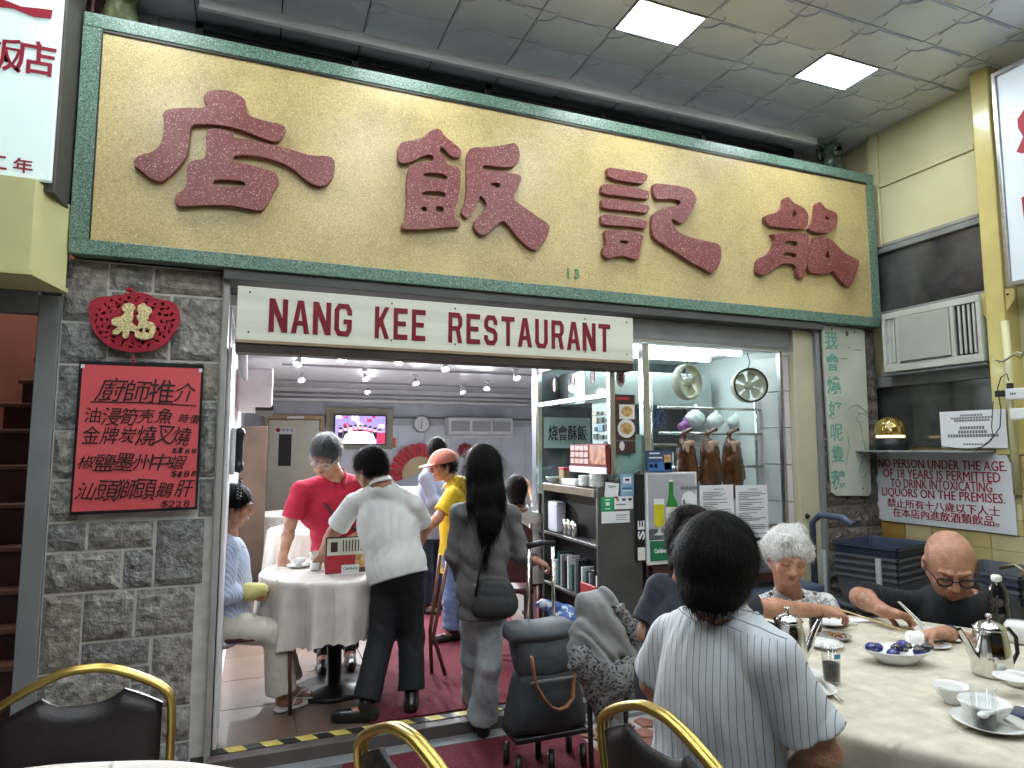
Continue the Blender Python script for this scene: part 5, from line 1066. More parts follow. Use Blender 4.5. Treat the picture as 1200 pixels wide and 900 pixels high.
# stickers on the side panel of the cabinet
def flatcard(name, label, x0, y0, x1, y1, m_, lines=(), rot=0, Y=CY0-.004):
    a, b_ = PY(x0, y0, Y), PY(x1, y1, Y); c_ = (a+b_)/2; W, H = b_.x-a.x, a.z-b_.z; t = empty(name, c_, label, 'sticker'); M = Matrix.Translation(c_) @ Matrix.Rotation(rot, 4, 'Y')
    q = MB(); q.box(-W/2, W/2, 0, .003, -H/2, H/2, 0, M); q.build('card', m_, t)
    for k, (u0, v0, u1, v1, mm) in enumerate(lines): q = MB(); q.box(-W/2+W*u0, -W/2+W*u1, -.0012-.0004*(k % 3), -.0004, H/2-H*v1, H/2-H*v0, 0, M); q.build('print', mm, t)
flatcard('paper_sticker', 'tilted white paper sticker on the cabinet side', 709, 566, 725, 583, paper, [(.2, .2, .8, .25, grey_ink), (.2, .3, .6, .33, grey_ink)], .12)
flatcard('payment_sticker', 'light blue sticker with a white round emblem on the cabinet side', 727, 556, 743, 581, mat('pale blue print', (.22, .38, .52), .4), [(.2, .12, .8, .42, paper), (.35, .2, .65, .3, black_ink), (.1, .6, .9, .68, blue_p), (.15, .74, .85, .78, paper)])
flatcard('payment_sticker', 'green square sticker with a white tick on the cabinet side', 704, 583, 720, 599, mat('print bright green', (.02, .33, .12), .4), [(.3, .15, .7, .22, paper), (.35, .35, .65, .6, paper), (.3, .78, .7, .84, paper)])
flatcard('payment_sticker', 'white sticker with bank card marks on the cabinet side', 720, 582, 742, 596, paper, [(.08, .15, .25, .35, fries), (.4, .15, .6, .35, blue_p), (.75, .15, .92, .35, dkb), (.08, .6, .6, .68, grey_ink)])
flatcard('payment_sticker', 'small white sticker lowest on the cabinet side', 705, 600, 738, 612, paper, [(.5, .3, .9, .36, grey_ink), (.5, .5, .85, .55, grey_ink), (.5, .7, .9, .75, grey_ink)])
# things on top of the cabinet
ZT = 1.231
def bowl_o(name, label, c, r, h, m_=china, cat='bowl', group=None, foot=.45, inner=None):
    z = c[2]; q = MB(); q.lathe([(0, z+.002), (r*foot, z), (r*foot, z+.006), (r*.78, z+h*.42), (r*.95, z+h*.8), (r, z+h), (r*.965, z+h), (r*.90, z+h*.78), (r*.70, z+h*.40), (r*.3, z+h*.16), (0, z+h*.12)], (c[0], c[1], 0), 28); o = q.build(name, m_); return tag(rebase(o), label, cat, group)
bowl_o('bowl', 'pale green bowl at the far end of the cabinet top', (2.06, 4.42, ZT), .055, .045, mat('celadon', (.45, .58, .52), .25, coat=.3))
put('a', 'clear plastic tub of napkins on the cabinet top', 'tub', bx('tub', 2.02, 2.11, 3.98, 4.20, ZT, ZT+.045, mat('milky plastic', (.55, .58, .66)), bev=.01))
put('a', 'wooden toothpick box with red lid on the cabinet top', 'box', bx('wooden_box', 2.07, 2.12, 4.26, 4.34, ZT, ZT+.10, mat('bamboo box', (.25, .16, .07), .5), bev=.003)); put('a', 'red cover on the wooden box on the cabinet top', 'cover', bx('red_cover', 2.068, 2.122, 4.255, 4.345, ZT+.1005, ZT+.118, red_p, bev=.003))
for k, (x, y, n_) in enumerate(((2.06, 3.90, 8), (2.075, 3.78, 10), (2.20, 3.78, 7))):
    for j in range(n_):
        zz = (ZT if x < 2.15 else 1.30)+j*.009; q = MB().lathe([(0, zz), (.028, zz), (.050, zz+.010), (.052, zz+.012), (.030, zz+.004), (0, zz+.004)], (x, y, 0), 20); tag(rebase(q.build('plate', china)), 'white plate in the '+('far', 'near', 'right')[k]+' stack on the cabinet top, '+('lowest' if j == 0 else 'topmost' if j == n_-1 else ['', 'second', 'third', 'fourth', 'fifth', 'sixth', 'seventh', 'eighth', 'ninth'][j]+' from the bottom'), 'plate', 'plates stacked on the cabinet')
bx('plate_ledge', 2.14, 2.325, CY0+.021, 3.69, 1.27, 1.29, dark_steel, cab, .002)
# ---------------------------------------------------------------- beer posters, notices
beer = empty('beer_poster', (2.5, F-.02, .9), 'grey beer poster with a green bottle and a full glass on the booth base', 'poster')
BYy = F-.045; a, b_ = PY(757, 554, BYy), PY(819, 658, BYy); bx('sheet', a.x, b_.x, BYy, BYy+.02, b_.z, a.z, mat('poster white edge', (.7, .72, .72), .4), beer, .002); bx('backdrop', a.x+.012, b_.x-.012, BYy-.0015, BYy-.0002, b_.z+.22*.9, a.z-.012, mat('poster grey', (.36, .37, .41), .35, var=.15, scale=3), beer, 0)
bx('table_print', a.x+.012, b_.x-.012, BYy-.003, BYy-.0016, PY(780, 632, BYy).z, PY(780, 619, BYy).z, mat('poster dark grey', (.10, .10, .12), .35), beer, 0)
def pf(pts, m_, name, lift=1, par=beer, Y=BYy): MB().prism([PY(x, y, Y-.0018*lift) for x, y in pts], (0, .001, 0)).build(name, m_, par)
z5 = lambda l: [(700+x/4.615, 540+y/4.615) for x, y in l]
pf(z5([(388, 105), (408, 105), (411, 130), (412, 185), (432, 225), (437, 250), (437, 392), (372, 396), (370, 250), (385, 205), (388, 130)]), mat('bottle green', (.03, .20, .04), .3, var=.3), 'bottle_print', 2)
pf(z5([(386, 102), (410, 102), (410, 113), (386, 113)]), plate_m, 'bottle_cap', 3); pf(z5([(370, 250), (437, 250), (437, 335), (372, 337)]), plate_m, 'label_print', 3)
pf(z5([(306, 212), (360, 212), (366, 345), (345, 365), (345, 385), (368, 395), (350, 404), (305, 403), (328, 385), (328, 362), (308, 345)]), mat('glass print', (.55, .58, .55), .3), 'glass_print', 2)
pf(z5([(308, 235), (361, 235), (364, 340), (345, 358), (326, 358), (309, 340)]), mat('beer yellow', (.62, .55, .02), .3, var=.2), 'beer_print', 3); pf(z5([(306, 205), (362, 205), (362, 236), (306, 236)]), paper, 'foam_print', 3)
pf(z5([(455+42+42*math.cos(t_), 215+50*math.sin(t_)) for t_ in [2*math.pi*k/20 for k in range(20)]]), paper, 'price_badge', 2)
for k in range(6): x = 452+k*15; pf(z5([(x, 138), (x+11, 138), (x+11, 156), (x, 156)]), grey_ink, 'title_print', 2)
p_ = PY(793.5, 602, BYy-.006); text('Carlsberg', green_p, p_, V((1, 0, .12)), (0, 0, 1), w=.05, h=.022, parent=beer, bold=.02, ex=.0006)
p_ = PY(806, 588, BYy-.006); text('$', black_ink, (p_.x-.03, p_.y, p_.z), (1, 0, 0), (0, 0, 1), h=.03, parent=beer); 
bl_ = [(c[0], c[1]) for c in z5([(285, 435), (405, 432), (407, 535), (288, 545)])]; pf(bl_, green_p, 'logo_panel', 3)
p_ = PY(775, 646, BYy-.008); text('Carlsberg', paper, p_, (1, 0, 0), (0, 0, 1), w=.105, h=.038, parent=beer, bold=.03, ex=.0008)
pf(z5([(412, 432), (440, 430), (440, 525), (412, 530)]), mat('lime print', (.2, .35, .05), .4), 'corner_print', 3)
poster('drinks_sign', 'small navy framed sign with a beer glass above the beer poster', 'sign', ((758, 528), (788, 553)), F-.05, mat('print navy', (.04, .07, .16), .4), [('text_bar', .1, .1, .5, .16, paper), ('text_bar', .08, .3, .6, .36, paper), ('lower_half', .04, .55, .96, .94, mat('print blue', (.05, .15, .38))), ('tag', .1, .62, .22, .8, paper), ('tag', .28, .62, .4, .8, paper), ('beer_glass', .68, .2, .95, .9, fries)], ex=.01)
sp = empty('side_poster', (2.35, F-.02, .9), 'narrow black poster with white shapes at the booth corner', 'poster'); a, b_ = PY(745, 556, F-.03), PY(757, 658, F-.03); bx('sheet', a.x, b_.x-.002, F-.03, F-.02, b_.z, a.z, black, sp, 0)
text('SE', paper, ((a.x+b_.x)/2, F-.0315, a.z-.32*(a.z-b_.z)*2), (0, 0, 1), (-1, 0, 0), w=.12, h=.05, parent=sp, bold=.02); bx('white_block', a.x+.004, b_.x-.006, F-.0322, F-.0305, b_.z+.01, b_.z+.09, plate_m, sp, 0)
cbm = mat('lacquered counter', (.09, .035, .028), .35, var=.25, scale=4, coat=.2); put('a', 'dark red brown wooden counter under the beer poster', 'counter', bx('counter_block', 2.40, 3.58, F-.02, F+.04, GZ, PY(790, 662, F).z, cbm))
rnd = random.Random(3)
for k, (x0, x1) in enumerate(((820, 861), (862, 901))):
    t, a, W, H = poster('typed_notice', ('left' if k == 0 else 'right')+' of two white typed notice pages taped under the geese', 'notice', ((x0, 569), (x1, 629)), F-.012, paper, group='typed notice pages')
    q = MB(); v_ = .07; n_ = 0
    while v_ < .94:
        L_ = rnd.uniform(.4, .92) if n_ % 4 else .3; o_ = .08 if n_ else .4; q.prism([V((a.x+W*o_, F-.0135, a.z-H*v_)), V((a.x+W*min(.94, o_+L_), F-.0135, a.z-H*v_)), V((a.x+W*min(.94, o_+L_), F-.0135, a.z-H*(v_+.014))), V((a.x+W*o_, F-.0135, a.z-H*(v_+.014)))], (0, .001, 0)); v_ += .034 if n_ % 5 else .06; n_ += 1
    q.build('print_lines', grey_ink, t)
# ================================================================ THINGS ON THE WALLS OUTSIDE
R1, U1 = (1, 0, 0), (0, 0, 1)
# red good luck ornament
OY = F-.045
oc = PY(157, 377, OY); fo = empty('hanging_ornament', (oc.x, OY, oc.z-.13), 'red lattice good luck plaque with a gold glitter character above the menu poster', 'ornament')
zz4 = lambda x, y: (lambda p: (p.x, p.z))(PY(x/4, 300+y/4, OY))
shape = [(415,250),(425,212),(460,192),(520,190),(570,185),(620,168),(690,175),(740,205),(800,210),(835,240),(848,285),(835,340),(805,380),(770,420),(720,445),(640,455),(560,445),(500,420),(460,380),(425,330)]
holes = []; rn = random.Random(4)
ctr = (630, 312)
for ring_, n_, rr_ in ((.62, 14, 9), (.75, 20, 9), (.88, 26, 8)):
    for k in range(n_):
        a = 2*math.pi*k/n_+ring_*3; x, y = ctr[0]+205*ring_*math.cos(a), ctr[1]+132*ring_*math.sin(a)+(-8 if abs(math.cos(a)) > .5 else 0)
        rr = rr_*rn.uniform(.7, 1.15); el = rn.uniform(.6, 1.6); th = rn.uniform(0, 3)
        holes.append([(x+rr*el*math.cos(b)*math.cos(th)-rr/el*math.sin(b)*math.sin(th), y+rr*el*math.cos(b)*math.sin(th)+rr/el*math.sin(b)*math.cos(th)) for b in [2*math.pi*j/6 for j in range(6)]])
felt = mat('red felt', (.35, .015, .035), .75, var=.15, scale=30, bump=.3, bscale=90)
def std(me): me.transform(Matrix.Translation((0, OY, 0)) @ Matrix.Rotation(math.pi/2, 4, 'X'))
me = outline([shape]+holes, zz4, felt, 'lattice_plaque', fo, .010, smooth=1); std(me); obj_from('lattice_plaque', me, felt, fo, False)
q = MB(); q.prism([(lambda p: V((p[0], OY+.012, p[1])))(zz4(ctr[0]+(x-ctr[0])*.97, ctr[1]+(y-ctr[1])*.97)) for x, y in shape], (0, .003, 0)); q.build('backing', mat('dark red backing', (.13, .006, .015), .8), fo)
gl = mat('gold glitter', (.62, .52, .26), .35, .5, var=.4, scale=120, bump=.8, bscale=160)
fu_parts = [[(575,240),(600,222),(630,228),(640,245),(625,270),(632,290),(618,315),(640,330),(655,345),(640,362),(612,350),(605,385),(588,394),(575,375),(580,350),(555,375),(530,372),(532,352),(560,335),(530,330),(524,305),(545,290),(575,288),(590,268),(575,258)],
 [(650,235),(680,222),(690,240),(712,245),(715,270),(700,280),(700,300),(685,308),(725,315),(735,345),(722,385),(690,397),(645,392),(632,375),(640,340),(655,318),(648,305),(640,285),(655,275),(645,258)], ]
bmj = bmesh.new()
for i_, pl in enumerate(fu_parts):
    me = outline([pl]+([[(655,345),(672,340),(672,360),(655,362)], [(685,345),(705,345),(700,365),(683,362)]] if i_ else []), zz4, gl, 'c', fo, .016, smooth=2); std(me); me.transform(Matrix.Translation((0, -.014, 0))); bmj.from_mesh(me)
me = bpy.data.meshes.new('gold_character'); bmj.to_mesh(me); bmj.free(); obj_from('gold_character', me, gl, fo, False)
p0, p1 = PY(152, 340, OY), PY(156, 424, OY); q = MB(); q.tube([(p0.x-.02, OY, p0.z-.02), (p0.x, OY+.01, p0.z+.02), (p0.x+.03, OY, p0.z-.02)], .003, 6); q.ball((p0.x, OY, p0.z), .012, 8, (1.6, 1, 1)); q.tube([(p1.x, OY, p1.z+.03), (p1.x, OY, p1.z-.012)], .006, 6); q.build('cord', felt, fo)
# menu poster
MY = F-.040
mp_ = empty('menu_poster', (-.55, MY, 1.2), 'red handwritten chef recommendation menu board taped to the stone pillar', 'poster')
cor = [(93, 423), (239, 427), (231, 597), (81, 604)]; cin = [(97, 427), (236, 432), (228, 594), (84, 600)]
MB().prism([PY(x, y, MY) for x, y in cor], (0, .012, 0)).build('backing_board', black, mp_)
redp = mat('red poster paper', (.66, .085, .10), .55, var=.08, scale=2, bump=.05, bscale=6, var2=(.72, .115, .125))
MB().prism([PY(x, y, MY-.003) for x, y in cin], (0, .002, 0)).build('paper', redp, mp_)
for x, y in ((97, 429), (235, 434)): c_ = PY(x, y, MY-.006); bx('tape', c_.x-.008, c_.x+.008, MY-.006, MY-.004, c_.z-.009, c_.z+.009, paper, mp_, 0)
mk = lambda x, y: PY(70+x/4.285, 410+y/4.285, MY-.006)
for body, x0, x1, y0, y1 in (('廚師推介', 200, 690, 150, 265), ('油浸筍壳魚', 120, 570, 290, 375), ('時價', 600, 700, 320, 372), ('金牌炭燒叉燒', 110, 655, 385, 478), ('$168', 560, 690, 490, 520), ('椒鹽墨州中蝦', 85, 640, 525, 605), ('$188', 560, 685, 605, 640), ('汕頭獅頭鵝肝', 85, 670, 655, 750), ('$228', 505, 655, 755, 792)):
    a, b_, c_, d_ = mk(x0, (y0+y1)/2), mk(x1, (y0+y1)/2), mk((x0+x1)/2, y0), mk((x0+x1)/2, y1)
    W_ = (b_.x-a.x)/len(body); H_ = c_.z-d_.z; zc = (c_.z+d_.z)/2
    for i_, chx in enumerate(body):
        k_ = rn.uniform(.86, 1.12)*(.9 if chx in '$1682' else 1); text(chx, black_ink, (a.x+W_*(i_+.5)+rn.uniform(-.003, .003), MY-.0065, zc+rn.uniform(-.05, .05)*H_), (1, 0, rn.uniform(-.12, .04)), (rn.uniform(.10, .34), 0, 1), w=W_*.97*k_*(.62 if chx == '1' else 1), h=H_*k_, parent=mp_, name='brush_character', bold=-.001, ex=.0005)
MB().prism([mk(x, y) for x, y in ((155, 258), (420, 262), (685, 278), (685, 283), (420, 268), (155, 263))], (0, .001, 0)).build('underline', black_ink, mp_)
# painted plank
PYY = F-.035
pk = empty('painted_plank', (4.2, PYY, 1.2), 'tall pale plank with faded green handwritten characters and a sketched goose on the stone pillar', 'plank')
plm = blotch('weathered plank', [(.50, .54, .44), (.54, .57, .48)], 2, .6, .15) if False else mat('weathered plank', (.50, .54, .44), .6, var=.14, scale=3, bump=.15, bscale=25)
MB().prism([PY(x, y, PYY) for x, y in ((965, 381), (1010, 386), (1013, 388), (1021, 577), (1018, 581), (980, 581), (975, 577), (963, 384))], (0, .016, 0)).build('board', plm, pk)
gi = mat('faded green paint', (.16, .36, .28), .6, var=.3, scale=40)
z6 = lambda x, y, Y=PYY-.0005: PY(940+x/4.615, 380+y/4.615, Y)
for ch, x, y, w, h in (('我', 157, 85, 70, 95), ('會', 165, 205, 75, 95), ('燒', 172, 330, 75, 100), ('好', 180, 460, 75, 90), ('呢', 187, 585, 65, 95), ('隻', 192, 700, 70, 95), ('鵝', 198, 840, 80, 100)):
    c_ = z6(x, y); s_ = (z6(x+w/2, y)-z6(x-w/2, y)).x; h_ = (z6(x, y-h/2)-z6(x, y+h/2)).z; text(ch, gi, c_, (1, 0, 0), (0, 0, 1), w=s_, h=h_, parent=pk, bold=.018, ex=.0006)
q = MB()
for pts in ([(250, 460), (275, 440), (300, 435), (330, 460), (355, 490)], [(300, 480), (290, 520), (320, 530), (350, 500), (330, 480), (300, 480)], [(310, 530), (325, 600), (320, 660)], [(245, 600), (255, 660), (235, 760)], [(330, 620), (345, 700), (310, 760), (300, 820), (330, 830), (355, 790)], [(290, 700), (305, 740)], [(330, 690), (325, 790)]): q.tube([z6(x, y, PYY-.001) for x, y in pts], .0035, 5, flat=.3)
q.build('goose_sketch', gi, pk)
q = MB()
for x, y in ((160, 28), (283, 43), (181, 888), (328, 888)): q.ball(z6(x, y, PYY-.001), .006, 8)
q.build('nail', dark, pk)
q = MB()
for x, y, w in ((145, 130, 45), (255, 127, 14), (298, 140, 45), (225, 186, 35), (160, 507, 30)): a = z6(x-w/2, y, PYY-.001); b_ = z6(x+w/2, y+1, PYY-.001); q.tube([a, b_], .0022, 5)
q.ball(z6(243, 50, PYY-.003), .016, 8, (1, .4, 1.4)); q.build('scratch', mat('brown scratch', (.15, .12, .09), .7), pk)
# warning sign on the right wall (plane X)
WX = 4.438
ws = empty('warning_sign', (WX, 3.3, .95), 'white sheet sign in red capitals about drinking under age on the tiled wall', 'sign')
z7 = lambda x, y, X=WX: PX(1002+x/6, 520+y/6, X)
q = MB(); q.prism([z7(x, y) for x, y in ((150, 60), (530, 60), (1065, 72), (1082, 125), (1105, 140), (1140, 645), (850, 610), (200, 540), (160, 525), (150, 400))], (.010, 0, 0)); q.build('sheet', mat('white enamel sheet', (.66, .68, .70), .4, var=.06, scale=5, bump=.1, bscale=12), ws)
wred = mat('warning red', (.36, .02, .05), .5, var=.15, scale=20)
rY = (0, -1, 0)
for body, x0, x1, yc, hh, b__ in (('NO PERSON UNDER THE AGE.', 165, 1062, 146, 52, .02), ('OF 18 YEARS IS PERMITTED', 197, 1020, 220, 54, .02), ('TO DRINK INTOXICATING', 250, 962, 290, 54, .02), ('LIQUORS ON THE PREMISES.', 190, 1055, 365, 60, .02), ('禁止所有十八歲以下人士', 228, 1018, 440, 52, .02), ('在本店內進飲酒類飲品。', 265, 1012, 515, 55, .02)):
    # straight lines on the sheet: interpolate height between the two ends
    ysl = {146: (135, 160), 220: (205, 238), 290: (275, 308), 365: (340, 395), 440: (412, 478), 515: (478, 550)}[yc]
    a, b_ = z7(x0, ysl[0], WX-.002), z7(x1, ysl[1], WX-.002); c_ = (a+b_)/2; H_ = hh/6/760*c_.length*1.0
    text(body, wred, c_, (0, b_.y-a.y, b_.z-a.z), (0, 0, 1), w=(b_-a).length, h=H_, parent=ws, bold=0, ex=.0006); text(body, wred, c_+V((-.0004, -.0022, .0006)), (0, b_.y-a.y, b_.z-a.z), (0, 0, 1), w=(b_-a).length, h=H_, parent=ws, bold=0, ex=.0006)
# shelf with globe lamp, notice, power strip
shf = tag(rebase(bx('wall_shelf', 4.20, WX+.012, 2.78, 3.64, 1.462, 1.472, mat('glass grey shelf', (.30, .34, .34), .2), bev=.001)), 'thin grey shelf over the drinking warning sign', 'shelf')
gx = 4.31; gc = PX(1043, 503, gx); gl_ = empty('lucky_globe_lamp', (gx, gc.y, 1.473), 'gold glass dome with lit coins on a black round base on the wall shelf', 'lamp')
gr = .105; zb_ = 1.473
MB().lathe([(0, zb_), (gr*1.05, zb_), (gr*1.1, zb_+.02), (gr*1.08, zb_+.085), (gr*.9, zb_+.09), (0, zb_+.09)], (gx, gc.y, 0), 32).build('base', black, gl_)
amb = mat('gold dome glass', (.62, .42, .10), .08, .85, var=.2, scale=7, coat=.6)
MB().lathe([(gr*.95*math.cos(a), zb_+.145+gr*.95*math.sin(a)) for a in [-.5+k*(math.pi/2+.5)/12 for k in range(13)]], (gx, gc.y, 0), 32).build('dome', amb, gl_)
MB().lathe([(gr*.86, zb_+.091), (gr*.89, zb_+.094), (gr*.88, zb_+.108), (gr*.84, zb_+.104)], (gx, gc.y, 0), 32).build('light_ring', mat('warm lit ring', (1, .75, .32), .4, var=.02, emit=2.5), gl_)
q = MB(); rn = random.Random(2)
for k in range(16): a = rn.uniform(0, 6.28); r_ = rn.uniform(0, .045); q.ball((gx-.080+rn.uniform(-.006, .006), gc.y-.05+rn.uniform(-.035, .035), zb_+.165+rn.uniform(-.022, .028)), .010, 8)
q.build('coins', mat('bright coins', (.85, .74, .45), .25, .8, emit=.25), gl_)
a, b_, c_ = PX(1101, 485, 4.41), PX(1178, 480, 4.41), PX(1105, 525, 4.41); t = empty('wall_notice', (4.43, (a.y+b_.y)/2, 1.5), 'white printed notice card leaning on the wall shelf before the dark window', 'notice')
bx('card', 4.41, 4.414, b_.y, a.y, 1.49, 1.49+(a.z-c_.z)*1.05, paper, t, 0)
q = MB(); zt = 1.49+(a.z-c_.z)*1.05; ww = a.y-b_.y
for k, (v_, s_, h_) in enumerate(((.10, .35, .012), (.17, .65, .012), (.24, .55, .012), (.42, .38, .020), (.53, .44, .020), (.63, .78, .020), (.88, .30, .010))):
    yy = (a.y+b_.y)/2; n_ = int(s_*24)
    for j in range(n_): y_ = yy+ww*s_/2-ww*s_*(j+.1)/n_; q.prism([V((4.4085, y_, zt-v_*(zt-1.49))), V((4.4085, y_-ww*s_/n_*.75, zt-v_*(zt-1.49))), V((4.4085, y_-ww*s_/n_*.75, zt-v_*(zt-1.49)-h_)), V((4.4085, y_, zt-v_*(zt-1.49)-h_))], (.0008, 0, 0))
q.build('print', grey_ink, t)
ps = empty('power_strip', (4.45, 2.7, 1.65), 'white socket block with a black plug on the yellow post', 'socket')
c_ = PX(1186, 462, 4.37); bx('socket_block', 4.35, 4.399, c_.y-.12, c_.y+.03, c_.z-.035, c_.z+.035, white_paint, ps, .006); bx('lower_box', 4.33, 4.399, c_.y-.14, c_.y+.0, c_.z-.16, c_.z-.09, white_paint, ps, .01)
bx('plug', 4.35, 4.38, c_.y-.01, c_.y+.02, c_.z+.036, c_.z+.07, black, ps, .004); bx('adapter', 4.38, 4.40, c_.y+.05, c_.y+.11, c_.z-.01, c_.z+.03, black, ps, .003)
q = MB()
for y in (-.012, .0, .012): q.box(4.346, 4.3505, c_.y-.02+y, c_.y-.016+y, c_.z-.004, c_.z+.008)
q.build('socket_slot', black, ps)
q = MB(); q.tube([PX(x, y, 4.36) for x, y in ((1182, 446), (1180, 438), (1173, 442), (1169, 455), (1173, 480), (1172, 500), (1160, 518), (1142, 529), (1110, 524), (1080, 522), (1062, 526))], .0035, 6); q.tube([PX(x, y, 4.37) for x, y in ((1164, 470), (1162, 500), (1164, 512), (1150, 524), (1120, 530))], .003, 6)
q.tube([PX(x, y, 4.37) for x, y in ((1166, 422), (1176, 424), (1188, 416), (1196, 420), (1200, 412))], .003, 6); tag(rebase(q.build('power_cable', black)), 'thin black cables hanging from the socket to the shelf lamp', 'cable')
q = MB(); q.tube([PX(x, y, 4.38) for x, y in ((1163, 421), (1170, 425), (1180, 420), (1192, 412), (1200, 415))], .004, 6); tag(rebase(q.build('loose_wire', ivory)), 'short cream wire curling beside the air conditioner corner', 'wire')
# little stone lions on the sign ledge
lion_m = mat('mossy glazed stone', (.10, .115, .05), .4, var=.4, scale=14, bump=.4, bscale=30)
def lion(c, s, turn, label, m_):
    q = Matrix.Translation(c) @ Matrix.Rotation(turn, 4, 'Z'); f_ = lambda x, y, z: q @ V((x*s, y*s, z*s)); v = Vol([f_(-.5, -.5, 0), f_(.5, .5, 1.2)], .010*max(.6, s/.35), .05)
    v.ell(f_(0, .12, .32), (.24*s, .28*s, .30*s)); v.cone(f_(0, 0, .35), f_(0, -.12, .66), .22*s, .20*s, k=.03); v.ell(f_(0, -.16, .86), (.22*s, .21*s, .21*s), k=.02)
    v.ell(f_(0, -.36, .80), (.13*s, .10*s, .09*s), k=.02); v.ell(f_(0, -.34, .68), (.10*s, .08*s, .05*s), k=.01)
    for e in (-1, 1):
        v.cone(f_(e*.15, -.16, .5), f_(e*.17, -.26, .08), .09*s, .08*s, k=.02); v.ell(f_(e*.17, -.33, .06), (.09*s, .12*s, .06*s), k=.01); v.ell(f_(e*.22, .18, .16), (.13*s, .22*s, .17*s), k=.03)
        v.ell(f_(e*.18, -.08, 1.03), (.07*s, .05*s, .08*s), k=.01); v.ell(f_(e*.09, -.36, .93), (.04*s, .04*s, .04*s), k=.005)
    for k in range(14): a = k*.9; v.ell(f_(.22*math.cos(a), .02+.12*math.sin(a*.7), .72+.30*abs(math.sin(k*1.7))), (.07*s, .07*s, .07*s), k=.01)
    v.cone(f_(0, .36, .25), f_(0, .42, .7), .07*s, .09*s, k=.02); v.ell(f_(0, 0, .03), (.32*s, .42*s, .05*s), k=.01); return tag(rebase(v.mesh('stone_lion', m_)), label, 'statue')
c_ = PY(148, 22, 3.72); c_.z = 3.601; lion((PY(138, 20, 3.85).x, 3.85, 3.636), .34, .5, 'mossy green stone lion at the left end of the sign ledge', lion_m)
tag(rebase(bx('plinth', PY(138, 20, 3.85).x-.14, PY(138, 20, 3.85).x+.14, 3.70, 3.99, 3.602, 3.634, lion_m)), 'low mossy plinth of the left stone lion', 'plinth')
lion((4.30, 3.82, 3.602), .34, -.4, 'dark green stone lion at the right end of the sign ledge', mat('dark glazed stone', (.05, .075, .04), .25, var=.5, scale=20, bump=.3))
tag(rebase(bx('post_box', -.80, -.66, 4.0, 4.09, 3.602, 3.95, mat('grey box', (.1, .11, .12), .5))), 'dark grey upright box behind the left stone lion', 'box')
# ================================================================ CHAIRS OUTSIDE
vinyl = mat('black vinyl', (.018, .014, .015), .38, var=.25, scale=4, bump=.12, bscale=120)
def banquet_chair(c, rz, label, hue=vinyl, cover=None):
    """origin under the seat centre, backrest on the -y side"""
    t = empty('banquet_chair', c, label, 'chair', 'gold framed banquet chairs')
    def add(mb, name, m_, par=t):
        o = mb.build(name, m_, None)
        C.objects.unlink(o); C.objects.link(o); o.parent = par; return o
    W, top, yb, lean = .225, .93, -.20, .06
    y_at = lambda z: yb-lean*(z-.45)/.48
    prof = [(-W, .45), (-W*1.03, .62), (-W*1.02, .79), (-W*.93, .845), (-W*.62, .890), (-W*.25, .925), (0, .930), (W*.25, .925), (W*.62, .890), (W*.93, .845), (W*1.02, .79), (W*1.03, .62), (W, .45)]
    pr = [V((x, y_at(z), z)) for x, z in prof]
    def fine(ps, n=3):
        o = []
        for i in range(len(ps)-1):
            p0, p1, p2, p3 = ps[max(0, i-1)], ps[i], ps[i+1], ps[min(len(ps)-1, i+2)]
            for k in range(n): t_ = k/n; o.append(.5*((2*p1)+(p2-p0)*t_+(2*p0-5*p1+4*p2-p3)*t_*t_+(3*p1-p0-3*p2+p3)*t_**3))
        return o+[ps[-1]]
    q = MB(); fp = fine(pr)
    q.tube(fp, .0122, 12); q.tube([p+V((0, .0165, 0)) for p in fp], .0100, 10); add(q, 'back_frame', gold)
    # pad with the hand hole notch
    q = bmesh.new(); N_ = 20; rows = []
    for i in range(N_+1):
        u_ = -1+2*i/N_; x = u_*(W-.020); topz = .900-.075*abs(u_)**1.6*1.05
        if abs(u_) < .52: topz = min(topz, .842+.038*(abs(u_)/.52)**3)
        rows.append((x, .47, topz-.012))
    for s_ in (1, -1):
        grid = []
        for i, (x, z0, z1) in enumerate(rows):
            col = []
            for j in range(9):
                z = z0+(z1-z0)*j/8; ed = min(i, N_-i)/3; ej = min(j+1.5, 8-j)/2; pu = min(1, max(0, min(ed, ej)))**.5; col.append(q.verts.new((x, y_at(z)+s_*(.006+.020*pu), z)))
            grid.append(col)
        for i in range(N_):
            for j in range(8): f_ = q.faces.new([grid[i][j], grid[i+1][j], grid[i+1][j+1], grid[i][j+1]]); f_.smooth = True
        if s_ == 1: g1 = grid
    for i in range(N_): q.faces.new([g1[i][8], g1[i+1][8], grid[i+1][8], grid[i][8]]); q.faces.new([g1[i][0], g1[i+1][0], grid[i+1][0], grid[i][0]])
    for i in (0, N_):
        for j in range(8): q.faces.new([g1[i][j], g1[i][j+1], grid[i][j+1], grid[i][j]])
    bmesh.ops.recalc_face_normals(q, faces=q.faces); me = bpy.data.meshes.new('back_pad'); q.to_mesh(me); q.free(); me.materials.append(hue); o = bpy.data.objects.new('back_pad', me); C.objects.link(o); o.parent = t
    add(MB().box(-.21, .21, -.20, .22, .43, .485, .022), 'seat', hue); add(MB().box(-.205, .205, -.195, .215, .405, .429, .004), 'seat_frame', gold)
    for x, y, dx, dy in ((-.195, .20, -.02, .03), (.195, .20, .02, .03), (-W, yb, 0, -.09), (W, yb, 0, -.09)): add(MB().tube([(x, y, .45), (x+dx, y+dy, 0)], .0115, 8), 'leg', gold)
    add(MB().tube([(-.2, .215, .18), (.2, .215, .18)], .008, 8), 'stretcher', gold)
    t.rotation_euler = (0, 0, rz); return t
banquet_chair((-.43, 2.04, GZ), math.radians(180+3), 'black and gold banquet chair below the stone pillar, seen behind the white tablecloth')
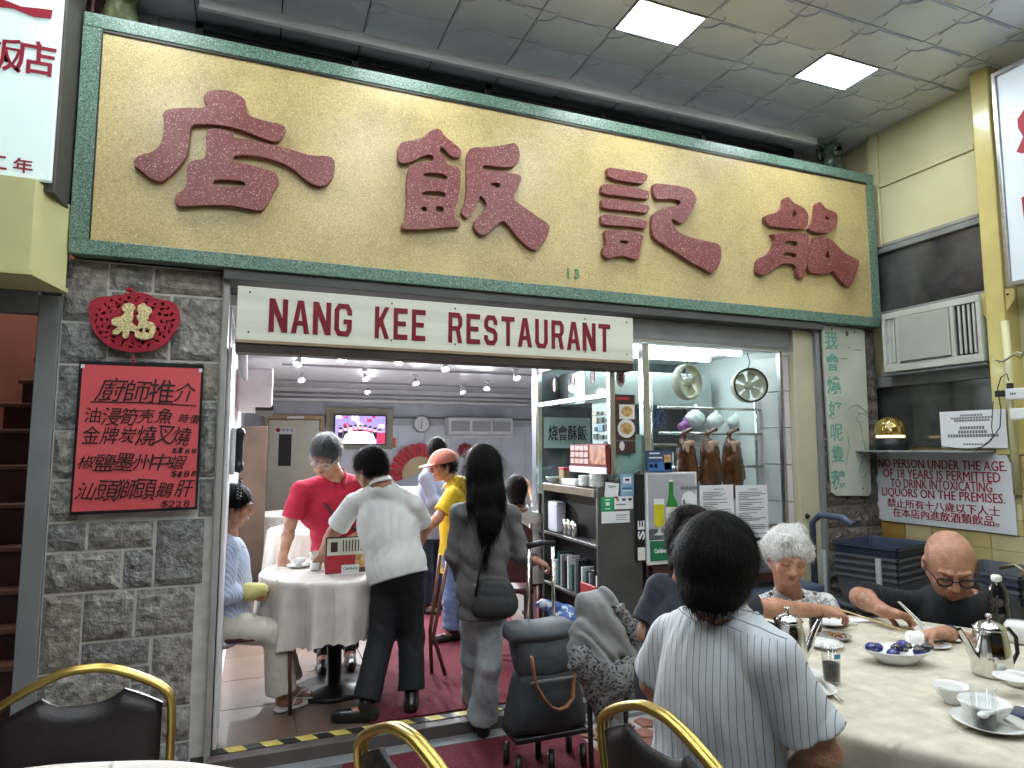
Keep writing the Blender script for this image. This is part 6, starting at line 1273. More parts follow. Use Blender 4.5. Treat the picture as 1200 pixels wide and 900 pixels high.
banquet_chair((.575, 1.62, GZ), math.radians(-70), 'black and gold banquet chair at bottom centre of the frame, nobody near it')
banquet_chair((1.19, 1.47, GZ), math.radians(-81), 'black and gold banquet chair under the seated striped shirt diner')
# ================================================================ ROUND TABLES
cloth_m = mat('cream damask cloth', (.52, .475, .385), .72, var=.16, scale=16, bump=1.2, bscale=6); N, L, b_ = nodes(cloth_m)
cloth_w = mat('pale table cloth', (.60, .56, .50), .75, var=.08, scale=14, bump=.9, bscale=8)
creases(cloth_m); creases(cloth_w, .30, (.2, .31))
def round_table(c, R, H, drop, label, clabel, cm, folds=18, seed=1, scallop=True, under=True, amp=.035):
    t = empty('round_table', (c[0], c[1], c[2]), label, 'table')
    z0 = c[2]
    MB().lathe([(0, z0+H-.03), (R-.005, z0+H-.03), (R-.002, z0+H-.006), (0, z0+H-.006)], (c[0], c[1], 0), 40).build('tabletop', mat('plywood', (.3, .2, .1), .6), t)
    MB().lathe([(0, z0+H-.03), (.045, z0+H-.03), (.045, z0+.03), (.20, z0+.02), (.26, z0), (0, z0)], (c[0], c[1], 0), 20).build('pedestal', black, t)
    rn = random.Random(seed); q = bmesh.new(); n = 240; rings = []
    ph = [rn.uniform(0, 6.28) for _ in range(6)]
    prof = [(r_, 0) for r_ in (.25, .5, .75, .9, .97, 1.0)]+[(1, .012), (1, .03)]+[(1, .03+(drop-.03)*k/9) for k in range(1, 10)]
    ctr_ = q.verts.new((c[0], c[1], z0+H))
    for r_, d_ in prof:
        ring = []
        for k in range(n):
            a = 2*math.pi*k/n; fall = max(0, (d_-.03)/max(.01, drop-.03)); w = math.sin(folds*a+ph[0]+1.2*math.sin(3*a+ph[1]))+.5*math.sin(folds*.53*a*1.0+ph[2] if False else 7*a+ph[2])+.25*math.sin(31*a+ph[3])
            rr = R*r_+(.012 if d_ > 0 else 0)+fall**.7*amp*w+fall*.015; z = z0+H-d_
            if d_ == 0: z += .0025*math.sin(5*a*r_+ph[4])*math.sin(9*r_+a)+.002*math.sin(13*r_*math.cos(a)+4)*math.sin(11*r_*math.sin(a))*1.0
            if d_ >= drop-.001:
                if scallop: z += .012*abs(math.sin(a*n/10))
                z += .02*math.sin(4*a+ph[5])
            ring.append(q.verts.new((c[0]+rr*math.cos(a), c[1]+rr*math.sin(a), z)))
        rings.append(ring)
    for k in range(n): q.faces.new([ctr_, rings[0][k], rings[0][(k+1) % n]])
    for A_, B_ in zip(rings, rings[1:]):
        for k in range(n): q.faces.new([A_[k], B_[k], B_[(k+1) % n], A_[(k+1) % n]])
    for f_ in q.faces: f_.smooth = True
    me = bpy.data.meshes.new('tablecloth'); q.to_mesh(me); q.free(); o = obj_from('tablecloth', me, cm); tag(rebase(o), clabel, 'tablecloth'); return t
TB = (2.13, 1.62); TH = .75
round_table((TB[0], TB[1], GZ), .70, TH-GZ, .42, 'large round dining table where four people eat, hidden by its cloth', 'cream cloth on the large foreground table with the teapots', cloth_m, 11, 3, False, amp=.05)
round_table((-.52, 1.10, GZ), .80, .75-GZ, .5, 'round table at the bottom left corner behind the empty chair', 'white cloth of the table just showing at the bottom left corner', cloth_w, 12, 5, False)
T1 = (.50, 4.33)
round_table((T1[0], T1[1], 0), .45, .73, .36, 'round table inside the doorway before the man in red', 'cream scalloped cloth on the round table just inside the doorway', cloth_w, 13, 8)
round_table((.55, 6.6, 0), .42, .72, .5, 'small round table farther inside beside the pale back door', 'white cloth on the round table near the back door', cloth_w, 10, 9)
round_table((.35, 8.0, 0), .38, .74, .4, 'farthest round table by the back door', 'white cloth on the farthest little round table at the back', cloth_w, 10, 11)
# ================================================================ TABLEWARE, foreground table
TZ = TH+.003
def at(px_, py_, z=TZ): p_ = PZ(px_, py_, z); return (p_.x, p_.y, z)
def lobj(name, prof, c, m_, label, cat, n=28, group=None): return tag(rebase(MB().lathe([(r, c[2]+z) for r, z in prof], (c[0], c[1], 0), n).build(name, m_)), label, cat, group)
def teapot(c, s, turn, label, tall=1.0):
    t = empty('teapot', c, label, 'teapot', 'steel teapots on the big table'); x, y, z = c; d = V((math.cos(turn), math.sin(turn), 0)); h = .145*s*tall; r = .056*s; b_ = V(c)
    MB().lathe([(0, z), (r*1.02, z), (r*1.06, z+.006), (r*1.02, z+h*.5), (r*.86, z+h*.90), (r*.80, z+h*.97), (r*.82, z+h), (0, z+h)], (x, y, 0), 32).build('body', chrome, t)
    l_ = MB().lathe([(r*.84, z+h+.001), (r*.86, z+h+.006), (r*.55, z+h+.020), (r*.18, z+h+.027), (0, z+h+.028)], (x, y, 0), 32).build('lid', chrome, t)
    MB().lathe([(.004, z+h+.026), (.004, z+h+.034), (.010, z+h+.040), (.008, z+h+.048), (0, z+h+.050)], (x, y, 0), 16).build('knob', chrome, l_)
    MB().tube([b_+d*r*.85+V((0, 0, h*.32)), b_+d*r*1.25+V((0, 0, h*.50)), b_+d*r*1.55+V((0, 0, h*.78)), b_+d*r*1.95+V((0, 0, h*1.02))], [.019*s, .014*s, .010*s, .008*s], 12, cap=False).build('spout', chrome, t)
    MB().tube([b_-d*r*.8+V((0, 0, h*.93)), b_-d*r*1.25+V((0, 0, h*.99)), b_-d*r*1.68+V((0, 0, h*.80)), b_-d*r*1.72+V((0, 0, h*.45)), b_-d*r*1.3+V((0, 0, h*.20)), b_-d*r*.92+V((0, 0, h*.24))], .0065*s, 10).build('handle', black, t)
teapot(at(926, 786), .98, math.radians(-20), 'tall slim steel teapot beside the striped shoulder', 1.12)
teapot(at(1163, 790), 1.0, math.radians(165), 'steel teapot with curved black handle in front of the bald man')
def glass(c, label, fill, h=.115, r=.030, cola=True):
    t = empty('drinking_glass', c, label, 'glass'); x, y, z = c
    MB().lathe([(0, z+.001), (r*.82, z), (r, z+h), (r*.955, z+h), (r*.80, z+.008), (0, z+.008)], (x, y, 0), 28).build('tumbler', clear, t)
    MB().lathe([(0, z+.009), (r*.79, z+.009), (r*(.79+.16*fill), z+.008+h*fill), (0, z+.008+h*fill)], (x, y, 0), 24).build('cola', mat('cola', (.006, .003, .002), .35, var=.2, spec=.15), t); return t
g_ = glass(at(975, 800), 'half full tumbler of dark cola beside the tall teapot', .46); 
p_ = V(at(975, 800)); bx('glass_print', p_.x-.020, p_.x+.004, p_.y-.0325, p_.y-.0315, TZ+.082, TZ+.096, mat('blue print small', (.05, .25, .40), .4), g_, 0)
glass(at(1155, 858), 'tumbler with a little cola between the white bowls and the right teapot', .38)
glass(at(956, 742), 'short glass filled with cola behind the tall teapot', .8, .062, .028); glass(at(913, 752), 'cola glass half hidden behind the tall teapot lid', .8, .07, .026)
# oval dish
c_ = at(1053, 776); dsh = empty('oval_dish', c_, 'white oval dish lined in dark blue holding shiny black leftovers', 'dish', rz=0)
v_ = MB(); M = Matrix.Translation(c_) @ Matrix.Rotation(math.radians(-18), 4, 'Z') @ Matrix.Diagonal((1.35, .82, 1, 1))
v_.lathe([(0, .002), (.045, .0), (.052, .010), (.088, .045), (.084, .046), (.05, .016), (0, .012)], M=M, n=36); v_.build('dish', china, dsh)
navy = mat('cobalt glaze', (.012, .02, .16), .12, var=.5, scale=18, coat=.8)
v = Vol([V(c_)+V((-.12, -.09, 0)), V(c_)+V((.12, .09, .06))], .004, .03)
for k in range(7): a = k/6; v.ell(M @ V((-.07+.14*a, .030*math.sin(k*2.1), .045+.008*math.cos(k*1.7))), (.024, .020, .016), k=.006)
o = v.mesh('blue_lining', navy, dsh)
v = Vol([V(c_)+V((-.12, -.09, 0)), V(c_)+V((.12, .09, .06))], .004, .03); rn = random.Random(8)
for k in range(14): v.ell(M @ V((rn.uniform(-.02, .075), rn.uniform(-.045, .02), .048+rn.uniform(0, .012))), (.013, .010, .007), k=.002)
v.mesh('leftovers', mat('black sauce shells', (.012, .012, .014), .12, coat=.8), dsh)
bowl_o('bowl', 'small deep white bowl left of the pair by the table edge', at(1116, 824), .046, .052)
lobj('plate', [(0, .004), (.05, 0), (.06, .003), (.088, .014), (.090, .017), (.06, .008), (0, .006)], at(1160, 851), china, 'white saucer plate under the wide bowl at the table edge', 'plate')
p_ = at(1155, 848); bowl_o('bowl', 'wide white bowl standing on the saucer near the right edge', (p_[0], p_[1], TZ+.009), .062, .050)
tag(rebase(bx('red_patch', 0, .001, 0, .001, 0, .001, red_p)), 'x', 'x') if False else None
p_ = at(1150, 862); v = Vol([V(p_)+V((0, 0, .05)), V(p_)+V((.09, .03, .08))], .004, .04); a_ = V(p_)+V((.012, .0, .050)); v.ell(a_, (.018, .012, .008)); v.cone(a_, a_+V((.07, -.02, .012)), .006, .0075, k=.01); tag(rebase(v.mesh('soup_spoon', china)), 'white china spoon resting in the wide bowl', 'spoon')
bowl_o('bowl', 'white rice bowl with a spoon in front of the bald man', at(1090, 752), .052, .046); lobj('saucer', [(0, .003), (.04, 0), (.066, .010), (.067, .013), (.04, .006), (0, .005)], at(1091, 757, TZ-.002), china, 'white saucer under the bald man rice bowl', 'saucer')
p_ = V(at(1088, 750)); q = MB(); a_ = p_+V((-.01, 0, .03)); q.tube([a_, a_+V((-.035, .02, .045))], [.007, .005], 8, flat=.5); tag(rebase(q.build('soup_spoon', china)), 'china spoon handle sticking up from the bald man bowl', 'spoon')
p_ = V(at(1122, 753)); v = Vol([p_, p_+V((.05, 0, .02))], .003, .03); v.ell(p_+V((0, 0, .010)), (.018, .013, .007)); v.cone(p_+V((0, 0, .01)), p_+V((.05, .01, .014)), .005, .005, k=.008); tag(rebase(v.mesh('soup_spoon', china)), 'white china spoon lying right of the bald man saucer', 'spoon')
lobj('tea_cup', [(0, .002), (.026, 0), (.028, .004), (.030, .062), (.0275, .062), (.0255, .008), (0, .008)], at(1073, 762), china, 'plain white handleless tea cup beside the oval dish', 'cup')
lobj('plate', [(0, .004), (.045, 0), (.068, .011), (.069, .014), (.045, .007), (0, .006)], at(966, 757), china, 'small white plate with scraps next to the peanut dish', 'plate')
c_ = at(980, 749); lobj('peanut_dish', [(0, .004), (.035, 0), (.056, .014), (.056, .017), (.035, .007), (0, .006)], c_, mat('grey glaze', (.30, .29, .25), .3, coat=.3), 'shallow grey dish of brown peanuts', 'dish')
v = Vol([V(c_)], .003, .06); rn = random.Random(3)
for k in range(26): a = rn.uniform(0, 6.28); r_ = rn.uniform(0, .036); v.ell((c_[0]+r_*math.cos(a), c_[1]+r_*math.sin(a), TZ+.014+rn.uniform(0, .006)), (.006, .005, .004), k=.001)
tag(rebase(v.mesh('peanuts', mat('braised peanuts', (.20, .07, .025), .4, var=.4, scale=60))), 'brown peanuts heaped in the grey dish', 'food')
lobj('plate', [(0, .004), (.045, 0), (.064, .011), (.065, .014), (.045, .007), (0, .006)], at(955, 810), china, 'white saucer by the striped sleeve at left of the big table', 'saucer')
p_ = at(948, 806); bowl_o('bowl', 'white bowl with black mark by the striped sleeve', (p_[0], p_[1], TZ+.008), .042, .040)
def sticks(a, b_, label, h0=.012, h1=.012, m_=ivory, d=.009, r=.0032):
    a, b_ = V(a)+V((0, 0, h0)), V(b_)+V((0, 0, h1)); n_ = (b_-a).cross(V((0, 0, 1))).normalized()*d
    t = empty('chopsticks', (a+b_)/2, label, 'chopsticks')
    for e in (-.5, .5): MB().tube([a+n_*e*.6, b_+n_*e], [r*.6, r], 6).build('chopstick', m_, t)
sticks(at(960, 800), at(986, 824), 'short ivory chopsticks on the saucer by the striped sleeve', .016, .006)
sticks(at(1172, 850), at(1215, 868), 'ivory chopsticks by the wide bowl at the right edge', .02, .01)
sticks(at(972, 722), at(1004, 735), 'ivory chopsticks on the old woman plate behind the peanuts', .018, .010); lobj('plate', [(0, .004), (.05, 0), (.078, .012), (.079, .015), (.05, .007), (0, .006)], at(972, 731), china, 'white plate in front of the old woman with white hair', 'plate')
p_ = at(1006, 728); q = MB(); q.box(-.04, .04, -.025, .025, 0, .008, .002, Matrix.Translation(p_) @ Matrix.Rotation(-.3, 4, 'Z')); tag(rebase(q.build('napkin', paper)), 'folded white napkin beside the old woman plate', 'napkin')
# soy bottle (dark thermos), right side pots, phone
c_ = at(1172, 742); bt_ = empty('dark_bottle', c_, 'tall shiny black bottle with a white cap before the bald man', 'bottle'); x, y, z = c_
MB().lathe([(0, z), (.035, z), (.037, z+.01), (.036, z+.10), (.033, z+.115), (.036, z+.13), (.034, z+.17), (.018, z+.20), (.014, z+.21), (0, z+.21)], (x, y, 0), 28).build('bottle_body', mat('black glass', (.008, .008, .009), .08, var=.3, coat=.8), bt_)
MB().lathe([(.017, z+.205), (.019, z+.21), (.019, z+.225), (.012, z+.230), (0, z+.231)], (x, y, 0), 16).build('cap', china, bt_)
lobj('sauce_pot', [(0, .002), (.022, 0), (.034, .015), (.034, .03), (.026, .042), (.020, .044), (0, .044)], at(1192, 803), china, 'small round white sauce pot at the right edge', 'pot')
lobj('saucer', [(0, .003), (.03, 0), (.05, .008), (.051, .011), (.03, .006), (0, .005)], at(1187, 797, TZ+.045), china, 'white lid saucer on the small sauce pot at the right edge', 'saucer')
lobj('white_pot', [(0, .002), (.04, 0), (.05, .02), (.05, .06), (.04, .075), (0, .078)], at(1196, 752), china, 'white lidded pot behind the right steel teapot', 'pot')
p_ = at(1196, 838); tag(rebase(MB().box(-.04, .04, -.02, .02, 0, .012, .004, Matrix.Translation(p_) @ Matrix.Rotation(.4, 4, 'Z')).build('phone', mat('navy phone', (.015, .025, .08), .2, coat=.5))), 'dark blue phone lying at the right edge of the table', 'phone')
# ================================================================ TABLEWARE, inner table
t1z = .735
def a1(px_, py_): p_ = PZ(px_, py_, t1z); return (p_.x, p_.y, t1z)
c_ = a1(350, 664); lobj('plate', [(0, .004), (.05, 0), (.075, .012), (.076, .015), (.05, .007), (0, .006)], c_, china, 'white plate at the left of the inner table', 'plate'); bowl_o('bowl', 'white bowl on the plate of the inner table', (c_[0], c_[1], t1z+.008), .045, .045)
lobj('tea_cup', [(0, .002), (.022, 0), (.026, .004), (.030, .05), (.028, .05), (.022, .008), (0, .008)], a1(369, 668), china, 'small white cup right of the plate on the inner table', 'cup')
lobj('tea_cup', [(0, .002), (.022, 0), (.026, .004), (.030, .05), (.028, .05), (.022, .008), (0, .008)], a1(368, 655), china, 'white cup with a dark mark farther back on the inner table', 'cup')
ms = empty('menu_stand', a1(400, 672), 'red and cream menu card standing on the inner table', 'menu'); y = a1(400, 672)[1]
A_, B_ = PY(382, 630, y), PY(430, 672, y); bx('card', A_.x, B_.x, y, y+.012, t1z, A_.z, mat('dark menu edge', (.07, .04, .035), .4), ms, .002); bx('cream_field', A_.x+.008, B_.x-.008, y-.0015, y-.0003, (A_.z+t1z)/2, A_.z-.008, ivory, ms, 0); bx('red_field', A_.x+.002, A_.x+.7*(B_.x-A_.x), y-.0018, y-.0004, t1z+.005, (A_.z+t1z)/2-.001, red_p, ms, 0)
bx('photo', A_.x+.7*(B_.x-A_.x)+.002, B_.x-.006, y-.0018, y-.0004, t1z+.03, (A_.z+t1z)/2-.001, fries, ms, 0)
q = MB()
for k in range(8): x = A_.x+.10+k*.018; q.box(x, x+.007, y-.0024, y-.0016, (A_.z+t1z)/2+.02, A_.z-.02)
q.box(A_.x+.03, A_.x+.07, y-.0024, y-.0016, (A_.z+t1z)/2+.02, A_.z-.03); q.build('print', dkb, ms)
tg = bx('label_tag', A_.x+.38*(B_.x-A_.x), A_.x+.80*(B_.x-A_.x), y-.008, y-.003, t1z+.0, t1z+.05, paper, ms, 0); text('Carlsberg', green_p, (A_.x+.59*(B_.x-A_.x), y-.0085, t1z+.027), R1, U1, w=.085, h=.022, parent=tg, bold=.02, ex=.0004)
# ================================================================ TROLLEY BAG
cs = empty('trolley_bag', (1.40, 3.1, GZ), 'charcoal rolling shopper bag with tan straps and telescopic handle', 'trolley bag')
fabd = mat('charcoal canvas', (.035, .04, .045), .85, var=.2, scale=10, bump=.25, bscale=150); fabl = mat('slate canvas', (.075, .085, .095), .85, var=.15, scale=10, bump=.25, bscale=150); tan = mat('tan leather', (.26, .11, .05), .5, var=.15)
v = Vol([V((1.22, 3.0, .0)), V((1.58, 3.22, .6))], .006, .05); 
bm2 = bmesh.new()
def cushion(name, x0, x1, x2, x3, y0, y1, z0, z1, m_, bul=.010):
    q = bmesh.new(); nx, nz = 10, 8; P2 = {}
    for s_ in (0, 1):
        for i in range(nx+1):
            for j in range(nz+1):
                u_, w_ = i/nx, j/nz; xl = x0+(x2-x0)*w_; xr = x1+(x3-x1)*w_; e = (math.sin(math.pi*u_)*.9+.1)**.2*(math.sin(math.pi*w_)*.5+.5)**.3; yc = (y0+y1)/2; hd = (y1-y0)/2*e+bul*math.sin(math.pi*u_)*math.sin(math.pi*w_)*(.6+.4*math.sin(7*u_+5*w_)); P2[s_, i, j] = q.verts.new((xl+(xr-xl)*u_, yc+(-1 if s_ == 0 else 1)*hd, z0+(z1-z0)*w_+.004*math.sin(9*u_)))
        for i in range(nx):
            for j in range(nz): q.faces.new([P2[s_, i, j], P2[s_, i+1, j], P2[s_, i+1, j+1], P2[s_, i, j+1]]).smooth = True
    for i in range(nx):
        for j in (0, nz): q.faces.new([P2[0, i, j], P2[0, i+1, j], P2[1, i+1, j], P2[1, i, j]]).smooth = True
    for j in range(nz):
        for i in (0, nx): q.faces.new([P2[0, i, j], P2[0, i, j+1], P2[1, i, j+1], P2[1, i, j]]).smooth = True
    bmesh.ops.recalc_face_normals(q, faces=q.faces); me = bpy.data.meshes.new(name); q.to_mesh(me); q.free(); return obj_from(name, me, m_, cs)
def bz(px_, py_): return PY(px_, py_, 3.05)
b0, b1, b2, b3 = bz(598, 862), bz(686, 862), bz(612, 792), bz(674, 792); t0, t1_ = bz(600, 738), bz(672, 738)
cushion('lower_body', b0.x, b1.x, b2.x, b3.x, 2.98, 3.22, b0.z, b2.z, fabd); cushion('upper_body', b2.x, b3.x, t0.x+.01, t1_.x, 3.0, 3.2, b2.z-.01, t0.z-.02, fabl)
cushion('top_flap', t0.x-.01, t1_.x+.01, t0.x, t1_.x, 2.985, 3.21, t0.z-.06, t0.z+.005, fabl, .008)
MB().tube([bz(x, y)-V((0, .075+(.035 if y > 800 else 0), 0)) for x, y in ((616, 764), (618, 780), (621, 796), (627, 810), (635, 819), (644, 822), (653, 818), (660, 808), (664, 792), (666, 776), (666, 762))], .017, 8, flat=.4).build('strap', tan, cs)
bx('seam', b2.x+.01, b3.x-.01, 2.965, 2.975, b2.z-.012, b2.z-.004, mat('zip grey', (.2, .2, .2), .5), cs, 0)
for e, xx in ((0, 632), (1, 649)):
    a_, c_ = PY(xx-14 if e == 0 else xx, 735, 3.21), PY(xx-12 if e == 0 else xx-1, 640, 3.21); MB().tube([a_-V((0, 0, .3)), a_, c_], .0095, 10).build('handle_tube', chrome, cs)
g0, g1 = PY(618, 640, 3.21), PY(650, 637, 3.21); MB().tube([g0, (g0+g1)/2+V((0, 0, .01)), g1], .015, 10).build('grip', black, cs)
bx('wheel_frame', b0.x+.01, b1.x-.01, 3.0, 3.2, b0.z-.03, b0.z-.005, black, cs)
for x in (b0.x+.03, (b0.x+b1.x)/2, b1.x-.03):
    for y in (3.02, 3.18):
        M = Matrix.Translation((x, y, GZ+.056)) @ Matrix.Rotation(math.pi/2, 4, 'Y') @ Matrix.Rotation(.4, 4, 'X'); w_ = MB().lathe([(0, -.015), (.046, -.015), (.054, -.008), (.054, .008), (.046, .015), (0, .015)], n=20, M=M).build('wheel', black, cs)
        if y < 3.1: MB().lathe([(.012, -.0175), (.034, -.0175), (.034, -.016), (.012, -.016)], n=14, M=M).build('rim', steel, w_)
# ================================================================ JACKET CHAIR (scarf and jacket piled on a chair back)
jc = empty('draped_chair', (1.72, 2.95, GZ), 'chair wholly covered by a grey jacket and a dark lace patterned scarf', 'chair')
YJ = 2.6; jp = lambda x, y, dy=0: PY(x, y, YJ+dy)
jm = mat('grey jersey', (.26, .27, .27), .9, var=.12, scale=5, bump=.8, bscale=10); lace = blotch('lace scarf', [(.03, .03, .035), (.22, .22, .22), (.06, .06, .065)], 55, .9, .3)
pts = [jp(672, 690), jp(752, 835)]
v = Vol(pts, .008, .2); v.cone(jp(703, 712), jp(700, 760), .085, .10, k=.05, flat=((0, 1, 0), .6)); v.cone(jp(722, 740), jp(738, 790, .05), .07, .09, k=.05, flat=((0, 1, 0), .7)); v.cone(jp(696, 770), jp(718, 850), .085, .055, k=.05, flat=((0, 1, 0), .6)); v.cone(jp(690, 705), jp(683, 760), .045, .05, k=.04)
v.wrinkle(.011, f=13, seed=4, dirs=[(1, 0, .5), (.9, .2, .7), (.7, 0, 1)]); v.mesh('jacket', jm, jc)
v = Vol(pts, .008, .2); v.cone(jp(726, 714, -.04), jp(748, 752, -.02), .028, .04, k=.03, flat=((0, 1, 0), .7)); v.cone(jp(680, 770, -.05), jp(730, 800, -.07), .045, .06, k=.04, flat=((0, 1, 0), .55)); v.cone(jp(688, 790, -.04), jp(712, 832, -.03), .05, .04, k=.04, flat=((0, 1, 0), .6)); v.cone(jp(740, 775, -.05), jp(722, 800, -.06), .03, .04, k=.03)
v.wrinkle(.008, f=17, seed=6, dirs=[(1, 0, -.6), (.9, 0, -.4)]); v.mesh('scarf', lace, jc)
for a, b_ in (((690, 800), (694, 880)), ((735, 800), (728, 872))): q0, q1 = jp(*a), jp(*b_, .05); q1.z = GZ; MB().tube([q0, q1], .012, 8).build('leg', black, jc)
q = MB(); c_ = PZ(650, 716, .02)
v = Vol([PY(640, 712, 3.5), PY(668, 728, 3.5)], .007, .15); v.cone(PY(636, 708, 3.5), PY(664, 722, 3.5), .03, .055, k=.02, flat=((0, 1, 0), .5)); v.cone(PY(664, 722, 3.5), PY(668, 740, 3.5), .06, .05, k=.02); v.wrinkle(.006, f=20, seed=9)
tag(rebase(v.mesh('plastic_bag', blotch('blue printed bag', [(.45, .5, .6), (.08, .16, .42), (.6, .62, .68)], 14, .35))), 'blue and white printed plastic bag behind the trolley handle', 'bag')
# ================================================================ TUB STACKS AND CART
tubm, tubl = mat('navy tub plastic', (.035, .05, .085), .45, var=.1), mat('grey tub plastic', (.10, .11, .13), .45, var=.1)
def tub(cx, cy, w, d, h, z, m_, label, rz=0):
    q = MB(); M = Matrix.Translation((cx, cy, z)) @ Matrix.Rotation(rz, 4, 'Z'); b_ = bmesh.new(); T_ = .05
    o0 = [(-w/2, -d/2), (w/2, -d/2), (w/2, d/2), (-w/2, d/2)]
    def ring(k, z_): return [q.bm.verts.new(M @ V((x*k, y*k, z_))) for x, y in o0]
    rs = [ring(.84, 0), ring(.96, h-.018), ring(1.0, h-.018), ring(1.0, h), ring(.965, h), ring(.94, h-.02), ring(.82, .006)]
    for A_, B_ in zip(rs, rs[1:]):
        for i in range(4): q._f([A_[i], A_[(i+1) % 4], B_[(i+1) % 4], B_[i]])
    q._f(rs[0]); q._f(rs[-1]); bmesh.ops.bevel(q.bm, geom=[e for e in q.bm.edges if abs((M.inverted() @ e.verts[0].co).z-(M.inverted() @ e.verts[1].co).z) > .01], offset=.012, segments=2, affect='EDGES')
    tag(rebase(q.build('dish_tub', m_)), label, 'tub', 'stacked dish tubs')
od = ('lowest', 'second', 'third', 'fourth', 'fifth', 'topmost')
ca = PZ(1033, 634, .93); cb_ = PZ(1120, 650, .86)
cax, cay = 3.93, 3.22; 
for k in range(5): tub(cax, cay, .52, .42, .17, .50+.043*k+(.08 if k == 4 else 0)*.3, tubm if k == 4 else tubl, ('navy' if k == 4 else 'grey')+' dish tub, '+(od[k] if k < 4 else 'topmost')+' of the left stack behind the old woman', .25)
for k in range(5): tub(4.16, 2.62, .46, .42, .16, .46+.040*k, tubm if k % 2 else tubl, ('navy' if k % 2 else 'grey')+' dish tub, '+(od[k] if k < 4 else 'topmost')+' of the right stack behind the bald man', .1)
ct = empty('trolley_cart', (3.9, 3.1, GZ), 'grey tube framed cart carrying the tubs against the tiled wall', 'cart')
tubem = mat('blue grey tube', (.075, .10, .15), .45, var=.1)
for x, y in ((3.64, 3.02), (3.62, 3.42), (4.28, 3.42), (4.3, 3.0)): MB().tube([(x, y, GZ), (x, y, .8)], .017, 8).build('upright', grey_paint, ct)
for z in (.12, .47): bx('cart_deck', 3.64, 4.3, 3.0, 3.44, z-.02, z, tubl, ct)
MB().tube([(3.56, 3.45, .30), (3.56, 3.45, .98), (3.56, 3.38, 1.04), (3.56, 3.2, 1.04), (3.56, 3.12, 1.0)], .022, 10).build('push_handle', tubem, ct)
ct2 = empty('side_cart', (4.2, 2.6, GZ), 'low stand with curved tube handle under the right tub stack', 'cart')
for x, y in ((3.95, 2.42), (4.38, 2.42), (3.95, 2.82), (4.38, 2.82)): MB().tube([(x, y, GZ), (x, y, .45)], .014, 8).build('upright', grey_paint, ct2)
bx('deck', 3.94, 4.39, 2.41, 2.83, .43, .455, tubl, ct2); MB().tube([PX(x, y, 4.1) for x, y in ((1172, 665), (1190, 662), (1198, 668), (1196, 685), (1188, 700))], .012, 8).build('curved_handle', mat('brass bar', (.3, .25, .16), .4, .6), ct2)
bc = empty('bus_cart', (3.2, 3.5, GZ), 'grey bus cart with a tub of crumpled napkins beside the roast window', 'cart')
c_ = PY(890, 640, 3.42)
bx('tub_tray', c_.x-.17, c_.x+.22, 3.3, 3.54, c_.z-.15, c_.z-.01, tubl, bc, .02); bx('lower_tray', c_.x-.17, c_.x+.42, 3.3, 3.54, .55, .60, tubem, bc, .015)
for x in (c_.x-.16, c_.x+.20): MB().tube([(x, 3.32, GZ), (x, 3.32, c_.z-.1)], .014, 8).build('upright', tubem, bc)
v = Vol([c_, c_+V((.1, 0, 0))], .006, .12)
for k in range(6): v.ell((c_.x-.12+.045*k, 3.40+.02*math.sin(k*2), c_.z+.012*math.cos(k*3)), (.035, .04, .025))
v.wrinkle(.006, f=24, seed=3); tag(rebase(v.mesh('napkins', paper)), 'crumpled white napkins in the grey bus cart tub', 'napkins')
# inner chairs
def simple_chair(c, rz, label, m_, fm_, back=True, h=.85):
    t = empty('dining_chair', c, label, 'chair'); 
    def add(mb, n_, mm): o = mb.build(n_, mm, None); o.parent = t; return o
    add(MB().box(-.20, .20, -.20, .20, .42, .46, .015), 'seat', m_)
    for x, y in ((-.18, .18), (.18, .18)): add(MB().tube([(x, y, .42), (x*1.05, y*1.1, 0)], .011, 8), 'leg', fm_)
    for x in (-.18, .18): add(MB().tube([(x, -.18, h-.02), (x, -.17, .42), (x*1.05, -.22, 0)], .011, 8), 'leg', fm_)
    add(MB().tube([(-.18, .19, .33), (0, .20, .38), (.18, .19, .33)], .008, 6), 'stretcher', fm_)
    if back:
        q = MB(); n_ = 10; pts_ = [V((-.19, -.19, .50))]+[V((.19*math.cos(math.pi-math.pi*k/n_)*1.0, -.20, h-.10+.10*math.sin(math.pi*k/n_))) for k in range(n_+1)]+[V((.19, -.19, .50))]; q.prism(pts_, (0, .03, 0)); add(q, 'backrest', m_)
    t.rotation_euler = (0, 0, rz); return t
brv = mat('maroon vinyl', (.07, .02, .018), .4, var=.2); brf = mat('brown tube', (.13, .05, .035), .35, .3)
simple_chair((.03, 4.18, 0), math.radians(-90), 'brown framed chair under the seated person in a pale blue shirt', brv, brf, back=False)
simple_chair((1.80, 4.75, 0), math.radians(-15), 'dark maroon chair with a rounded back behind the long haired woman', brv, brf, h=.95)
hc = empty('high_chair', (1.16, 4.2, 0), 'folded brown wooden high chair legs between waiter and yellow shirt', 'chair')
MB().tube([PY(525, 655, 4.3), PY(508, 745, 4.3), PZ(522, 792, .0)], .013, 8).build('leg', brf, hc); MB().tube([PY(516, 650, 4.25), PY(504, 740, 4.25), PZ(506, 790, .0)], .013, 8).build('leg', brf, hc)
put('a', 'low white counter box under the red folding fan at the back', 'counter', bx('counter_box', 1.55, 2.1, 8.0, 8.5, 0, .98, white_paint))
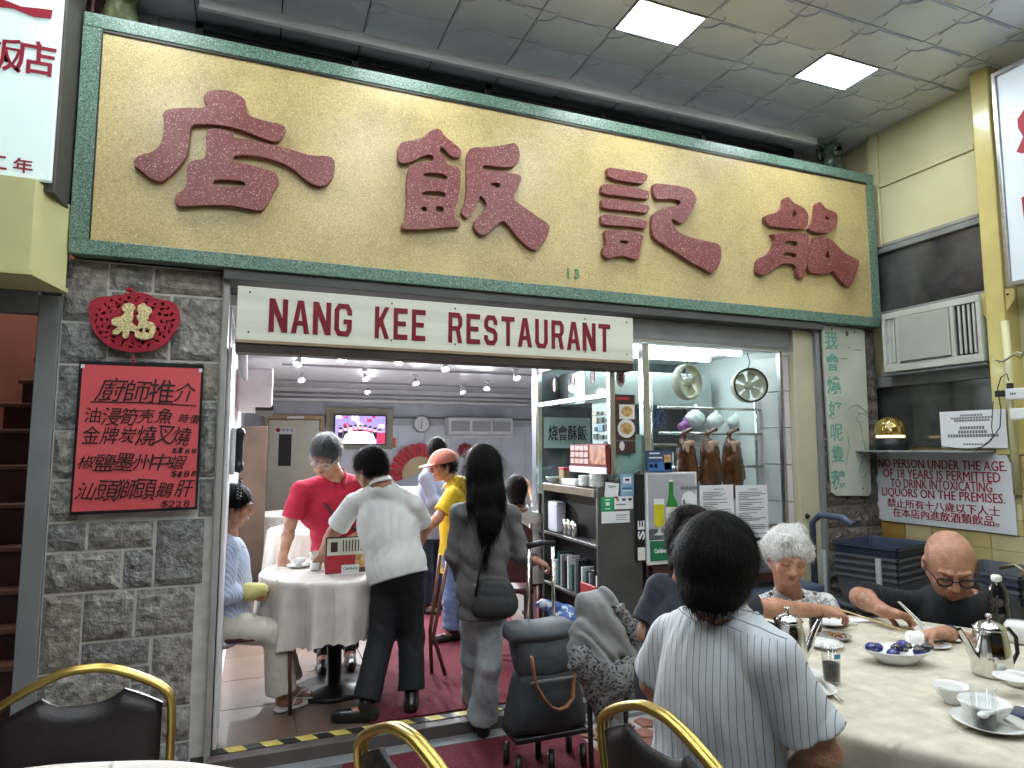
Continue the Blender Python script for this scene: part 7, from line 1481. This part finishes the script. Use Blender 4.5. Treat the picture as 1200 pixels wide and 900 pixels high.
# ================================================================ PEOPLE
polo = mat('red polo cotton', (.42, .012, .045), .8, var=.12, scale=9, bump=.35, bscale=14)
wshirt = mat('white shirt cotton', (.66, .67, .64), .75, var=.05, scale=9, bump=.4, bscale=12)
blk_tr = mat('black trousers', (.010, .011, .014), .75, var=.3, scale=8, bump=.3, bscale=14)
blue_sh = stripes('pale blue striped shirt', (.38, .46, .68), (.62, .66, .76), 55, (.2, 1, .35), .35, distort=1.2)
stripe_sh = yoke_stripes('white shirt with dark stripes', (.50, .53, .56), (.13, .15, .18), 58, (.55, -.75, .05), 40, (.25, -.1, 1), PY(850, 762, 1.30).z, .10)
cream_tr = mat('cream trousers', (.55, .52, .44), .8, var=.08, scale=8, bump=.4, bscale=12)
greyj = mat('charcoal jacket', (.115, .11, .112), .8, var=.2, scale=8, bump=.5, bscale=12)
gjean = mat('grey washed jeans', (.36, .42, .46), .85, var=.35, scale=7, bump=.4, bscale=40, var2=(.52, .58, .62))
jean = mat('light blue jeans', (.13, .19, .34), .85, var=.25, scale=8, bump=.4, bscale=30)
djean = mat('dark jeans', (.012, .018, .04), .85, var=.2)
yel_sh = mat('yellow cotton', (.60, .40, .015), .8, var=.1, scale=9, bump=.4, bscale=14)
navy_sh = mat('navy cotton', (.020, .026, .042), .8, var=.2, scale=9, bump=.4, bscale=14)
black_sh = mat('black cotton', (.010, .012, .016), .75, var=.25, scale=9, bump=.4, bscale=14)
leath = mat('black leather', (.012, .012, .012), .3, var=.3, coat=.3)
slate = mat('slate blue shirt', (.22, .25, .34), .8, var=.1)
def off(p, x=0, y=0, z=0): return V(p)+V((x, y, z))
# 1 seated person in pale blue shirt, facing right
Y = 4.15; J = dict(head=PY(275, 592, Y), neck=PY(266, 628, Y), shL=PY(268, 640, Y+.17), shR=PY(266, 642, Y-.15), elR=PY(263, 696, Y-.20), wrR=PY(296, 696, Y-.12), elL=PY(270, 690, Y+.2), wrL=PY(300, 690, Y+.06), pel=PY(264, 728, Y), hipL=PY(268, 732, Y+.09), hipR=PY(266, 734, Y-.09), knL=PY(326, 740, Y+.10), knR=PY(324, 742, Y-.10), anL=PY(338, 800, Y+.10), anR=PY(330, 812, Y-.08), toL=PZ(356, 812, .03), toR=PZ(344, 822, .03))
J['anR'].z = .09; J['anL'].z = .09
r1 = figure('seated person in pale blue striped shirt and cream trousers at the left', J, blue_sh, cream_tr, sleeve='three', faceF=(.93, -.12, -.28), hs=.98, palms={'L': (0, -1, -.3), 'R': (0, 1, -.3)}, curl=(.9, .9), ank=.085, sandals=True, res=.006, wr=.005, brow=hair_black, seed=2, girth=1.0)
hair_cap(r1[0], r1[1], r1[2], .98, hair_black, grow=.008, back=-.05, seed=5)
v = Vol([J['wrR'], J['wrL']], .006, .12); v.cone(off(J['wrR'], -.02, -.03, .02), off(J['wrR'], .05, 0, .02), .05, .035, k=.02); v.wrinkle(.003, seed=3); v.mesh('yellow_cloth', mat('pale yellow cloth', (.6, .55, .2), .8), r1[0])
for q_ in ('toR', 'toL'):
    t_ = J[q_]; a_ = J['an'+q_[2]]; d_ = unit(V((t_.x-a_.x, t_.y-a_.y, 0))); w_ = V((-d_.y, d_.x, 0)); c_ = V(((t_.x+a_.x)/2, (t_.y+a_.y)/2, .010))
    v = Vol([a_, t_], .005, .12); v.cone((a_.x, a_.y, .012), V((t_.x, t_.y, .012))+d_*.045, .042, .045, k=.02); v.plane((0, 0, .016), (0, 0, 1)); v.plane((0, 0, .001), (0, 0, -1)); f_ = v.mesh('flip_flop', mat('white rubber', (.62, .58, .52), .6), r1[0])
    g_ = V((t_.x, t_.y, 0)); MB().tube([g_+w_*.042-d_*.04+V((0, 0, .02)), g_+w_*.025+V((0, 0, .055)), g_+d_*.025+V((0, 0, .03)), g_-w_*.025+V((0, 0, .055)), g_-w_*.042-d_*.04+V((0, 0, .02))], .007, 8).build('strap', mat('white rubber', (.62, .58, .52)), f_)
# 2 man in red polo bending over the table
J = dict(head=PY(381, 533, 4.48), neck=PY(393, 556, 4.68), shR=PY(352, 573, 4.66), shL=PY(428, 572, 4.78), elR=PY(340, 616, 4.66), wrR=PY(331, 655, 4.55), elL=PY(438, 620, 4.72), wrL=PY(392, 642, 4.5), pel=PY(396, 652, 5.02), hipR=PY(382, 662, 5.0), hipL=PY(412, 662, 5.05), knR=PY(380, 720, 5.0), knL=PY(412, 720, 5.05), anR=off(PZ(378, 780, .0), 0, 0, .09), anL=off(PZ(410, 775, .0), 0, 0, .09), toR=off(PZ(376, 785, 0), 0, -.1, .03), toL=off(PZ(409, 780, 0), 0, -.1, .03))
r2 = figure('grey haired man in a red polo and glasses leaning over the inner table', J, polo, djean, faceF=(-.28, -.72, -.58), hs=1.12, s=1.05, curl=(.4, .35), palms={'R': (.3, .3, -1), 'L': (0, 0, -1)}, hdir=(None, (.15, -.35, -.8)), shoe=leath, glasses=True, frame=steel, brow=hair_grey, res=.0065, wr=.006, seed=4, headup=(0, -.5, 1), girth=1.12)
hair_cap(r2[0], r2[1], r2[2], 1.12, hair_grey, grow=.007, back=-.055, seed=8)
r_, f_, u_ = r2[3]; ch = (J['shL']+J['shR'])*.5
MB().tube([ch+r_*.10+u_*.03-f_*.02, ch+r_*.09+f_*.14-u_*.04, ch+r_*.04+f_*.192-u_*.12, ch+f_*.208-u_*.20-r_*.05, ch+f_*.195-u_*.29-r_*.11, ch+f_*.12-u_*.38-r_*.19], .016, 8, flat=.35).build('bag_strap', mat('brown strap', (.07, .015, .018), .5), r2[0])
v = Vol([ch-u_*.45-r_*.2], .008, .2); v.ell(ch-u_*.48-r_*.22+f_*.03, (.06, .10, .10)); v.mesh('shoulder_bag', navy_sh, r2[0])
# 3 waiter in white shirt
J = dict(head=PY(433, 548, 4.0), neck=PY(447, 566, 3.93), shL=PY(415, 588, 4.08), shR=PY(483, 590, 3.86), elL=PY(391, 624, 4.16), wrL=PY(377, 650, 4.26), elR=PY(496, 618, 3.96), wrR=PY(486, 652, 4.08), pel=PY(464, 662, 3.86), hipL=PY(453, 676, 3.92), hipR=PY(478, 674, 3.82), knL=PY(447, 745, 3.88), knR=PY(482, 745, 3.90), anL=off(PZ(428, 845, .0), 0, 0, .09), anR=off(PZ(482, 832, .0), 0, 0, .09), toL=off(PZ(398, 846, .0), 0, 0, .03), toR=off(PZ(486, 822, .0), 0, .05, .03))
J['hipL'].z = J['hipR'].z = max(J['hipL'].z, .80)
r3 = figure('dark haired waiter in a white short sleeved shirt bending over the inner table', J, wshirt, blk_tr, faceF=(-.55, .72, -.42), hs=1.03, s=1.03, hem=-.02, curl=(.5, .6), palms={'L': (0, 0, -1), 'R': (-.6, .2, 0)}, shoe=leath, res=.006, wr=.006, seed=7, brow=None, lips=False, ank=.075, girth=1.04)
hair_cap(r3[0], r3[1], r3[2], 1.03, hair_black, grow=.009, back=-.06, seed=11)
# 4 woman with long hair
Y = 3.42; J = dict(head=PY(565, 547, Y+.02), neck=PY(567, 586, Y), shL=PY(540, 600, Y+.02), shR=PY(597, 601, Y-.02), elL=PY(533, 652, Y+.05), wrL=PY(548, 690, Y+.15), elR=PY(612, 650, Y-.03), wrR=PY(627, 657, Y-.14), pel=PY(566, 690, Y), hipL=PY(554, 702, Y+.03), hipR=PY(580, 702, Y-.01), knL=PY(553, 770, Y+.14), knR=PY(573, 778, Y), anL=off(PZ(560, 838, GZ), 0, 0, .09), anR=off(PZ(565, 862, GZ), 0, 0, .09), toL=off(PZ(556, 826, GZ), 0, .05, .03), toR=off(PZ(563, 852, GZ), 0, .03, .03))
r4 = figure('woman with long black hair and charcoal jacket, back turned, holding the trolley handle', J, greyj, gjean, sleeve='long', faceF=(.12, 1, -.08), hs=.98, s=.90, curl=(.6, 1.1), hem=.05, shoe=leath, res=.006, wr=.009, seed=9, lips=False, collar=False, ank=.088, palms={'R': (-.2, .1, -1)}, hdir=(None, (.65, -.1, -.25)), girth=.92, shirtname='jacket')
hp = [r4[1](0, -.05, -.1), J['neck'], off(J['neck'], 0, -.1, -.35)]
def longhair(v):
    p = r4[1]; v.cone(p(0, -.045, .0), p(.015, -.085, -.16), .088, .082, k=.04, flat=((0, 1, 0), .7)); v.cone(p(.015, -.085, -.16), p(.02, -.12, -.30), .082, .055, k=.04, flat=((0, 1, 0), .55)); v.cone(p(-.005, -.12, -.28), p(-.015, -.115, -.50), .05, .012, k=.03, flat=((0, 1, 0), .5)); v.cone(p(.06, -.05, -.05), p(.085, -.06, -.24), .035, .02, k=.03); v.cone(p(-.06, -.04, -.05), p(-.085, -.05, -.22), .035, .018, k=.03)
hair_cap(r4[0], r4[1], r4[2], .98, hair_black, grow=.014, back=None, extra=longhair, vol_pts=hp+[off(J['neck'], 0, 0, -.45)], wr=.0015, seed=13, slen=.16)
v = Vol([J['pel'], off(J['pel'], 0, -.1, -.15)], .007, .2); v.cone(off(J['pel'], -.045, -.125, -.06), off(J['pel'], .085, -.125, -.065), .065, .065, k=.03, flat=((0, 1, 0), .6)); v.cone(off(J['pel'], -.03, -.12, .02), off(J['pel'], .07, -.12, .015), .055, .055, k=.03, flat=((0, 1, 0), .6)); v.wrinkle(.004, f=9, seed=4); v.mesh('shoulder_bag', mat('black nylon bag', (.03, .03, .032), .6, var=.2, bump=.3, bscale=12), r4[0])
MB().tube([off(J['pel'], -.09, -.14, .0), off(J['neck'], -.05, -.14, -.25), off(J['shR'], -.07, -.03, .045), off(J['shR'], -.07, .08, .0)], .012, 8, flat=.4).build('bag_strap', black, r4[0])
# 5 person in yellow with a pink cap
Y = 5.05; J = dict(head=PY(519, 546, Y), neck=PY(532, 562, Y), shL=PY(530, 578, Y-.17), shR=PY(536, 576, Y+.17), elL=PY(514, 606, Y-.20), wrL=PY(499, 624, Y-.12), elR=PY(520, 606, Y+.2), wrR=PY(500, 618, Y+.15), pel=PY(534, 650, Y), hipL=PY(532, 658, Y-.08), hipR=PY(536, 658, Y+.08), knL=PY(530, 700, Y-.08), knR=PY(540, 698, Y+.08), anL=off(PZ(530, 752, .0), 0, 0, .09), anR=off(PZ(545, 738, .0), 0, 0, .09), toL=off(PZ(510, 755, .0), 0, 0, .03), toR=off(PZ(528, 740, .0), 0, 0, .03))
r5 = figure('person in a mustard yellow top, salmon cap and light jeans facing left', J, yel_sh, jean, faceF=(-.97, -.15, -.2), hs=1.0, s=.95, hem=.03, shoe=leath, brow=hair_black, res=.007, wr=.006, seed=12, curl=(.8, .8), palms={'L': (0, 1, -.5), 'R': (0, -1, -.5)}, ank=.08)
hair_cap(r5[0], r5[1], r5[2], 1.0, hair_black, grow=.004, back=-.03, seed=3)
capm = mat('salmon cap', (.50, .17, .12), .8, var=.08, bump=.2, bscale=60)
v = Vol([r5[1](0, 0, 0), r5[1](0, .2, .06)], .006, .16); v.ell(r5[1](0, -.014, .036), (.101, .122, .098), r5[2]); v.plane(r5[1](0, 0, .026), -V(r5[2][2])); 
v.cone(r5[1](-.045, .085, .036), r5[1](.045, .085, .036), .012, .012, k=.01); v.ell(r5[1](0, .125, .030), (.078, .075, .010), r5[2], k=.01); v.mesh('cap', capm, r5[0])
v = Vol([J['neck']], .008, .2); v.cone(off(J['neck'], .03, -.08, -.02), off(J['neck'], .03, .08, -.02), .045, .045, k=.03); v.ell(off(J['neck'], .07, 0, -.05), (.06, .09, .07), k=.03); v.wrinkle(.006, f=18, seed=5); v.mesh('hood', yel_sh, r5[0])
# 6 person behind in slate shirt
Y = 5.9; J = dict(head=PY(513, 527, Y), neck=PY(506, 546, Y), shL=PY(498, 560, Y-.1), shR=PY(516, 558, Y+.15), elL=PY(508, 588, Y-.16), wrL=PY(520, 590, Y-.05), pel=PY(502, 618, Y), hipL=PY(498, 625, Y-.05), hipR=PY(508, 625, Y+.08), knL=PY(499, 670, Y-.05), knR=PY(510, 668, Y+.08), anL=off(PZ(500, 720, .0), 0, 0, .09), anR=off(PZ(510, 715, .0), 0, 0, .09), toL=off(PZ(505, 722, .0), .05, 0, .03), toR=off(PZ(516, 716, .0), .05, 0, .03))
r6 = figure('person in a slate blue shirt and dark jeans standing behind the yellow top', J, slate, djean, faceF=(.5, .85, -.1), shoe=leath, res=.009, wr=.006, seed=15, lips=False, sleeve='three', s=.92, hs=.95)
hair_cap(r6[0], r6[1], r6[2], .95, hair_black, grow=.008, seed=3, res=.008)
# 7 seated woman in white at the inner right
Y = 4.95; J = dict(head=PY(605, 574, Y), neck=PY(612, 596, Y), shL=PY(604, 607, Y+.14), shR=PY(628, 607, Y-.05), elR=PY(640, 632, Y), wrR=PY(640, 618, Y+.16), elL=PY(606, 635, Y+.15), pel=PY(618, 668, Y), hipL=PY(612, 672, Y+.08), hipR=PY(624, 672, Y-.02), knL=PY(628, 676, Y+.4), knR=PY(640, 676, Y+.35), anL=off(PY(622, 715, Y+.4), 0, 0, 0), anR=off(PY(630, 715, Y+.38), 0, 0, 0))
J['anL'].z = J['anR'].z = .09; J['toL'] = off(J['anL'], 0, .12, -.06); J['toR'] = off(J['anR'], 0, .12, -.06)
r7 = figure('seated dark haired woman in a white blouse behind the long haired woman', J, wshirt, djean, faceF=(.3, .9, -.2), res=.009, shoe=leath, wr=.007, seed=17, lips=False, sleeve='three', s=.9, hs=.95)
hair_cap(r7[0], r7[1], r7[2], .95, hair_brown, grow=.012, back=-.10, seed=3, res=.008, extra=lambda v: v.cone(r7[1](0, -.06, 0), r7[1](0, -.08, -.12), .075, .06, k=.03))
# 8 diner deep inside in a pale blue top
Y = 6.4; J = dict(head=PY(636, 562, Y), neck=PY(634, 574, Y), shL=PY(630, 582, Y+.1), shR=PY(640, 582, Y-.15), elR=PY(628, 592, Y-.2), wrR=PY(620, 570, Y-.15), elL=PY(628, 598, Y+.1), pel=PY(640, 625, Y), hipL=PY(638, 628, Y+.08), hipR=PY(640, 628, Y-.08), knL=PY(622, 630, Y+.08), knR=PY(622, 631, Y-.08), anL=PY(622, 660, Y+.08), anR=PY(622, 662, Y-.08))
r8 = figure('far seated diner in a light blue top raising a hand beside the booth post', J, mat('sky top', (.30, .40, .60), .8), djean, faceF=(-.9, -.3, -.1), res=.010, wr=.005, seed=19, lips=False, s=.85, hs=.95)
hair_cap(r8[0], r8[1], r8[2], .95, hair_brown, grow=.008, seed=3, res=.009)
# 13 cook inside the booth
Y = 4.55; J = dict(head=PY(777, 574, Y), neck=PY(776, 598, Y), shL=PY(760, 612, Y), shR=PY(795, 612, Y), elL=PY(756, 640, Y), elR=PY(800, 640, Y), pel=PY(778, 690, Y), hipL=PY(770, 700, Y), hipR=PY(786, 700, Y), knL=PY(770, 750, Y), knR=PY(786, 750, Y), anL=PY(770, 800, Y), anR=PY(786, 800, Y))
r13 = figure('cook in dark cap bent down inside the roast booth', J, wshirt, blk_tr, faceF=(-.5, .8, -.4), res=.009, wr=.004, seed=21, lips=False, s=.92, hs=.98)
v = Vol([r13[1](0, 0, 0)], .007, .16); v.ell(r13[1](0, -.012, .030), (.092, .112, .092), r13[2]); v.plane(r13[1](0, 0, .01), -V(r13[2][2])); v.ell(r13[1](0, .11, .02), (.07, .07, .01), r13[2]); v.mesh('cap', mat('dark brown cap', (.05, .03, .03), .7), r13[0])
# 9 navy shirt woman reaching across
J = dict(head=PY(812, 634, 2.02), neck=PY(808, 678, 2.0), shL=PY(776, 690, 2.08), shR=PY(838, 706, 1.93), elL=PY(760, 742, 2.08), elR=PY(882, 712, 2.05), wrR=PY(966, 716, 2.06), pel=PY(800, 800, 2.0), hipL=PY(790, 806, 2.1), hipR=PY(806, 806, 1.9))
J['wrL'] = off(J['elL'], .18, .12, -.02)
r9 = figure('person in a navy top with tied dark hair reaching across the table with chopsticks', J, navy_sh, None, legs=False, faceF=(.75, .62, -.25), hs=1.0, res=.0055, wr=.006, seed=23, lips=False, collar=False, palms={'R': (.0, .25, -1)}, curl=(.5, .75), hdir=(None, (.95, -.05, -.12)), girth=1.0)
bun = r9[1](-.02, -.115, .05)
hair_cap(r9[0], r9[1], r9[2], 1.0, hair_brown, grow=.012, back=-.08, seed=6, extra=lambda v: (v.ell(r9[1](0, -.13, .07), (.035, .035, .032), k=.02), v.cone(r9[1](-.05, -.0, -.02), r9[1](-.06, -.03, -.14), .035, .02, k=.02)))
tag(rebase(MB().ball(PY(800, 606, 2.03), .020, 14, (1.2, 1, .8)).build('hair_bobble', mat('tortoise bobble', (.14, .07, .03), .3))), 'brown round hair bobble on the tied dark hair', 'hair tie') if False else MB().ball(PY(800, 607, 2.0), .020, 14, (1.2, 1, .8)).build('hair_bobble', mat('tortoise bobble', (.14, .07, .03), .3), r9[0])
wr_ = J['wrR']; MB().tube([wr_+V((-.035, .024*math.cos(a)*1.1, .027*math.sin(a))) for a in [2*math.pi*k/16 for k in range(16)]], .0025, 6, closed=True).build('bracelet', mat('red string', (.2, .04, .02), .7), r9[0])
h_ = off(wr_, .115, -.01, -.03); tip = V(at(1070, 752)); tip.z = TZ+.03
sticks(off(h_, -.05, .0, .035), tip, 'pale wooden chopsticks held out over the table by the reaching hand', 0, 0, mat('bamboo', (.50, .38, .20), .5), .012, .0035)
# 10 striped shirt diner
J = dict(head=PY(843, 662, 1.56), neck=PY(849, 712, 1.52), shL=PY(790, 744, 1.72), shR=PY(908, 770, 1.36), elL=PY(768, 800, 1.80), wrL=PY(800, 850, 1.9), elR=PY(962, 880, 1.30), wrR=PY(915, 960, 1.5), pel=PY(842, 915, 1.56), hipL=PY(830, 930, 1.65), hipR=PY(865, 940, 1.46))
r10 = figure('black haired diner in a white shirt with dark stripes, back to us', J, stripe_sh, None, legs=False, faceF=(.80, .58, -.22), hs=1.10, s=1.20, res=.0055, wr=.009, seed=25, lips=False, girth=1.02, wd=[(.5, -.85, 0), (.7, -.5, .15), (.3, -.9, -.1)], curl=(.6, .6), sleeve='short')
hair_cap(r10[0], r10[1], r10[2], 1.10, hair_black, grow=.020, back=-.095, seed=9, wr=.004, extra=lambda v: v.cone(r10[1](0, -.06, .0), r10[1](0, -.075, -.07), .10, .075, k=.04))
# 11 old woman
J = dict(head=PY(923, 652, 2.42), neck=PY(925, 694, 2.50), shR=PY(884, 712, 2.50), shL=PY(966, 708, 2.50), elR=PY(880, 760, 2.35), elL=PY(985, 750, 2.35), pel=PY(926, 800, 2.6), hipR=PY(915, 805, 2.6), hipL=PY(940, 805, 2.6))
J['wrR'] = off(J['elR'], .12, -.12, -.02); J['wrL'] = off(J['elL'], -.08, -.14, -.0)
print_top = blotch('black and white print blouse', [(.05, .05, .06), (.62, .62, .60), (.30, .31, .33), (.66, .66, .64)], 24, .85, .3)
r11 = figure('elderly woman with short white hair and a printed blouse looking down at the table', J, print_top, None, legs=False, faceF=(-.48, -.85, -.32), hs=1.06, s=.98, res=.0048, wr=.005, seed=27, brow=None, curl=(.7, .7), skinm=skin, sleeve='three', collar=True, palms={'L': (0, 0, -1), 'R': (0, 0, -1)}, headup=(0, -.2, 1))
hair_cap(r11[0], r11[1], r11[2], 1.06, hair_white, grow=.014, back=-.05, seed=10, wr=.007, curly=.5, slen=.035, extra=lambda v: [v.ell(r11[1](.06*math.cos(k), -.02+.07*math.sin(k*1.7), .075+.03*math.sin(k*2.3)), (.034, .034, .03), k=.01) for k in range(6)]+[v.ell(r11[1](e*.07, -.02, .02), (.035, .06, .055), k=.02) for e in (-1, 1)])
v = Vol([J['shR'], J['neck']], .006, .15); v.cone(J['shR'], J['shR'].lerp(J['elR'], .6), .062, .066, k=.03); v.wrinkle(.004, seed=3); v.mesh('white_sleeve', wshirt, r11[0])
# 12 bald man
J = dict(head=PY(1113, 660, 2.06), neck=PY(1124, 704, 2.20), shR=PY(1052, 706, 2.30), shL=PY(1176, 712, 2.08), elR=PY(1008, 700, 2.26), wrR=PZ(1036, 716, .82), elL=PY(1180, 768, 1.92), wrL=PZ(1108, 742, .79), pel=PY(1135, 820, 2.35), hipR=PY(1120, 825, 2.4), hipL=PY(1150, 825, 2.3))
r12 = figure('bald man in a black T-shirt and dark glasses eating with his head lowered', J, black_sh, None, legs=False, faceF=(-.62, -.62, -.55), hs=1.25, s=1.10, res=.0048, wr=.005, seed=29, glasses=True, frame=black, brow=None, curl=(.7, .8), girth=1.28, palms={'R': (.1, -.3, -1), 'L': (-.2, -.2, -1)}, hdir=((-.95, .12, .05), (.80, -.45, -.22)), headup=(-.2, -.2, 1), collar=False)
MB().tube([J['wrL'].lerp(J['elL'], .08)+V((.0, 0, 0))+unit(J['wrL']-J['elL']).cross(V((0, 0, 1))).normalized()*.031*math.cos(a)+V((0, 0, .029*math.sin(a))) for a in [2*math.pi*k/18 for k in range(18)]], .009, 8, closed=True, flat=.5).build('wrist_watch', black, r12[0])
bx('shirt_mark', J['shL'].x-.12, J['shL'].x-.119, 0, .001, 0, .001, paper, r12[0]) if False else None
sticks(off(J['wrR'], .05, -.03, .02), off(V(at(1082, 748)), 0, 0, 0), 'ivory chopsticks held by the bald man', .02, .05, ivory, .012)
index_kids()
